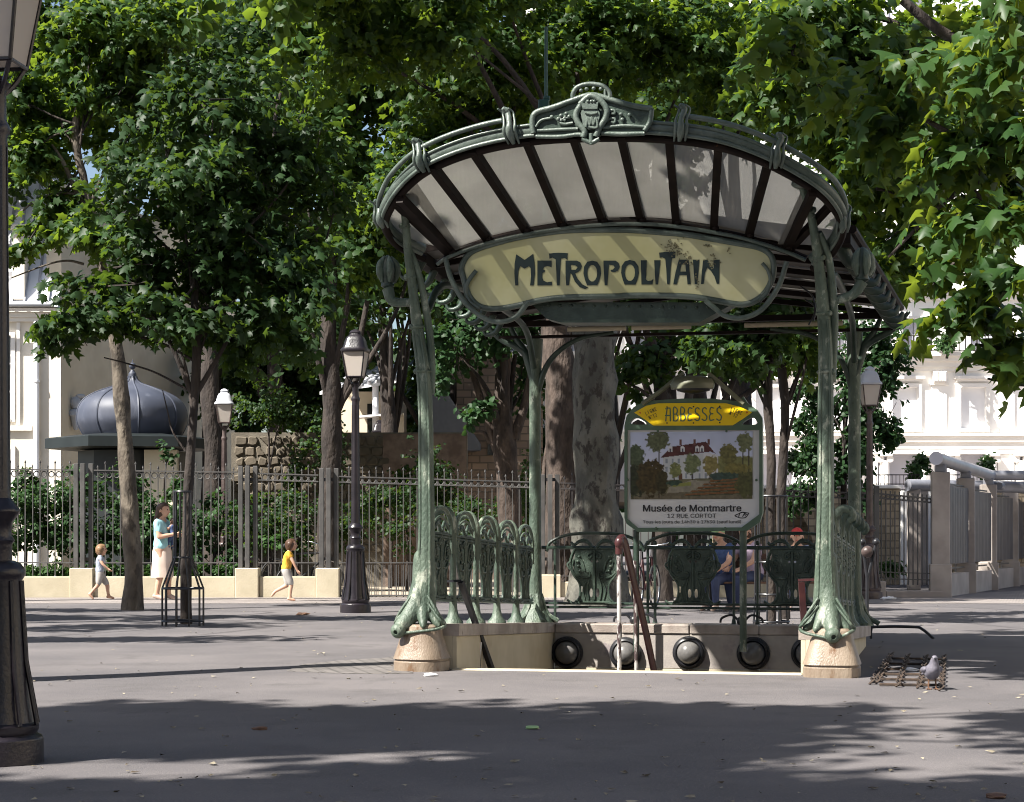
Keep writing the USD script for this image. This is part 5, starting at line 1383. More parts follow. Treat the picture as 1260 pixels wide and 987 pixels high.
wins = [1197 + 84 * k for k in (-6, -5, -4, -3, -2, -1, 0, 1, 2)]
face = sbox(bxp(630), bzp(552), bxp(1420), bzp(-120))
for u in wins:
    face = face.difference(sbox(bxp(u - 15), bzp(527.5), bxp(u + 15.5), bzp(477)))
    face = face.difference(sbox(bxp(u - 72 - 15), bzp(433), bxp(u - 72 + 15), bzp(392)))
    face = face.difference(sbox(bxp(u - 72 - 15), bzp(335), bxp(u - 72 + 15), bzp(280)))
put('facade', plate(face, 0.4, lambda v: np.stack([v[:, 0], YB + v[:, 2], v[:, 1]], 1)), M['whitewall'], wbld, False)
put('core', bb(bxp(630), bxp(1420), YB + 0.42, YB + 6, 2.0, bzp(-120)), M['whitewall'], wbld, False)
for u in wins:
    w = put('window', [fb(u - 19.5, 472, u + 20, 476.8, 0.08), fb(u - 19.5, 527.7, u + 20, 532, 0.10), fb(u - 19.5, 476.9, u - 15.2, 527.6, 0.08), fb(u + 15.7, 476.9, u + 20, 527.6, 0.08)], M['whitestone'], wbld, False)
    put('shutter', bb(bxp(u - 15), bxp(u + 15.5), YB + 0.09, YB + 0.15, bzp(527.5), bzp(477)), M['shutter'], w, False)
    put('hood', [fb(u - 23, 463, u + 24, 466.5, 0.15), fb(u - 21, 466.6, u + 22, 469.5, 0.09)], M['whitestone'], w, False)
    uw = u - 72
    w2 = put('balcony_door', [fb(uw - 17, 389, uw + 17, 391.8, 0.06), fb(uw - 17, 392, uw - 15.2, 433, 0.06), fb(uw + 15.2, 392, uw + 17, 433, 0.06)], M['whitestone'], wbld, False)
    put('door_leaf', [bb(bxp(uw - 15), bxp(uw - 0.5), YB + 0.14, YB + 0.2, bzp(433), bzp(392)), bb(bxp(uw + 0.5), bxp(uw + 15), YB + 0.14, YB + 0.2, bzp(433), bzp(392))], M['lavender'], w2, False)
    w3 = put('window', [fb(uw - 17, 277, uw + 17, 279.8, 0.06), fb(uw - 17, 335.2, uw + 17, 338, 0.08)], M['whitestone'], wbld, False)
    put('shutter', bb(bxp(uw - 15), bxp(uw + 15), YB + 0.25, YB + 0.3, bzp(335), bzp(280)), M['lavender'], w3, False)
    uk = u - 42
    put('keystone', [fb(uk - 8, 457.2, uk + 8.5, 471, 0.18)] + [tube([(bxp(uk - 6.5 + 3.2 * j), YB - 0.19, bzp(457.5)), (bxp(uk - 6.5 + 3.2 * j), YB - 0.19, bzp(469))], 0.035, 6) for j in range(5)] + [fb(uk - 11, 471.2, uk + 11.5, 474, 0.10)], M['whitestone'], wbld, False)
    put('pilaster', fb(uk - 9, 474.2, uk + 9, 533.4, 0.05), M['whitewall'], wbld, False)
    put('ground_pier', fb(u - 53, 559, u - 33, 605, 0.0, 0.4), M['whitewall'], wbld, False)
put('cornice', [fb(630, 433.5, 1420, 439, 0.34), fb(630, 439.1, 1420, 445, 0.24), fb(630, 445.1, 1420, 452, 0.15), fb(630, 452.1, 1420, 457, 0.08)], M['whitestone'], wbld, False)
put('string_course', [fb(630, 533.6, 1420, 537, 0.20), fb(630, 537.1, 1420, 544, 0.14), fb(630, 544.1, 1420, 551.9, 0.08)], M['whitestone'], wbld, False)
put('upper_cornice', [fb(630, 355, 1420, 359, 0.26), fb(630, 359.1, 1420, 364, 0.18), fb(630, 364.1, 1420, 369, 0.10)], M['whitestone'], wbld, False)
put('lintel', fb(630, 552, 1420, 558.8, 0.06, 0.4), M['whitewall'], wbld, False)
put('recess_back', bb(bxp(630), bxp(1420), YB + 0.36, YB + 0.41, bzp(606), bzp(559)), M['lavender'], wbld, False)
for u in (1004, 1053, 1088, 1137, 1171, 1220, 1255):
    c = put('column', lathe([(0.17, bzp(606)), (0.15, bzp(604)), (0.135, bzp(575)), (0.125, bzp(567))], (bxp(u), YB - 0.05, 0), 14), M['whitewall'], wbld, 40)
    cap_ = [cbox(bxp(u - 8.5), bxp(u + 8.5), YB - 0.22, YB + 0.12, bzp(562), bzp(559.2), 0.01)]
    for s in (-1, 1):
        cap_.append(spin([(0.02, -0.13), (0.10, -0.12), (0.10, 0.12), (0.02, 0.13)], (bxp(u + s * 6.0), YB - 0.05, bzp(565)), (0, 1, 0), 12))
    put('capital', cap_, M['whitestone'], c, 40)
blc = put('balcony_railing', [bar((bxp(1000), YB - 0.30, bzp(v)), (bxp(1420), YB - 0.30, bzp(v)), 0.03, 0.03) for v in (414, 432.3)], M['fencedark'], wbld, False)
for k in range(60):
    put('baluster', tube([(bxp(1003 + 7 * k), YB - 0.30, bzp(433.2)), (bxp(1003 + 7 * k), YB - 0.30, bzp(414))], 0.018 if k % 4 else 0.03, 4), M['fencedark'], blc, False)
put('drainpipe', tube([(bxp(1087), YB - 0.6, bzp(433)), (bxp(1087), YB - 0.6, bzp(-100))], 0.09, 8), M['lavender'], wbld, 50)

# ---------------------------------------------------------------- left house
YH = 50.0
hx = lambda u: (u - CX) / F * YH
hz_ = lambda v: H + (HZ - v) / F * YH
lh = thing('left_house', 'white house front with zinc mansard roof and shaded beige side wall at the left', 'house', (hx(75), YH, 0))
face = sbox(hx(-120), 0, hx(75), hz_(380)).difference(sbox(hx(-16), hz_(515), hx(14), hz_(413))).difference(sbox(hx(-16), hz_(640), hx(14), hz_(553)))
put('front_wall', plate(face, 0.35, lambda v: np.stack([v[:, 0], YH + v[:, 2], v[:, 1]], 1)), M['creamhouse'], lh, False)
hb = lambda u0, v0, u1, v1, pr, back=0.0: bb(hx(u0), hx(u1), YH - pr, YH + back, hz_(v1), hz_(v0))
for v0, v1 in ((413, 515), (553, 640)):
    w = put('window', [hb(14, v0 - 4, 19, v1 + 4, 0.06), hb(-22, v0 - 4, 13.9, v0, 0.06), hb(-22, v1, 13.9, v1 + 4, 0.08)], M['whitestone'], lh, False)
    put('pane', bb(hx(-16), hx(14), YH + 0.2, YH + 0.22, hz_(v1), hz_(v0)), M['darkglass'], w, False)
    put('glazing_bar', [bb(hx(-16), hx(14), YH + 0.16, YH + 0.197, hz_(v0 + (v1 - v0) * t + 1), hz_(v0 + (v1 - v0) * t - 1)) for t in (0.33, 0.67)] + [bb(hx(11), hx(14), YH + 0.15, YH + 0.196, hz_(v1), hz_(v0))], M['shutter'], w, False)
put('pilaster', hb(21, 397, 25, 523, 0.05), M['whitestone'], lh, False)
put('cornice', [hb(-120, 380.2, 77, 385, 0.25), hb(-120, 385.1, 76, 391, 0.16), hb(-120, 391.1, 75.5, 396, 0.10)], M['whitestone'], lh, False)
put('string_course', hb(-120, 524, 40, 530, 0.10), M['whitestone'], lh, False)
put('gutter', tube([(hx(-120), YH - 0.5, hz_(377)), (hx(72), YH - 0.5, hz_(377))], 0.07, 8), M['zinc'], lh, 50)
put('downpipe', [tube([(hx(46), YH - 0.10, 0), (hx(46), YH - 0.10, hz_(396))], 0.07, 8), tube([(hx(46), YH - 0.10, hz_(468)), (hx(46), YH - 0.10, hz_(471))], 0.09, 8)], M['shutter'], lh, 50)
mv = np.array([[hx(-120), YH - 0.3, hz_(379)], [hx(74), YH - 0.3, hz_(379)], [hx(74), YH + 1.6, hz_(200)], [hx(-120), YH + 1.6, hz_(200)], [hx(-120), YH + 6, hz_(379)], [hx(74), YH + 6, hz_(379)], [hx(74), YH + 6, hz_(200)], [hx(-120), YH + 6, hz_(200)]])
rf = put('mansard_roof', trimesh.convex.convex_hull(mv), M['shutter'], lh, False)
for u in (4, 18, 33, 48, 62):
    put('roof_seam', bar((hx(u), YH - 0.33, hz_(378)), (hx(u), YH + 1.57, hz_(202)), 0.05, 0.05), M['zinc'], rf, False)
put('dormer', [bb(hx(18), hx(33), YH - 0.25, YH + 2.5, hz_(370), hz_(285)), bb(hx(16), hx(35), YH - 0.4, YH + 2.5, hz_(284.5), hz_(279))], M['creamhouse'], rf, False)
sa, sb_ = np.array([hx(75) + 0.002, YH + 0.02]), np.array([(291 - CX) / F * 62.0, 62.0])
sdir = (sb_ - sa) / np.linalg.norm(sb_ - sa)
snr = np.array([sdir[1], -sdir[0]])
mid = (sa + sb_) / 2 - snr * 0.2
put('side_wall', bx((mid[0], mid[1], 5.0), (np.linalg.norm(sb_ - sa), 0.4, 10.0), math.atan2(sdir[1], sdir[0])), M['beigewall'], lh, False)
def on_side(u, v):
    d = np.array([(u - CX) / F, 1.0])
    t = np.dot(sa, snr) / np.dot(d, snr)
    return np.array([d[0] * t, t, H + (HZ - v) / F * t])
c = on_side(88, 500) + np.append(snr, 0) * 0.12
put('carved_bracket', [ball(c + [0, 0, 0.08], 0.17, (0.8, 0.8, 1.0)), ball(c + [0.12, 0, 0.26], 0.08, (1.5, 0.7, 0.7)), lathe([(0.05, -0.60), (0.10, -0.45), (0.14, -0.28), (0.19, -0.24), (0.19, -0.15), (0.12, -0.08)], c, 12)], M['zinc'], lh, 50)
put('wall_pipe', tube([on_side(96, 491) + np.append(snr, 0) * 0.06, on_side(130, 496) + np.append(snr, 0) * 0.06], 0.06, 6), M['zinc'], lh, 50)

# ---------------------------------------------------------------- kiosk with an onion dome
YK = 43.0
SK = F / YK
kz = lambda v: H + (HZ - v) / SK
kc = ((163 - CX) / SK, YK)
ki = thing('garden_kiosk', 'kiosk with blue-grey onion dome behind the left fence', 'kiosk', (kc[0], kc[1], 0))
prof = cr([(58, 537), (62, 531), (66.5, 521), (67, 512), (65, 502), (58, 492), (45, 484), (28, 477.5), (13, 472.5), (6, 467), (4.8, 460), (3.6, 458)], 4)
put('dome', lathe([(r / SK, kz(v)) for r, v in prof], (*kc, 0), 40), M['domelead'], ki, 50)
for a in np.arange(8) * PI / 4 + 0.3:
    put('dome_seam', tube([(kc[0] + r / SK * math.cos(a), kc[1] + r / SK * math.sin(a), kz(v)) for r, v in prof[:-6]], 0.022, 6), M['domelead'], ki, 50)
put('finial', [lathe([(3.8 / SK, kz(458.5)), (2.5 / SK, kz(456)), (1.8 / SK, kz(455))], (*kc, 0), 10), ball((*kc, kz(450.5)), 4.2 / SK), lathe([(1.2 / SK, kz(447)), (0.3 / SK, kz(442))], (*kc, 0), 8)], M['domelead'], ki, 50)
ov = lathe([(1.70, kz(554)), (1.84, kz(553)), (1.84, kz(541)), (1.80, kz(540)), (1.2, kz(536))], (*kc, 0), 6, rz=0.2)
put('roof_slab', ov, M['kiosk'], ki, False)
put('body', lathe([(1.15, 0), (1.15, kz(556))], (*kc, 0), 8, rz=0.2), M['kiosk'], ki, False)
put('counter', lathe([(1.25, kz(618)), (1.25, kz(614))], (*kc, 0), 8, rz=0.2), M['black'], ki, False)
put('side_panel', cbox(kc[0] + 0.45, kc[0] + 1.15, YK - 1.1, YK - 0.9, kz(640), kz(556), 0.01), M['beigewall'], ki, False)

# ---------------------------------------------------------------- rubble wall, stone house, pavilion
YR = 44.5
rx = lambda u: (u - CX) / F * YR
rzz = lambda v: H + (HZ - v) / F * YR
rw = thing('rubble_wall', 'rough rubble stone garden wall behind the fence under dark ivy', 'wall', (rx(350), YR, 0))
put('wall_core', bb(rx(284), rx(575), YR + 0.05, YR + 0.5, 0, rzz(532)), M['mortar'], rw, False)
rr = np.random.default_rng(5)
z = 0.75
row = 0
while z < rzz(533) - 0.08:
    hgt = rr.uniform(0.15, 0.23)
    x = rx(285) + rr.uniform(0, 0.15)
    while x < rx(470):
        w = rr.uniform(0.16, 0.34)
        n = 10
        pts = [(x + w / 2 + w * 0.5 * rr.uniform(0.88, 1.06) * np.sign(math.cos(a)) * abs(math.cos(a)) ** 0.6, z + hgt / 2 + hgt * 0.5 * rr.uniform(0.88, 1.06) * np.sign(math.sin(a)) * abs(math.sin(a)) ** 0.6) for a in np.sort(rr.uniform(0, 2 * PI, n) * 0.35 + np.arange(n) * 2 * PI / n * 1.0)]
        pg = Polygon(pts).convex_hull
        dep = rr.uniform(0.035, 0.06)
        front = np.array(pg.exterior.coords)[:-1]
        inner_ = np.array(pg.buffer(-0.025).convex_hull.exterior.coords)[:-1] if not pg.buffer(-0.025).is_empty else front * 0.9 + front.mean(0) * 0.1
        v = np.vstack([np.column_stack([front[:, 0], np.full(len(front), YR + 0.06), front[:, 1]]), np.column_stack([front[:, 0], np.full(len(front), YR + 0.05 - dep + 0.03), front[:, 1]]), np.column_stack([inner_[:, 0], np.full(len(inner_), YR + 0.05 - dep), inner_[:, 1]])])
        put('stone', trimesh.convex.convex_hull(v), M['rubble'], rw, False)
        x += w + 0.005
    z += hgt + 0.004
put('rough_face', bb(rx(471), rx(574), YR + 0.0, YR + 0.045, 0, rzz(534)), M['brownwall'], rw, False)

YSH = 52.0
qx = lambda u: (u - CX) / F * YSH
qz = lambda v: H + (HZ - v) / F * YSH
sh_ = thing('stone_house', 'old brown stone house in deep shade behind the garden trees', 'house', (qx(600), YSH, 0))
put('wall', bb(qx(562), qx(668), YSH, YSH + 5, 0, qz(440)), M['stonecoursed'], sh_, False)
put('roof', trimesh.convex.convex_hull(np.array([[qx(535), YSH - 2.2, qz(462)], [qx(592), YSH - 0.8, qz(548)], [qx(535), YSH + 4, qz(462)], [qx(592), YSH + 4, qz(548)], [qx(530), YSH - 2.2, qz(470)], [qx(530), YSH + 4, qz(560)], [qx(530), YSH - 2.2, qz(560)], [qx(592), YSH - 0.8, qz(556)]])), M['black'], sh_, False)
put('window', [bb(qx(568), qx(576), YSH - 0.05, YSH + 0.02, qz(575), qz(540)), bb(qx(600), qx(607), YSH - 0.05, YSH + 0.02, qz(560), qz(530))], M['darkglass'], sh_, False)
YP = 54.0
px_ = lambda u: (u - CX) / F * YP
pz_ = lambda v: H + (HZ - v) / F * YP
pav = thing('garden_pavilion', 'small pavilion with white ribbed metal roof behind the dark street lamp', 'pavilion', (px_(470), YP, 0))
rfm = np.array([[px_(400), YP - 1.5, pz_(487)], [px_(497), YP - 1.5, pz_(472)], [px_(490), YP + 1.5, pz_(446)], [px_(452), YP + 1.5, pz_(446)]])
put('roof', trimesh.convex.convex_hull(np.vstack([rfm, rfm - [0, 0, 0.08]])), M['shutter'], pav, False)
for k in range(9):
    t = (k + 0.5) / 9
    a = rfm[0] + (rfm[1] - rfm[0]) * t
    b = rfm[3] + (rfm[2] - rfm[3]) * t
    put('roof_rib', bar(a + [0, -0.02, 0.04], b + [0, -0.02, 0.04], 0.10, 0.09), M['zinc'], pav, False)
put('wall', [bb(px_(420), px_(493), YP, YP + 3, 0, pz_(482)), bb(px_(470), px_(500), YP - 1.2, YP - 0.1, 0, pz_(512))], M['beigewall'], pav, False)
put('post', tube([(px_(466), YP - 1.3, 0), (px_(466), YP - 1.3, pz_(478))], 0.09, 8), M['shutter'], pav, 50)
put('door', bb(px_(452), px_(463), YP - 0.06, YP - 0.003, pz_(560), pz_(497)), M['darkglass'], pav, False)
put('awning', bar((px_(440), YP - 1.4, pz_(518)), (px_(497), YP - 1.4, pz_(513)), 0.6, 0.05), M['shutter'], pav, False)

# ---------------------------------------------------------------- trees
LEAF_HI = np.array([(0, 0), (0.34, 0.02), (0.46, 0.16), (0.30, 0.30), (0.60, 0.56), (0.24, 0.62), (0, 1.0), (-0.24, 0.62), (-0.60, 0.56), (-0.30, 0.30), (-0.46, 0.16), (-0.34, 0.02)])
LEAF_LO = np.array([(0, 0), (0.42, 0.10), (0.55, 0.58), (0, 1.0), (-0.55, 0.58), (-0.42, 0.10)])


def norm(a):
    return a / (np.linalg.norm(a, axis=-1, keepdims=True) + 1e-9)


def leaf_mesh(C_, A, N, S_, hi):
    out = LEAF_HI if hi else LEAF_LO
    A = norm(A)
    N = norm(N - A * (N * A).sum(-1, keepdims=True))
    B = np.cross(A, N)
    k = len(out)
    x, y = np.append(out[:, 0], 0), np.append(out[:, 1], 0.40)
    zc_ = -0.38 * np.abs(x) - 0.28 * (y - 0.3) ** 2 * np.sign(y - 0.3)
    h1 = meshkit.noise(C_ * 37.3, 5)
    h2 = meshkit.noise(C_ * 41.7, 9)
    wx = (0.72 + 0.5 * h1)[:, None, None]
    cu = (0.25 + 2.0 * h2)[:, None, None]
    sk = ((h1 - 0.5) * 0.5)[:, None, None]
    bend = ((h2 - 0.35) * 0.8)[:, None, None]
    xx, yy_ = x[None, :, None] * wx + sk * y[None, :, None] ** 2, y[None, :, None]
    v = C_[:, None] + S_[:, None, None] * (xx * B[:, None] + yy_ * A[:, None] + (zc_[None, :, None] * cu - bend * y[None, :, None] ** 2) * N[:, None])
    f = np.array([[k, i, (i + 1) % k] for i in range(k)])
    n = len(C_)
    return v.reshape(-1, 3), (f[None] + (np.arange(n) * (k + 1))[:, None, None]).reshape(-1, 3)


def leaves_in(blobs, size, rg, per=7, up=0.9, shell=0.45, droop=0.3):
    """Sprays of leaves in ellipsoids: centres, axes, normals, sizes."""
    CC, AA, NN, SS = [], [], [], []
    for c, r, n in blobs:
        m = max(1, int(n / per))
        q_ = max(2, m // 7)
        ds = norm(rg.normal(size=(q_, 3)))
        os_ = c + ds * rg.uniform(0, 1, (q_, 1)) ** shell * np.asarray(r) * rg.uniform(0.65, 1.25, (q_, 1))
        pick = rg.integers(0, q_, m)
        o = os_[pick] + rg.normal(size=(m, 3)) * np.asarray(r) * 0.16
        d = norm((o - c) / np.asarray(r))
        ax = norm(d * [1, 1, 0.55] + rg.normal(size=(m, 3)) * 0.45 - [0, 0, droop])
        sd = norm(np.cross(ax, rg.normal(size=(m, 3)) * 0.4 + [0, 0, 1]))
        for i in range(per):
            t = (i + 0.5) / per
            sg = 1 if i % 2 else -1
            p = o + ax * (t - 0.5) * size * 3.4 + sd * sg * size * 0.32 * rg.uniform(0.4, 1.2, (m, 1)) + rg.normal(size=(m, 3)) * size * 0.15
            a = norm(ax * 0.7 + sd * sg * 0.8 + rg.normal(size=(m, 3)) * 0.35 - [0, 0, droop * 1.1])
            nn = norm(rg.normal(size=(m, 3)) * 0.50 + d * 0.30 + [0, 0, up])
            CC.append(p)
            AA.append(a)
            NN.append(nn)
            SS.append(size * rg.uniform(0.6, 1.15, m))
    return np.vstack(CC), np.vstack(AA), np.vstack(NN), np.concatenate(SS)


NEAR_LEAF_PARTS = []


def tree(name, label, trunk, radii, blobs, size, leaf='leaf', bark='bark', hi=True, seed=1, high=False, group=None, limb_from=0.45, limb_r=0.35, twigs=3, cat_='tree', extra=(), up=0.9, per=7, droop=0.3, shell=0.45, limbs=True):
    """trunk: world points with radii; blobs: (centre, radii, leaves)."""
    rg = np.random.default_rng(seed)
    tr = np.asarray(trunk, float)
    t = thing(name, label, cat_, (tr[0, 0], tr[0, 1], max(0, tr[0, 2])), 0, group)
    qq = cr(np.column_stack([tr, radii]), 7)
    wob = meshkit.noise(qq[:, :3] * 1.6 + seed, seed) - 0.5
    tm = tube(qq[:, :3], qq[:, 3] * (1 + 0.20 * wob), 20)
    tm.vertices = tm.vertices + tm.vertex_normals * ((meshkit.fbm(tm.vertices * np.array([7, 7, 2.2]), 3, seed) - 0.5) * 0.35 * radii[0])[:, None]
    put('trunk', tm, M[bark], t, 60)
    for pts, r0, r1 in extra:
        p = cr(np.array(pts), 6)
        put('limb', tube(p, np.linspace(r0, r1, len(p)), 9), M[bark], t, 60)
    tw_ = []
    for c, r, n in blobs:
        c, r = np.asarray(c, float), np.asarray(r, float)
        if limbs:
            k = rg.uniform(limb_from, 0.95)
            a = qq[int(k * (len(qq) - 1)), :3]
            ra = qq[int(k * (len(qq) - 1)), 3]
            if high:
                a, ra = qq[-1, :3], qq[-1, 3]
            m_ = (a + c) / 2 + (np.array([0, 0, 1.6]) if high else 0) + rg.normal(size=3) * 0.08 * np.linalg.norm(c - a) + [0, 0, 0.08 * np.linalg.norm(c - a)]
            p = cr(np.array([a, m_, c]), 7)
            put('limb', tube(p, np.linspace(max(ra * limb_r * 1.1, 0.02), 0.012, len(p)), 7), M['barkdark'], t, 60)
        for _ in range(twigs):
            e = c + norm(rg.normal(size=3)) * r * 0.85
            s0 = c + (rg.uniform(-0.3, 0.3, 3)) * r
            tw_.append(tube(cr(np.array([s0, (s0 + e) / 2 + rg.normal(size=3) * 0.06 * r, e]), 4), np.linspace(0.014, 0.005, 9), 5))
    if tw_:
        put('twig', tw_, M['barkdark'], t, 60, kind='stuff')
    blobs = [(c, r, int(n * 1.55)) for c, r, n in blobs] if leaf == 'leaf_near' else blobs
    fs_ = 1.0 if size > 0.23 or leaf == 'leaf_near' else 0.84
    C_, A, N, S_ = leaves_in([(np.asarray(c, float), r, int(n * (1.0 if fs_ == 1 else 1.55))) for c, r, n in blobs], size * fs_, rg, up=up, per=per, droop=droop, shell=shell)
    return t, (C_, A, N, S_), hi, leaf


def crown(tt, parts=0):
    t, (C_, A, N, S_), hi, leaf = tt
    if parts:
        u = CX + F * C_[:, 0] / C_[:, 1]
        v = HZ - F * (C_[:, 2] - H) / C_[:, 1]
        vis = (u > 0) & (u < 1260) & (v > 0) & (v < 987)
        order = np.argsort(np.where(vis, -S_ / C_[:, 1], 1))
        big_ = order[:parts]
        for i in big_:
            vv, ff = leaf_mesh(C_[i:i + 1], A[i:i + 1], N[i:i + 1], S_[i:i + 1], True)
            put('leaf', trimesh.Trimesh(vv, ff, process=False), M[leaf], t, True)
        keep = np.setdiff1d(np.arange(len(S_)), big_)
        C_, A, N, S_ = C_[keep], A[keep], N[keep], S_[keep]
    vv, ff = leaf_mesh(C_, A, N, S_, hi)
    put('crown', (vv, ff), M[leaf], t, True, kind='stuff')
    return t


def B(u, v, Y, ru, rv, n, ry=None):
    """a foliage clump centred on the sight line of a pixel at distance Y; ru, rv in pixels there"""
    s = F / Y
    return (P(u, v, Y), np.array([ru / s, ry if ry else (ru + rv) / 2 / s, rv / s]), n)


def stem(pts, Y0):
    return [P(u, v, Y0 + (p[0] if p else 0.0)) for u, v, *p in pts]


def ground_stem(pts, Y0):
    w = stem(pts, Y0)
    w[0][2] = -0.05
    return w


# young tree inside the guard, dark against the light
Y = 25.4
tg = ground_stem([(229, 769), (229, 700), (231, 620), (236, 540), (240, 480), (242, 430), (240, 360), (246, 280), (250, 200)], Y)
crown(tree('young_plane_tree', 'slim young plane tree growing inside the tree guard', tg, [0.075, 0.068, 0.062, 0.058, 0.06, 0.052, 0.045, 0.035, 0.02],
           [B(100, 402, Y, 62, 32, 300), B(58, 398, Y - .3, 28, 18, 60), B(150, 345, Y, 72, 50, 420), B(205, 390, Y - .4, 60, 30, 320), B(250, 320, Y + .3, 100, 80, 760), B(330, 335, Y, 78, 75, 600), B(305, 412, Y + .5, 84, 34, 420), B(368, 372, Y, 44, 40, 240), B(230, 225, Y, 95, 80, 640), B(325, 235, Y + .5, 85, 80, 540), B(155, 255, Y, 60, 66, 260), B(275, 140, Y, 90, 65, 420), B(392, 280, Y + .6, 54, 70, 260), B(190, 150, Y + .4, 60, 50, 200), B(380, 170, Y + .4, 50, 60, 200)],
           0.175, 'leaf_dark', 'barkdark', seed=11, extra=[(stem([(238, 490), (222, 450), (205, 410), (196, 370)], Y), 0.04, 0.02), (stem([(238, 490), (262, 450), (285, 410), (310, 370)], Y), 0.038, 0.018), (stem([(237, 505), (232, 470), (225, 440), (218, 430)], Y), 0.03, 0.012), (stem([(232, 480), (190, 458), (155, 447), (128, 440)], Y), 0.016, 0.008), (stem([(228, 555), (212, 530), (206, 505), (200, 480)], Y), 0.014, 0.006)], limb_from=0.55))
# bent pale trunk on the left
Y = 30.2
tb_ = ground_stem([(163, 752), (164, 700), (160, 640), (155, 560), (149, 490), (145, 440), (136, 380), (122, 310), (116, 280), (110, 250), (98, 200), (92, 165), (96, 120), (90, 60)], Y)
crown(tree('plane_tree', 'plane tree with bent mottled trunk standing left of the woman', tb_, [0.165, 0.14, 0.135, 0.12, 0.115, 0.105, 0.09, 0.08, 0.085, 0.07, 0.055, 0.05, 0.04, 0.02],
           [B(60, 262, Y, 48, 40, 420), B(40, 190, Y, 40, 50, 380), B(75, 130, Y + .5, 55, 60, 560), B(150, 110, Y, 60, 60, 640), B(165, 190, Y + .4, 50, 50, 420), B(120, 290, Y - .4, 45, 34, 300), B(30, 305, Y - .3, 22, 18, 70), B(110, 45, Y, 80, 50, 800), B(20, 120, Y, 30, 50, 260), B(190, 40, Y, 70, 50, 600)],
           0.18, 'leaf', 'barkpale', seed=12, extra=[(stem([(110, 262), (95, 238), (78, 200), (64, 178)], Y), 0.05, 0.02), (stem([(114, 245), (122, 225), (132, 205), (142, 185)], Y), 0.03, 0.012), (stem([(104, 240), (70, 238), (40, 250), (14, 272)], Y), 0.022, 0.012), (stem([(103, 325), (84, 321), (60, 325), (14, 342)], Y), 0.022, 0.010)], limb_from=0.7, limb_r=0.2))

# trees behind the left fence
Y = 42.0
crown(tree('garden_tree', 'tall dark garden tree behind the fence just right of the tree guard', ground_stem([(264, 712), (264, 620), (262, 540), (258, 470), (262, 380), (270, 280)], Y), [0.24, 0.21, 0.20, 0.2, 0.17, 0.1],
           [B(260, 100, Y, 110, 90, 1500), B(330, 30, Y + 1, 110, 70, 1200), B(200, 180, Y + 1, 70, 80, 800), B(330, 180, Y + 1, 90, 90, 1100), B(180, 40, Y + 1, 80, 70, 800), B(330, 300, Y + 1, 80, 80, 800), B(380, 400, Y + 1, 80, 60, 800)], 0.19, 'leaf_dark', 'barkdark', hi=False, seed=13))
Y = 40.0
crown(tree('garden_tree', 'garden tree with forked trunk rising behind the dark street lamp', ground_stem([(404, 712), (403, 640), (407, 560), (408, 480), (404, 400), (410, 300)], Y), [0.22, 0.2, 0.19, 0.18, 0.15, 0.1],
           [B(400, 120, Y, 90, 80, 1200), B(470, 60, Y, 90, 70, 1100), B(440, 210, Y, 80, 70, 1000), B(430, 300, Y, 60, 60, 600), B(500, 180, Y + 1, 70, 80, 900), B(510, 290, Y + 1, 60, 60, 600), B(400, 20, Y, 90, 50, 800)], 0.19, 'leaf', 'barkdark', hi=False, seed=14, extra=[(stem([(408, 520), (425, 480), (440, 430), (452, 370)], Y), 0.10, 0.05)]))
Y = 40.0
crown(tree('garden_tree', 'garden tree with reddish trunk dividing low, behind the fence beside the slim back pillar', ground_stem([(629, 716), (628, 650), (624, 590), (620, 540), (618, 480), (622, 420)], Y), [0.26, 0.23, 0.24, 0.24, 0.16, 0.10],
           [B(590, 400, Y, 60, 50, 650), B(560, 430, Y - .5, 40, 50, 340), B(640, 400, Y, 50, 50, 500), B(585, 505, Y - 1, 26, 20, 110), B(600, 330, Y, 70, 50, 600), B(648, 470, Y + .5, 30, 40, 200)], 0.16, 'leaf_small', 'barkred', hi=False, seed=15, extra=[(stem([(612, 555), (600, 520), (585, 470), (570, 430)], Y), 0.10, 0.05), (stem([(632, 540), (645, 500), (655, 450), (660, 410)], Y), 0.11, 0.05), (stem([(604, 545), (595, 533), (580, 530), (572, 510)], Y), 0.06, 0.02)]))
# the two big planes behind the entrance
Y = 32.5
crown(tree('plane_tree', 'big mottled plane trunk standing directly behind the entrance', ground_stem([(736, 748), (735, 700), (734, 640), (733, 560), (732, 480), (732, 400), (735, 300), (745, 200)], Y), [0.56, 0.47, 0.40, 0.345, 0.335, 0.335, 0.3, 0.22],
           [B(740, 40, Y, 90, 60, 1300), B(850, 70, Y, 90, 70, 1300), B(920, 110, Y + .5, 80, 60, 900), B(640, 70, Y, 90, 70, 1300), B(560, 90, Y - .5, 80, 70, 1100), B(540, 180, Y, 70, 50, 700), B(980, 40, Y, 80, 60, 900), B(500, 30, Y, 90, 60, 1100), B(480, 240, Y + .5, 50, 50, 450), B(700, -40, Y, 150, 40, 1200), B(420, -30, Y - 3.5, 90, 60, 1000), B(520, -50, Y - 3, 90, 50, 1000), B(440, 60, Y - 2.5, 70, 60, 700), B(610, -30, Y - 2, 90, 50, 900), B(560, 40, Y - 3, 60, 50, 500)], 0.19, 'leaf', 'bark', seed=16, limb_r=0.22, limb_from=0.75))
Y = 37.5
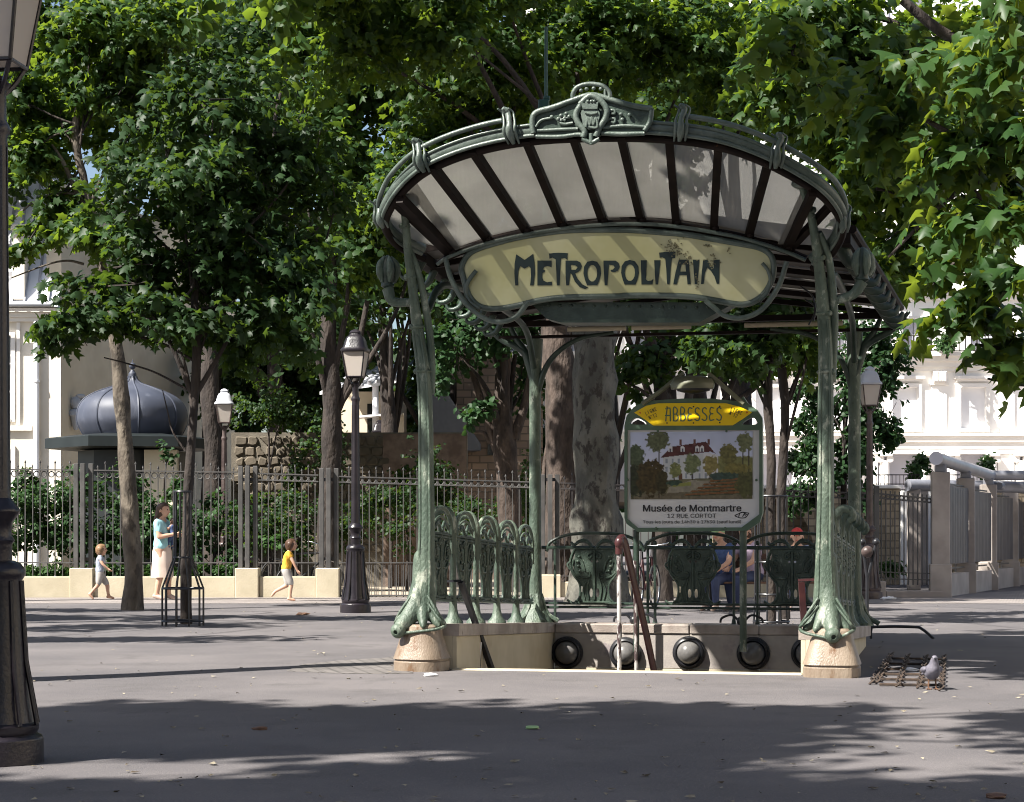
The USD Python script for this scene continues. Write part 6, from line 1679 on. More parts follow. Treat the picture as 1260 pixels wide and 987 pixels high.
crown(tree('plane_tree', 'reddish rough-barked trunk just left of the big plane trunk', ground_stem([(690, 733), (691, 680), (692, 620), (694, 540), (690, 480), (684, 420), (680, 330)], Y), [0.36, 0.34, 0.33, 0.33, 0.30, 0.27, 0.2],
           [B(680, 200, Y, 110, 80, 1100), B(600, 220, Y, 80, 60, 700), B(780, 200, Y, 90, 70, 700)], 0.19, 'leaf_dark', 'barkred', hi=False, seed=17, extra=[(stem([(692, 530), (712, 500), (735, 470), (760, 400)], Y), 0.14, 0.09), (stem([(688, 470), (672, 560), (668, 590), (660, 600)], Y + .8), 0.05, 0.04)], limb_from=0.7))
# two slim trunks right of the sign
Y = 24.8
crown(tree('young_plane_tree', 'slim dark tree right of the museum sign, left of two', ground_stem([(949, 772), (949, 700), (947, 640), (949, 560), (945, 500), (947, 450), (950, 400)], Y), [0.065, 0.06, 0.058, 0.056, 0.054, 0.05, 0.04],
           [B(930, 420, Y, 50, 34, 420), B(880, 420, Y + .5, 40, 28, 260), B(960, 370, Y, 60, 40, 420), B(900, 360, Y + 1, 60, 40, 380)], 0.17, 'leaf_dark', 'barkdark', seed=18, extra=[(stem([(946, 490), (930, 460), (915, 440), (900, 425)], Y), 0.03, 0.015)]))
Y = 27.0
crown(tree('young_plane_tree', 'slim dark tree right of the museum sign, right of two', ground_stem([(966, 755), (964, 700), (961, 640), (964, 560), (966, 500), (962, 450), (965, 400)], Y), [0.075, 0.07, 0.065, 0.062, 0.06, 0.055, 0.04],
           [B(985, 425, Y, 46, 36, 380), B(1000, 380, Y, 50, 46, 420), B(960, 450, Y + .6, 26, 22, 110)], 0.17, 'leaf', 'barkdark', seed=19, extra=[(stem([(966, 500), (978, 470), (990, 445), (1000, 425)], Y), 0.03, 0.012)]))
Y = 34.5
crown(tree('plane_tree', 'plane tree with dark branches behind the sign', ground_stem([(818, 742), (816, 650), (822, 560), (812, 480), (800, 420)], Y), [0.16, 0.14, 0.13, 0.12, 0.10],
           [B(800, 440, Y, 40, 30, 260), B(770, 470, Y, 22, 26, 110), B(840, 430, Y, 40, 26, 260), B(900, 445, Y + .5, 34, 24, 180)], 0.17, 'leaf_dark', 'barkdark', hi=False, seed=20, extra=[(stem([(818, 560), (845, 500), (850, 450), (858, 410)], Y), 0.09, 0.06), (stem([(815, 560), (785, 520), (768, 560), (757, 590)], Y), 0.06, 0.04), (stem([(820, 600), (872, 520), (935, 470), (950, 420)], Y + 1), 0.07, 0.05), (stem([(818, 580), (880, 510), (905, 460), (912, 410)], Y + 1), 0.06, 0.05)]))
# small-leaved tree right of the right pillars
Y = 37.8
crown(tree('small_leaved_tree', 'dense small-leaved tree between right pillars and white building', ground_stem([(1041, 730), (1041, 660), (1038, 600), (1040, 520), (1045, 440)], Y), [0.07, 0.065, 0.06, 0.05, 0.03],
           [B(1060, 470, Y, 50, 50, 1100), B(1095, 450, Y, 24, 40, 380), B(1085, 520, Y, 30, 40, 480), B(1050, 560, Y, 36, 40, 520), B(1010, 560, Y, 22, 50, 300), B(1000, 480, Y, 26, 44, 380), B(1060, 610, Y, 26, 22, 170), B(990, 540, Y, 22, 40, 240), B(1000, 610, Y, 24, 26, 200), B(1070, 410, Y, 40, 28, 420), B(975, 600, Y, 14, 24, 80)], 0.115, 'leaf_small', 'barkdark', hi=False, seed=21, up=0.7))
# trees to the right, mid-distance, sunlit
Y = 22.0
crown(tree('plane_tree', 'sunlit plane tree filling the upper right behind the canopy', ground_stem([(1350, 790), (1345, 650), (1335, 500), (1310, 350), (1270, 220), (1200, 120)], Y), [0.3, 0.27, 0.26, 0.22, 0.15, 0.08],
           [B(1120, 60, Y, 100, 70, 800), B(1040, 90, Y, 70, 60, 520), B(1090, 180, Y, 80, 70, 640), B(1180, 170, Y, 90, 80, 760), B(1130, 270, Y, 60, 50, 340), B(1065, 240, Y + .5, 40, 40, 210), B(1210, 280, Y, 70, 60, 420), B(1010, 20, Y, 80, 50, 520), B(1085, 325, Y - .4, 28, 22, 70), B(1230, 60, Y, 80, 70, 600), B(960, 70, Y, 50, 50, 260), B(1000, 135, Y + 1.5, 60, 46, 420), B(1045, 185, Y + 1, 46, 46, 340), B(1052, 262, Y + 1.5, 34, 34, 200), B(960, 130, Y + 2, 50, 34, 260), B(1150, 330, Y + 1, 60, 34, 220)], 0.19, 'leaf', 'barkdark', seed=22, limb_from=0.6))
# near branch with large bright leaves
Y = 13.2
crown(tree('plane_tree', 'near plane tree reaching in from the right with large bright leaves', ground_stem([(1480, 930), (1478, 700), (1465, 450), (1430, 250), (1380, 100)], Y), [0.24, 0.21, 0.19, 0.16, 0.1],
           [B(1190, 70, Y, 80, 60, 150), B(1110, 60, Y + .6, 70, 46, 90), B(1250, 40, Y - 1, 60, 60, 100), B(1110, 150, Y + .5, 60, 40, 80), B(1190, 190, Y, 70, 50, 130), B(1240, 150, Y, 50, 60, 90), B(1090, 225, Y + 1, 46, 24, 34), B(1190, 270, Y, 60, 36, 80), B(1230, 330, Y - .3, 46, 36, 70), B(1160, 330, Y, 46, 26, 38), B(1190, 390, Y, 60, 26, 66), B(1235, 455, Y, 26, 18, 24), B(1245, 410, Y, 26, 26, 26), B(1020, 110, Y + 1.2, 46, 34, 40), B(960, 50, Y + 1.2, 60, 34, 44)],
           0.155, 'leaf_near', 'barkdark', seed=23, extra=[(stem([(1420, 260), (1330, 212), (1250, 193), (1190, 175), (1140, 148)], Y), 0.05, 0.016), (stem([(1420, 220), (1300, 140), (1230, 80), (1160, 40), (1110, 0)], Y), 0.06, 0.03), (stem([(1430, 400), (1330, 430), (1260, 432), (1200, 424)], Y), 0.03, 0.010), (stem([(1440, 480), (1340, 480), (1260, 474), (1215, 466)], Y), 0.02, 0.007)], twigs=2, per=6, limbs=False, shell=0.6), parts=250)

# the far row of trees that closes the view
FR = [(-60, 120, 50), (30, 60, 52), (330, 240, 54), (420, 420, 56), (470, 330, 50), (560, 250, 55), (650, 330, 57), (740, 290, 44), (850, 320, 42), (560, 60, 54), (680, 60, 46), (810, 110, 42), (900, 60, 40), (250, 60, 55), (150, 30, 58)]
labs = ['far dark tree at the upper left edge behind the house roof', 'far tree above the white house on the left', 'far dark tree high behind the young tree in the guard', 'far dark tree above the rubble wall', 'far tree behind the dark street lamp', 'far tree left of the canopy rim',
        'far dark tree seen under the canopy left side', 'far dark tree right behind the name board', 'far dark tree under the canopy right side', 'far tree high between lamp and canopy', 'far tree high above the canopy crest', 'far tree above the canopy right of the crest', 'far tree above the right canopy rim', 'far tree at the top left above the onion dome', 'far tree in the top left corner']
for i, ((u, v, Y), lb) in enumerate(zip(FR, labs)):
    rg = np.random.default_rng(100 + i)
    bl = [B(u + rg.uniform(-70, 70), v + rg.uniform(-70, 70), Y + rg.uniform(-1.5, 1.5), rg.uniform(55, 85), rg.uniform(50, 75), 420) for _ in range(6)]
    if v > 200 and u > 540:
        bl = [(c, r, n) for c, r, n in bl if HZ - F * (c[2] - H) / c[1] < 380]
    trunk = [(P(u, v, Y)[0], Y, -0.05), (P(u, v, Y)[0] + 0.2, Y, 3.0), (P(u, v, Y)[0], Y, max(4.5, P(u, v, Y)[2] - 1))]
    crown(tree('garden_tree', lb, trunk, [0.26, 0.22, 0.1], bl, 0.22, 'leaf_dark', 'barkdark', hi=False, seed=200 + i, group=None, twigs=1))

LOWF = [(300, 430, 57, 'low far tree behind the rubble wall by the garden lamp'), (345, 470, 56, 'low far tree behind the rubble wall'), (420, 500, 58, 'low far tree behind the dark street lamp'), (520, 440, 60, 'low far tree left of the left front pillar'), (545, 500, 59, 'low far tree beside the dark house roof'), (690, 470, 58, 'low far tree between the two big plane trunks'), (665, 560, 55, 'low far tree behind the slim back pillar')]
for i, (u, v, Y, lb) in enumerate(LOWF):
    rg = np.random.default_rng(150 + i)
    bl = [B(u + rg.uniform(-35, 35), v + rg.uniform(-45, 45), Y + rg.uniform(-1, 1), rg.uniform(34, 50), rg.uniform(34, 48), 420) for _ in range(4)]
    x0_ = P(u, v, Y)[0]
    crown(tree('garden_tree', lb, [(x0_, Y, -0.05), (x0_ + 0.1, Y, 1.5), (x0_, Y, max(2.0, P(u, v, Y)[2]))], [0.16, 0.14, 0.08], bl, 0.22, 'leaf_dark', 'barkdark', hi=False, seed=260 + i, twigs=1))
rgf = np.random.default_rng(77)
bl = [((x, 78 + rgf.uniform(-3, 3), rgf.uniform(2.0, 9.0)), (3.2, 2.5, 2.8), 420) for x in np.linspace(-24, 14, 44)]
C_, A, N, S_ = leaves_in([(np.array(c), np.array(r), n) for c, r, n in bl], 0.34, rgf)
vv, ff = leaf_mesh(C_, A, N, S_, False)
tag(put('distant_wood', (vv, ff), M['leaf_dark'], smooth=False), 'far dark wood that closes the view behind garden and houses', 'wood', kind='stuff')

# trees outside the frame, to the left of the camera and behind it: they stand on the square and shade it
def above_shade(x, y, h, z=0.0):
    k = (h - z) / S[2]
    return (x + S[0] * k, y + S[1] * k, h)


def shade_tree(lab, targets, seed, size=0.24):
    bl = []
    for x, y, z, h, rx_, ry_, n in targets:
        bl.append((above_shade(x, y, h, z), (rx_, ry_, 0.7), n))
    cs = np.array([b_[0] for b_ in bl])
    c0 = cs.mean(0)
    x0_ = min(c0[0], -0.30 * max(c0[1], 2.0) - 1.2) if c0[1] > -1 else c0[0]
    crown(tree('plane_tree', lab, [(x0_, c0[1], -0.05), (x0_ + 0.1, c0[1], 2.8), (x0_, c0[1] + 0.2, 5.5), (x0_ + 0.2, c0[1], cs[:, 2].min() + 0.4)], [0.26, 0.21, 0.18, 0.11], bl, size, 'leaf', 'bark', hi=False, seed=seed, twigs=1, shell=0.75, high=True))


rs = np.random.default_rng(8)
fg = []
for y in (7.4, 8.6, 9.8, 10.9, 11.8, 12.7):
    for x in np.arange(-3.6, 5.2, 1.5):
        if y == 12.7 and rs.uniform() < 0.25:
            continue
        if any(math.hypot(x - G(u, v)[0], (y - G(u, v)[1]) * 0.9) < 0.62 for u, v in ((1150, 905), (1215, 935), (560, 957), (170, 945))):
            continue
        fg.append((x + rs.uniform(-0.4, 0.4), y + rs.uniform(-0.3, 0.3), 0.0, rs.uniform(10, 12), 1.05, 0.95, 760))
shade_tree('tall plane tree behind the camera on the left, shading the near pavement', fg[:len(fg) // 2], 301)
shade_tree('tall plane tree left of the camera, shading the pavement before the entrance', fg[len(fg) // 2:], 302)
shade_tree('plane tree left of the entrance outside the frame, shading canopy roof and right pillar', [(2.4, 15.4, 3.4, 8.6, 0.8, 0.5, 260), (3.2, 15.4, 3.4, 8.8, 0.8, 0.6, 300), (1.2, 17.4, 3.5, 8.6, 0.9, 0.7, 300), (2.6, 17.2, 3.5, 8.6, 1.0, 0.8, 420), (3.8, 16.8, 3.5, 8.9, 0.9, 0.8, 360), (1.6, 19.0, 3.5, 8.8, 1.0, 0.8, 360), (3.0, 18.8, 3.5, 9.0, 1.0, 0.8, 420), (4.2, 18.4, 3.5, 9.0, 0.9, 0.8, 360), (0.4, 18.6, 3.5, 8.6, 0.8, 0.7, 260), (-0.75, 16.5, 3.3, 8.4, 0.45, 0.4, 110), (2.2, 20.6, 3.3, 9.2, 1.2, 0.8, 420), (0.8, 20.6, 2.5, 8.6, 1.0, 0.8, 300), (4.4, 15.7, 0.0, 8.6, 0.9, 0.6, 330), (5.8, 15.9, 0.0, 8.6, 1.0, 0.6, 330), (7.0, 16.2, 0.0, 8.6, 1.0, 0.7, 330), (5.0, 17.0, 0.0, 8.6, 1.0, 0.7, 380), (6.4, 17.2, 0.0, 8.6, 1.1, 0.8, 380), (7.4, 18.4, 0.0, 8.6, 1.2, 0.8, 300), (5.6, 18.6, 0.0, 8.6, 1.1, 0.8, 300)], 303)
lm = [(x + rs.uniform(-.5, .5), y + rs.uniform(-.5, .5), 0, 8.5, 1.4, 0.8, 400) for x, y in ((-5.8, 21.0), (-4.0, 21.6), (-6.5, 24.0), (-4.5, 24.5), (-7.5, 27.5), (-5.5, 27.6), (-3.8, 27.5), (-8.0, 30.0), (-5.6, 30.2))]
shade_tree('plane tree outside the left edge, shading the pavement by the guarded tree', lm, 304)
rm = [(x + rs.uniform(-.5, .5), y + rs.uniform(-.5, .5), 0, 9.0, 1.3, 0.8, 230) for x, y in ((6.6, 23.4), (5.8, 26.5), (7.8, 27.0), (9.0, 28.5))]
bm = [(1.4, 32.5, 3.2, 9.5, 1.0, 0.8, 130), (1.4, 32.5, 1.6, 9.5, 0.9, 0.7, 90), (0.9, 36.5, 3.5, 10.0, 1.2, 1.0, 280), (3.4, 29.9, 0.8, 9.0, 1.3, 0.9, 420), (4.4, 30.0, 0.8, 9.0, 1.0, 0.8, 300)]
tq = [(above_shade(x, y, h, z), (a_, b_, 0.8), n) for x, y, z, h, a_, b_, n in rm + bm]
crown(tree('plane_tree', 'tall plane tree high over the square between lamp and entrance', [(-11.0, 33.0, -0.05), (-10.9, 33.0, 4.0), (-10.2, 32.0, 8.0), (-8.6, 30.0, 11.0)], [0.2, 0.19, 0.15, 0.08], tq, 0.22, 'leaf', 'bark', hi=False, seed=305, twigs=1, high=True))
# the houses that close the square behind the camera
for i, (x, y, w, d, h_, lab) in enumerate(((-12, -34, 20, 9, 17, 'apartment house behind the camera, left one'), (10, -36, 22, 9, 19, 'apartment house behind the camera, right one'), (33, 4, 9, 50, 18, 'apartment house far to the right of the camera'))):
    hb_ = thing('apartment_house', lab, 'house', (x, y, 0))
    put('wall', bb(x - w / 2, x + w / 2, y - d / 2, y + d / 2, 0, h_), M['beigewall'], hb_, False)
    put('roof', trimesh.convex.convex_hull(np.array([[x - w / 2, y - d / 2, h_], [x + w / 2, y - d / 2, h_], [x - w / 2, y + d / 2, h_], [x + w / 2, y + d / 2, h_], [x - w / 2 + 2, y - d / 2 + 2, h_ + 3], [x + w / 2 - 2, y - d / 2 + 2, h_ + 3], [x - w / 2 + 2, y + d / 2 - 2, h_ + 3], [x + w / 2 - 2, y + d / 2 - 2, h_ + 3]])), M['zinc'], hb_, False)
    for fl in range(5):
        for k in range(int(max(w, d) / 2.6) - 1):
            if w > d:
                put('window', bx((x - w / 2 + 2 + 2.6 * k, y + d / 2 + 0.02, 2.2 + 3.1 * fl), (1.1, 0.08, 1.9)), M['darkglass'], hb_, False)
            else:
                put('window', bx((x - w / 2 - 0.02, y - d / 2 + 2 + 2.6 * k, 2.2 + 3.1 * fl), (0.08, 1.1, 1.9)), M['darkglass'], hb_, False)

# shrubs, hedge, climbing ivy, low plants


def bush(name, label, c, stems, blobs, size, leaf, seed, cat_='shrub', hi=False, **kw):
    zb0_ = kw.pop('z0', -0.03)
    tr = [(c[0], c[1], zb0_), (c[0] + 0.03, c[1], (zb0_ + c[2]) * 0.5), (c[0], c[1], c[2])]
    return crown(tree(name, label, tr, [0.04, 0.03, 0.012], blobs, size, leaf, 'barkdark', hi=hi, seed=seed, cat_=cat_, twigs=3, per=6, **kw))


Y = 38.0
for i, (u, v, lab) in enumerate(((30, 620, 'bushy green shrub behind the fence under the white house'), (90, 625, 'green shrub behind the leftmost triple fence post'), (150, 630, 'green shrub behind the bent trunk before the kiosk'), (205, 630, 'green shrub behind the woman'), (262, 640, 'thin green shrub behind the fence right of the tree guard'))):
    n = (560, 560, 520, 480, 260)[i]
    bush('garden_shrub', lab, P(u, v - 10, Y), 3, [B(u, v, Y, 36, 40, n), B(u + 14, v - 26, Y + .4, 26, 22, n // 3), B(u - 18, v + 34, Y, 30, 26, n // 2), B(u + 20, v + 30, Y, 26, 26, n // 2)] + ([B(205, 567, Y, 10, 20, 46)] if i == 3 else []), 0.10, 'hedge', 400 + i)
Y = 40.5
for i, (u, lab) in enumerate(((318, 'dark shrub behind the fence left of the running boy'), (365, 'dark shrub behind the fence above the bicycle'), (430, 'dark shrub behind the gate beside the dark street lamp'), (500, 'dark shrub behind the gate below the pavilion'), (570, 'dark shrub at the foot of the stone house'))):
    bush('garden_shrub', lab, P(u, 640, Y), 3, [B(u, 650, Y, 40, 34, 520), B(u + 14, 620, Y + .5, 30, 20, 260)], 0.09, 'leaf_dark', 420 + i)
for i, (u, v, ru, rv, Y, lab) in enumerate(((330, 495, 50, 34, 43.5, 'dark ivy mass hanging over the rubble wall'), (400, 545, 26, 50, 43.0, 'dark ivy below the pavilion right of the rubble wall'), (520, 590, 50, 40, 43.5, 'dark climbing plants over the wall by the stone house'), (360, 575, 12, 34, 44.0, 'thin ivy strand hanging down the rubble wall'), (480, 610, 40, 26, 43.0, 'dark ivy on the wall behind the gate'), (650, 610, 18, 60, 42.0, 'green creeper between the reddish trunk and back pillar'))):
    bush('ivy', lab, P(u, v, Y), 3, [B(u, v, Y, ru, rv, int(ru * rv * 0.42)), B(u + ru * 0.5, v + rv * 0.4, Y, ru * 0.6, rv * 0.6, int(ru * rv * 0.14))], 0.10, 'leaf_dark', 440 + i, cat_='climbing plant')
gl = []
for i, (a, b, m, lab) in enumerate(((10, 290, 60, 'low green plants along the top of the left garden wall'), (1085, 1106, 8, 'patch of low green plants behind the tall gate'))):
    rg = np.random.default_rng(460 + i)
    y0 = YF + 0.75 if i == 0 else 44.0
    bl = []
    for k in range(m):
        u = a + (b - a) * (k + 0.5) / m
        vv = 702 if i == 0 else 698
        bl.append(B(u + rg.uniform(-2, 2), vv + rg.uniform(-4, 3), y0 + rg.uniform(-.2, .3), 7, 7, 48))
    C_, A, N, S_ = leaves_in(bl, 0.07, rg, per=6, up=0.7)
    vv, ff = leaf_mesh(C_, A, N, S_, False)
    tag(put('low_plants', (vv, ff), M['grass'], smooth=False), lab, 'plants', kind='stuff')
bush('garden_shrub', 'yellow-green shrub behind the fence beside the running boy', P(332, 670, 37.6), 3, [B(330, 672, 37.6, 14, 14, 110), B(340, 664, 37.8, 10, 8, 50)], 0.09, 'grass', 470)
for i, (u, v, Y, r, lab) in enumerate(((1131, 574, 46.6, 15, 'round potted shrub on the terrace left of the grey tube'), (1214, 576, 46.6, 13, 'round potted shrub on the terrace above the grey tubes'), (978, 570, 46.6, 15, 'green terrace shrub between slim trunks and right pillar'), (1165, 423, 55.4, 16, 'balcony plants on the white building'))):
    c = P(u, v + r, Y)
    bush('terrace_shrub', lab, (c[0], c[1], P(u, v, Y)[2]), 3, [B(u, v, Y, r * 0.9, r, 330), B(u + 3, v - r * 0.6, Y, r * 0.6, r * 0.5, 90)], 0.10, 'hedge', 480 + i, z0=c[2] - 0.05)

# ---------------------------------------------------------------- tree guards
def tree_guard(c, label, prof_, n=10):
    t = thing('tree_guard', label, 'tree guard', c)
    for k in range(n):
        a = 2 * PI * k / n + 0.15
        p = [(c[0] + r * math.cos(a), c[1] + r * math.sin(a), z) for r, z in prof_]
        put('bar', tube(p, 0.013, 5), M['black'], t, 50)
    for r, z in (prof_[0], prof_[1], prof_[2], prof_[-1]):
        tt = trimesh.creation.torus(r, 0.014, 24, 6)
        tt.apply_translation((c[0], c[1], max(z, 0.06)))
        put('ring', tt, M['black'], t, 50)
    return t


c = G(225, 770)
sg = F / c[1]
tree_guard(c, 'flared black iron guard around the slim tree on the left', [(0.255, 0.0), (0.255, (770 - 724) / sg), (0.11, (770 - 686) / sg), (0.105, (770 - 655) / sg), (0.105, (770 - 605) / sg)])
c = np.array([P(949, 700, 24.8)[0], 24.8, 0])
tree_guard(c, 'dark green iron guard around the slim tree right of the sign', [(0.22, 0.0), (0.20, 0.4), (0.20, 0.8), (0.20, 1.2), (0.20, 1.62)], 9)

# ---------------------------------------------------------------- bicycle and pram wheel behind the railings
def bicycle(loc, rz, label, m):
    t = thing('bicycle', label, 'bicycle', loc, rz)
    R = 0.33
    for x in (-0.52, 0.52):
        tt = trimesh.creation.torus(R, 0.018, 28, 8)
        tt.apply_transform(trimesh.transformations.rotation_matrix(PI / 2, (1, 0, 0)))
        tt.apply_translation((x, 0, R + 0.018))
        w = put('wheel', tt, M['rubber'], t, 60, local=True)
        rim_ = trimesh.creation.torus(R - 0.022, 0.009, 28, 6)
        rim_.apply_transform(trimesh.transformations.rotation_matrix(PI / 2, (1, 0, 0)))
        rim_.apply_translation((x, 0, R + 0.018))
        put('rim', rim_, M['chrome'], w, 60, local=True)
        put('spoke', [tube([(x, 0, R + 0.018), (x + (R - 0.03) * math.cos(a), 0, R + 0.018 + (R - 0.03) * math.sin(a))], 0.003, 4) for a in np.arange(14) * PI / 7], M['chrome'], w, local=True)
    j = dict(bb=(-0.07, 0, 0.30), st=(-0.22, 0, 0.78), ht=(0.36, 0, 0.80), hb=(0.40, 0, 0.64), ra=(-0.52, 0, 0.35), fa=(0.52, 0, 0.35))
    put('frame', [tube([j[a], j[b]], 0.016, 8) for a, b in (('bb', 'st'), ('st', 'ht'), ('bb', 'hb'), ('ht', 'hb'), ('ra', 'bb'), ('ra', 'st'))], M[m], t, 50, local=True)
    put('fork', [tube(cr([j['hb'], (0.45, s * 0.04, 0.5), (0.52, s * 0.05, 0.35)], 4), 0.011, 6) for s in (-1, 1)], M[m], t, 50, local=True)
    put('handlebar', [tube([j['ht'], (0.33, 0, 0.97)], 0.013, 8), tube(cr([(0.24, -0.30, 1.02), (0.32, -0.2, 1.0), (0.34, 0, 0.97), (0.32, 0.2, 1.0), (0.24, 0.30, 1.02)], 5), 0.012, 8)], M['chrome'], t, 50, local=True)
    put('saddle', [hulls([[((-0.34, 0, 0.94), 0.05), ((-0.34, 0.06, 0.94), 0.04), ((-0.34, -0.06, 0.94), 0.04), ((-0.12, 0, 0.95), 0.018)]], 0.03, 2), tube([j['st'], (-0.24, 0, 0.92)], 0.013, 8)], M['rubber'], t, 50, local=True)
    put('crank', [tube([(-0.07, -0.08, 0.30), (-0.02, -0.08, 0.14)], 0.009, 6), tube([(-0.07, 0.08, 0.30), (-0.12, 0.08, 0.46)], 0.009, 6), spin([(0.085, -0.004), (0.09, 0), (0.085, 0.004)], (-0.07, -0.06, 0.30), (0, 1, 0), 18)], M['chrome'], t, 50, local=True)
    return t


p_ = P(372, 700, 38.2)
bicycle((p_[0], 38.2, 0), 0.5, 'dark bicycle parked behind the fence by the running boy', 'black')
p_ = P(795, 700, 30.6)
bicycle((p_[0], 30.6, 0), 1.25, 'bicycle leaning beside the big plane trunk behind the entrance railing', 'railred')

# ---------------------------------------------------------------- people


def chain(pts, rad):
    return [[(pts[i], rad[i]), (pts[i + 1], rad[i + 1])] for i in range(len(pts) - 1)]


def person(label, loc, rz, Ht, J, cloth, hair, child=0.0, group=None):
    """J: joints in units of the height, facing +x, y to the left. cloth: (top, bottom kind, bottom, shoe)."""
    t = thing('person', label, 'person', loc, rz, group)
    k = Ht
    V = lambda p: np.asarray(p, float) * k
    hs = 1.0 + 0.45 * child
    hc_ = V(J['head'])
    hr_ = 0.058 * k * hs
    parts = [[(hc_ + V((0.005, 0, 0.018)), hr_ * 1.02), (hc_ + V((-0.018 * hs, 0, 0.01)), hr_ * 0.98)], [(hc_ + V((0.008, 0, 0)), hr_ * 0.92), (hc_ + V((0.026 * hs, 0, -0.045 * hs)), hr_ * 0.50)],
             [(hc_ + V((0.056 * hs, 0, 0.004)), 0.007 * k), (hc_ + V((0.068 * hs, 0, -0.012)), 0.010 * k), (hc_ + V((0.05 * hs, 0, -0.014)), 0.012 * k)],
             [(hc_ + V((-0.005, 0, -0.035)), 0.032 * k), (V(J['neck']), 0.030 * k)]]
    for s in (-1, 1):
        parts.append([(hc_ + V((-0.004, s * 0.058 * hs, 0.004)), 0.010 * k), (hc_ + V((-0.012, s * 0.062 * hs, -0.012)), 0.009 * k)])
    ch, wa, hp2 = V(J['chest']), V(J['waist']), V(J['hip'])
    dy = V((0, 0.045, 0))
    parts += [[(ch + dy, 0.07 * k), (ch - dy, 0.07 * k), (wa + dy * 0.6, 0.062 * k), (wa - dy * 0.6, 0.062 * k)], [(wa + dy * 0.6, 0.062 * k), (wa - dy * 0.6, 0.062 * k), (hp2 + dy, 0.066 * k), (hp2 - dy, 0.066 * k)],
              [(V(J['neck']), 0.030 * k), (ch + dy * 1.4 + V((0, 0, 0.05)), 0.035 * k), (ch - dy * 1.4 + V((0, 0, 0.05)), 0.035 * k)]]
    torso = [[(ch + dy, 0.077 * k), (ch - dy, 0.077 * k), (wa + dy * 0.6, 0.070 * k), (wa - dy * 0.6, 0.070 * k)], [(wa + dy * 0.6, 0.070 * k), (wa - dy * 0.6, 0.070 * k), (hp2 + dy + V((0, 0, 0.03)), 0.073 * k), (hp2 - dy + V((0, 0, 0.03)), 0.073 * k)],
             [(ch + dy * 1.4 + V((0, 0, 0.045)), 0.042 * k), (ch - dy * 1.4 + V((0, 0, 0.045)), 0.042 * k), (ch, 0.075 * k)]]
    legs = []
    for s, side in ((1, 'l'), (-1, 'r')):
        sh, el, wr = (V(J[side + x]) for x in ('sh', 'el', 'wr'))
        parts += chain([sh, el], [0.034 * k, 0.026 * k]) + chain([el, wr], [0.026 * k, 0.018 * k])
        d = norm(wr - el)
        sdv = norm(np.cross(d, [0, 0.3, 1.0]))
        palm = wr + d * 0.045 * k
        parts.append([(wr, 0.017 * k), (palm + sdv * 0.012 * k, 0.014 * k), (palm - sdv * 0.012 * k, 0.014 * k)])
        nn = np.cross(d, sdv)
        for q_, (o_, ln) in enumerate(((0.018, 0.036), (0.006, 0.042), (-0.006, 0.040), (-0.018, 0.031))):
            a0 = palm + sdv * o_ * k
            a1 = a0 + d * ln * 0.6 * k - nn * 0.004 * k
            a2 = a0 + d * ln * k - nn * 0.014 * k
            parts += chain([a0, a1, a2], [0.0062 * k, 0.0058 * k, 0.005 * k])
        b0 = wr + d * 0.018 * k + sdv * 0.016 * k
        parts += chain([b0, b0 + d * 0.02 * k + sdv * 0.018 * k, b0 + d * 0.038 * k + sdv * 0.022 * k], [0.0085 * k, 0.007 * k, 0.006 * k])
        hj, kn, an, to = (V(J[side + x]) for x in ('hp', 'kn', 'an', 'to'))
        parts += chain([hj, kn], [0.056 * k, 0.037 * k]) + chain([kn, kn * 0.6 + an * 0.4 + V((-0.008, 0, 0)), an], [0.037 * k, 0.034 * k, 0.022 * k])
        foot = norm(to - an)
        parts.append([(an + V((0, 0, -0.012)), 0.024 * k), (to, 0.016 * k), (an - foot * 0.02 * k, 0.02 * k)])
        torso += [[(sh, 0.042 * k), (sh * 0.45 + el * 0.55, 0.037 * k)], [(sh, 0.044 * k), (ch + s * dy, 0.074 * k)]]
        if cloth[1] == 'long':
            legs += [[(hj, 0.068 * k), (kn, 0.047 * k)], [(kn, 0.047 * k), (kn * 0.08 + an * 0.92, 0.032 * k)]]
        elif cloth[1] == 'short':
            legs += [[(hj, 0.072 * k), (hj * 0.12 + kn * 0.88, 0.056 * k)]]
        legs.append([(hp2 + dy, 0.074 * k), (hp2 - dy, 0.074 * k), (hj, 0.066 * k)])
        shoe = hulls([[(an + V((0, 0, -0.016)) - foot * 0.026 * k, 0.024 * k), (to + foot * 0.004 * k, 0.019 * k), (an + foot * 0.02 * k, 0.024 * k)]], 0.03, 2)
        shoe.vertices[:, 2] = np.maximum(shoe.vertices[:, 2], min(an[2], to[2]) - 0.028 * k)
        put('shoe', shoe, M[cloth[3]], t, 60, local=True)
    body_ = hulls(parts, 0.035, 3)
    put('body', body_, M['skin'], t, 60, local=True)
    tp = hulls(torso, 0.022, 8)
    tp.vertices += tp.vertex_normals * ((meshkit.fbm(tp.vertices * np.array([22, 22, 9]) / k, 3, 4) - 0.5) * 0.030 * k)[:, None]
    put('top', tp, M[cloth[0]], t, 60, local=True)
    if cloth[1] == 'skirt':
        z1_ = 0.235 * k
        sk = lathe([(0.060 * k, wa[2] + 0.01 * k), (0.078 * k, hp2[2] + 0.05 * k), (0.098 * k, hp2[2] - 0.03 * k), (0.098 * k, 0.38 * k), (0.105 * k, z1_), (0.100 * k, z1_), (0.09 * k, 0.38 * k)], (hp2[0], 0, 0), 24, sx=1.02, sy=1.0)
        an_ = np.arctan2(sk.vertices[:, 1], sk.vertices[:, 0])
        low = np.clip((0.5 * k - sk.vertices[:, 2]) / (0.3 * k), 0, 1)
        sk.vertices[:, 0] += low * 0.010 * k * np.sin(an_ * 5)
        sk.vertices[:, 1] += low * 0.010 * k * np.cos(an_ * 6)
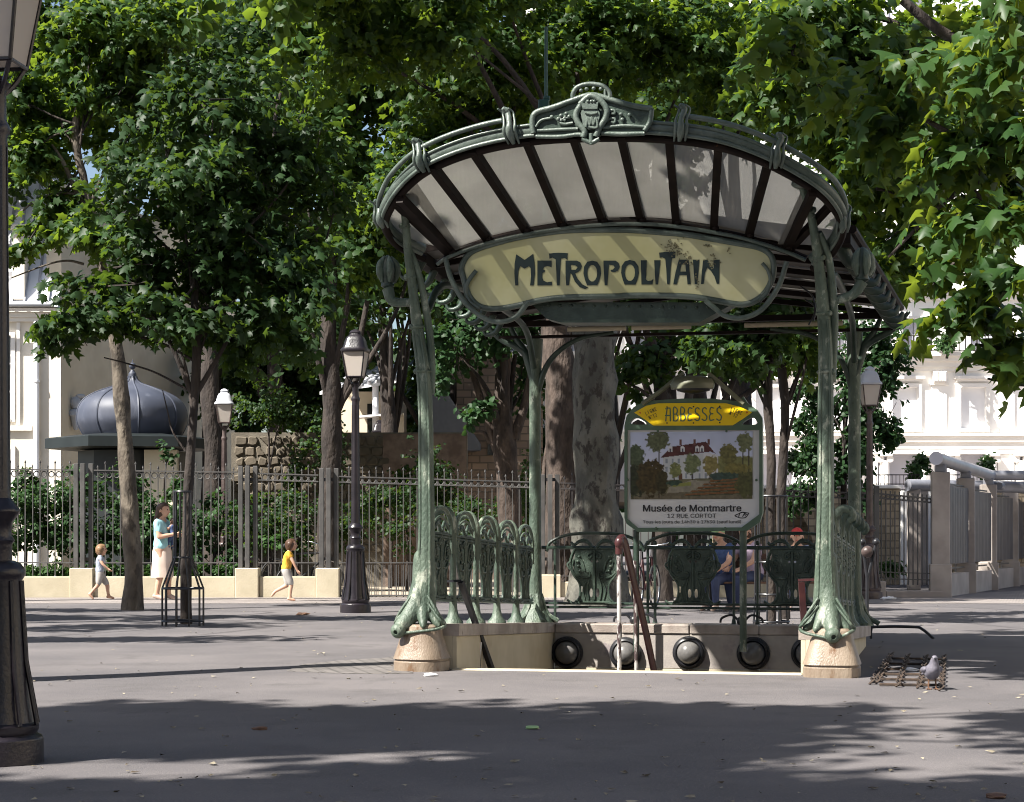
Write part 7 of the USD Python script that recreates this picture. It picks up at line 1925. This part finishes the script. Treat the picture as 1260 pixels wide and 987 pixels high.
        put('skirt', sk, M[cloth[2]], t, 60, local=True)
    else:
        put('trousers' if cloth[1] == 'long' else 'shorts', hulls(legs, 0.03, 6), M[cloth[2]], t, 60, local=True)
    hm, hk = hair
    cap_ = [[(hc_ + V((-0.012 * hs, 0, 0.022)), hr_ * 1.10), (hc_ + V((0.012 * hs, 0, 0.042)), hr_ * 0.78)], [(hc_ + V((-0.02 * hs, 0, 0.02)), hr_ * 1.05), (hc_ + V((-0.03 * hs, 0, -0.03)), hr_ * 0.85)]]
    if hk == 'long':
        cap_ += [[(hc_ + V((-0.03, 0, 0)), hr_ * 0.95), (hc_ + V((-0.055, 0, -0.08)), hr_ * 0.85)], [(hc_ + V((-0.055, 0, -0.08)), hr_ * 0.85), (hc_ + V((-0.075, 0, -0.19)), hr_ * 0.62)]]
    if hk == 'bob':
        cap_ += [[(hc_ + V((-0.02, s * 0.035 * hs, 0.01)), hr_ * 0.85), (hc_ + V((-0.025, s * 0.04 * hs, -0.035)), hr_ * 0.62)] for s in (-1, 1)]
    if hk == 'cap':
        cap_ = [[(hc_ + V((-0.005, 0, 0.03)), hr_ * 1.1)], [(hc_ + V((0.04, 0.02, 0.025)), 0.012 * k), (hc_ + V((0.04, -0.02, 0.025)), 0.012 * k), (hc_ + V((0.10, 0.012, 0.018)), 0.008 * k), (hc_ + V((0.10, -0.012, 0.018)), 0.008 * k)]]
    h_ = hulls(cap_, 0.03, 2)
    if hk != 'cap':
        h_.vertices += (meshkit.noise(h_.vertices * 60 / k)[:, None] - 0.5) * 0.012 * k
    put('cap' if hk == 'cap' else 'hair', h_, M[hm], t, 60, local=True)
    for s in (-1, 1):
        put('eye', ball(hc_ + V((0.052 * hs, s * 0.022 * hs, 0.008)), 0.0075 * k, sub=1), M['eye'], t, 60, local=True)
    put('mouth', ball(hc_ + V((0.053 * hs, 0, -0.036 * hs)), 0.010 * k, (0.5, 1.4, 0.45), sub=1), M['red'], t, 60, local=True)
    return t


stand = dict(head=(0.01, 0, 0.925), neck=(-0.005, 0, 0.845), chest=(-0.005, 0, 0.745), waist=(0, 0, 0.63), hip=(-0.005, 0, 0.53),
             lsh=(-0.01, 0.105, 0.80), rsh=(-0.01, -0.105, 0.80), lhp=(0, 0.047, 0.51), rhp=(0, -0.047, 0.51))
gw = G(200, 738.5)
person('dark-haired woman in aqua top and long beige skirt carrying a small child', (gw[0], gw[1], 0), -0.25, 1.70,
       {**stand, 'lel': (0.02, 0.13, 0.655), 'lwr': (0.14, 0.07, 0.665), 'rel': (0.02, -0.13, 0.65), 'rwr': (0.145, -0.05, 0.68), 'lkn': (0.05, 0.05, 0.285), 'lan': (0.045, 0.05, 0.05), 'lto': (0.115, 0.055, 0.02), 'rkn': (0.01, -0.05, 0.285), 'ran': (-0.045, -0.05, 0.05), 'rto': (0.025, -0.055, 0.02)},
       ('cloth_aqua', 'skirt', 'cloth_beige', 'shoe'), ('hairbrown', 'long'))
person('baby in blue held against the chest of the dark-haired woman', (gw[0] + 0.20, gw[1] - 0.05, 0.78), 2.6, 0.66,
       {**stand, 'head': (0.02, 0, 0.90), 'lel': (0.09, 0.13, 0.70), 'lwr': (0.18, 0.10, 0.78), 'rel': (0.09, -0.13, 0.70), 'rwr': (0.18, -0.10, 0.78), 'lkn': (0.14, 0.07, 0.42), 'lan': (0.10, 0.08, 0.24), 'lto': (0.16, 0.09, 0.21), 'rkn': (0.14, -0.07, 0.42), 'ran': (0.10, -0.08, 0.24), 'rto': (0.16, -0.09, 0.21)},
       ('cloth_blue', 'long', 'cloth_blue', 'cloth_blue'), ('hairbrown', 'short'), child=1.0)
gk = G(123, 737.5)
person('toddler in grey-blue top and grey shorts walking by the low wall', (gk[0], gk[1], 0), 0.1, 0.99,
       {**stand, 'head': (0.03, 0, 0.89), 'neck': (0.015, 0, 0.80), 'chest': (0.01, 0, 0.71), 'lsh': (0.005, 0.105, 0.76), 'rsh': (0.005, -0.105, 0.76), 'waist': (0, 0, 0.58), 'hip': (-0.005, 0, 0.48), 'lhp': (0, 0.05, 0.45), 'rhp': (0, -0.05, 0.45),
        'lel': (0.03, 0.135, 0.64), 'lwr': (0.10, 0.12, 0.56), 'rel': (0.06, -0.14, 0.63), 'rwr': (0.155, -0.125, 0.55), 'lkn': (0.13, 0.05, 0.25), 'lan': (0.15, 0.05, 0.05), 'lto': (0.23, 0.05, 0.022), 'rkn': (-0.02, -0.05, 0.26), 'ran': (-0.17, -0.05, 0.09), 'rto': (-0.12, -0.05, 0.022)},
       ('cloth_greyblue', 'short', 'cloth_grey', 'skin'), ('hairlight', 'bob'), child=0.9)
gb = G(353, 740)
person('boy in mustard yellow shirt and grey shorts running right past the low wall', (gb[0], gb[1], 0), 0.05, 1.08,
       {**stand, 'head': (0.075, 0, 0.90), 'neck': (0.045, 0, 0.815), 'chest': (0.025, 0, 0.72), 'lsh': (0.03, 0.105, 0.77), 'rsh': (0.03, -0.105, 0.77), 'waist': (0.0, 0, 0.60), 'hip': (-0.015, 0, 0.50), 'lhp': (-0.01, 0.05, 0.47), 'rhp': (-0.01, -0.05, 0.47),
        'lel': (-0.06, 0.14, 0.66), 'lwr': (-0.02, 0.15, 0.53), 'rel': (0.11, -0.13, 0.63), 'rwr': (0.17, -0.11, 0.50), 'lkn': (0.01, 0.05, 0.26), 'lan': (-0.20, 0.05, 0.15), 'lto': (-0.24, 0.05, 0.09), 'rkn': (0.075, -0.05, 0.27), 'ran': (0.05, -0.05, 0.05), 'rto': (0.12, -0.05, 0.022)},
       ('cloth_yellow', 'short', 'cloth_grey', 'skin'), ('hairbrown', 'bob'), child=0.7)
# people on the bench behind the entrance
gbn = G(925, 752)
bn = thing('park_bench', 'wooden bench behind the entrance carrying the seated people', 'bench', gbn)
for k in range(4):
    put('seat_slat', cbox(gbn[0] - 0.75, gbn[0] + 0.95, gbn[1] - 0.05 + 0.11 * k, gbn[1] + 0.045 + 0.11 * k, 0.41, 0.44, 0.006), M['wood'], bn, False)
for k in range(3):
    put('back_slat', cbox(gbn[0] - 0.75, gbn[0] + 0.95, gbn[1] + 0.42, gbn[1] + 0.45, 0.55 + 0.11 * k, 0.64 + 0.11 * k, 0.006), M['wood'], bn, False)
for dx in (-0.6, 0.8):
    put('leg', [cbox(gbn[0] + dx - 0.03, gbn[0] + dx + 0.03, gbn[1] - 0.02, gbn[1] + 0.04, 0, 0.41, 0.006), cbox(gbn[0] + dx - 0.03, gbn[0] + dx + 0.03, gbn[1] + 0.36, gbn[1] + 0.42, 0, 0.86, 0.006)], M['black'], bn, False)
sit = dict(head=(0.10, 0, 0.745), neck=(0.065, 0, 0.665), chest=(0.04, 0, 0.56), waist=(0.0, 0, 0.44), hip=(-0.01, 0, 0.335), lsh=(0.045, 0.105, 0.615), rsh=(0.045, -0.105, 0.615), lhp=(0.02, 0.05, 0.315), rhp=(0.02, -0.05, 0.315),
           lel=(0.12, 0.13, 0.47), lwr=(0.24, 0.08, 0.40), rel=(0.12, -0.13, 0.47), rwr=(0.24, -0.08, 0.40), lkn=(0.26, 0.065, 0.30), lan=(0.25, 0.065, 0.05), lto=(0.32, 0.07, 0.02), rkn=(0.26, -0.065, 0.30), ran=(0.22, -0.065, 0.05), rto=(0.29, -0.07, 0.02))
x_ = lambda u: (u - CX) / F * gbn[1]
person('seated person in blue top and pale green cap behind the middle shield', (x_(893), gbn[1] + 0.25, 0.0), PI + 0.9, 1.55, sit, ('cloth_blue', 'long', 'cloth_navy', 'shoe'), ('cloth_green', 'cap'))
person('seated person in lilac shirt and dark trousers beside the one in blue', (x_(928), gbn[1] + 0.25, 0.0), PI + 0.7, 1.60, sit, ('cloth_lilac', 'long', 'cloth_navy', 'shoe'), ('hairbrown', 'short'))
person('seated person with a red cap above the right shield', (x_(984), gbn[1] + 0.25, 0.0), PI + 1.4, 1.50, sit, ('cloth_greyblue', 'long', 'cloth_navy', 'shoe'), ('red', 'cap'))
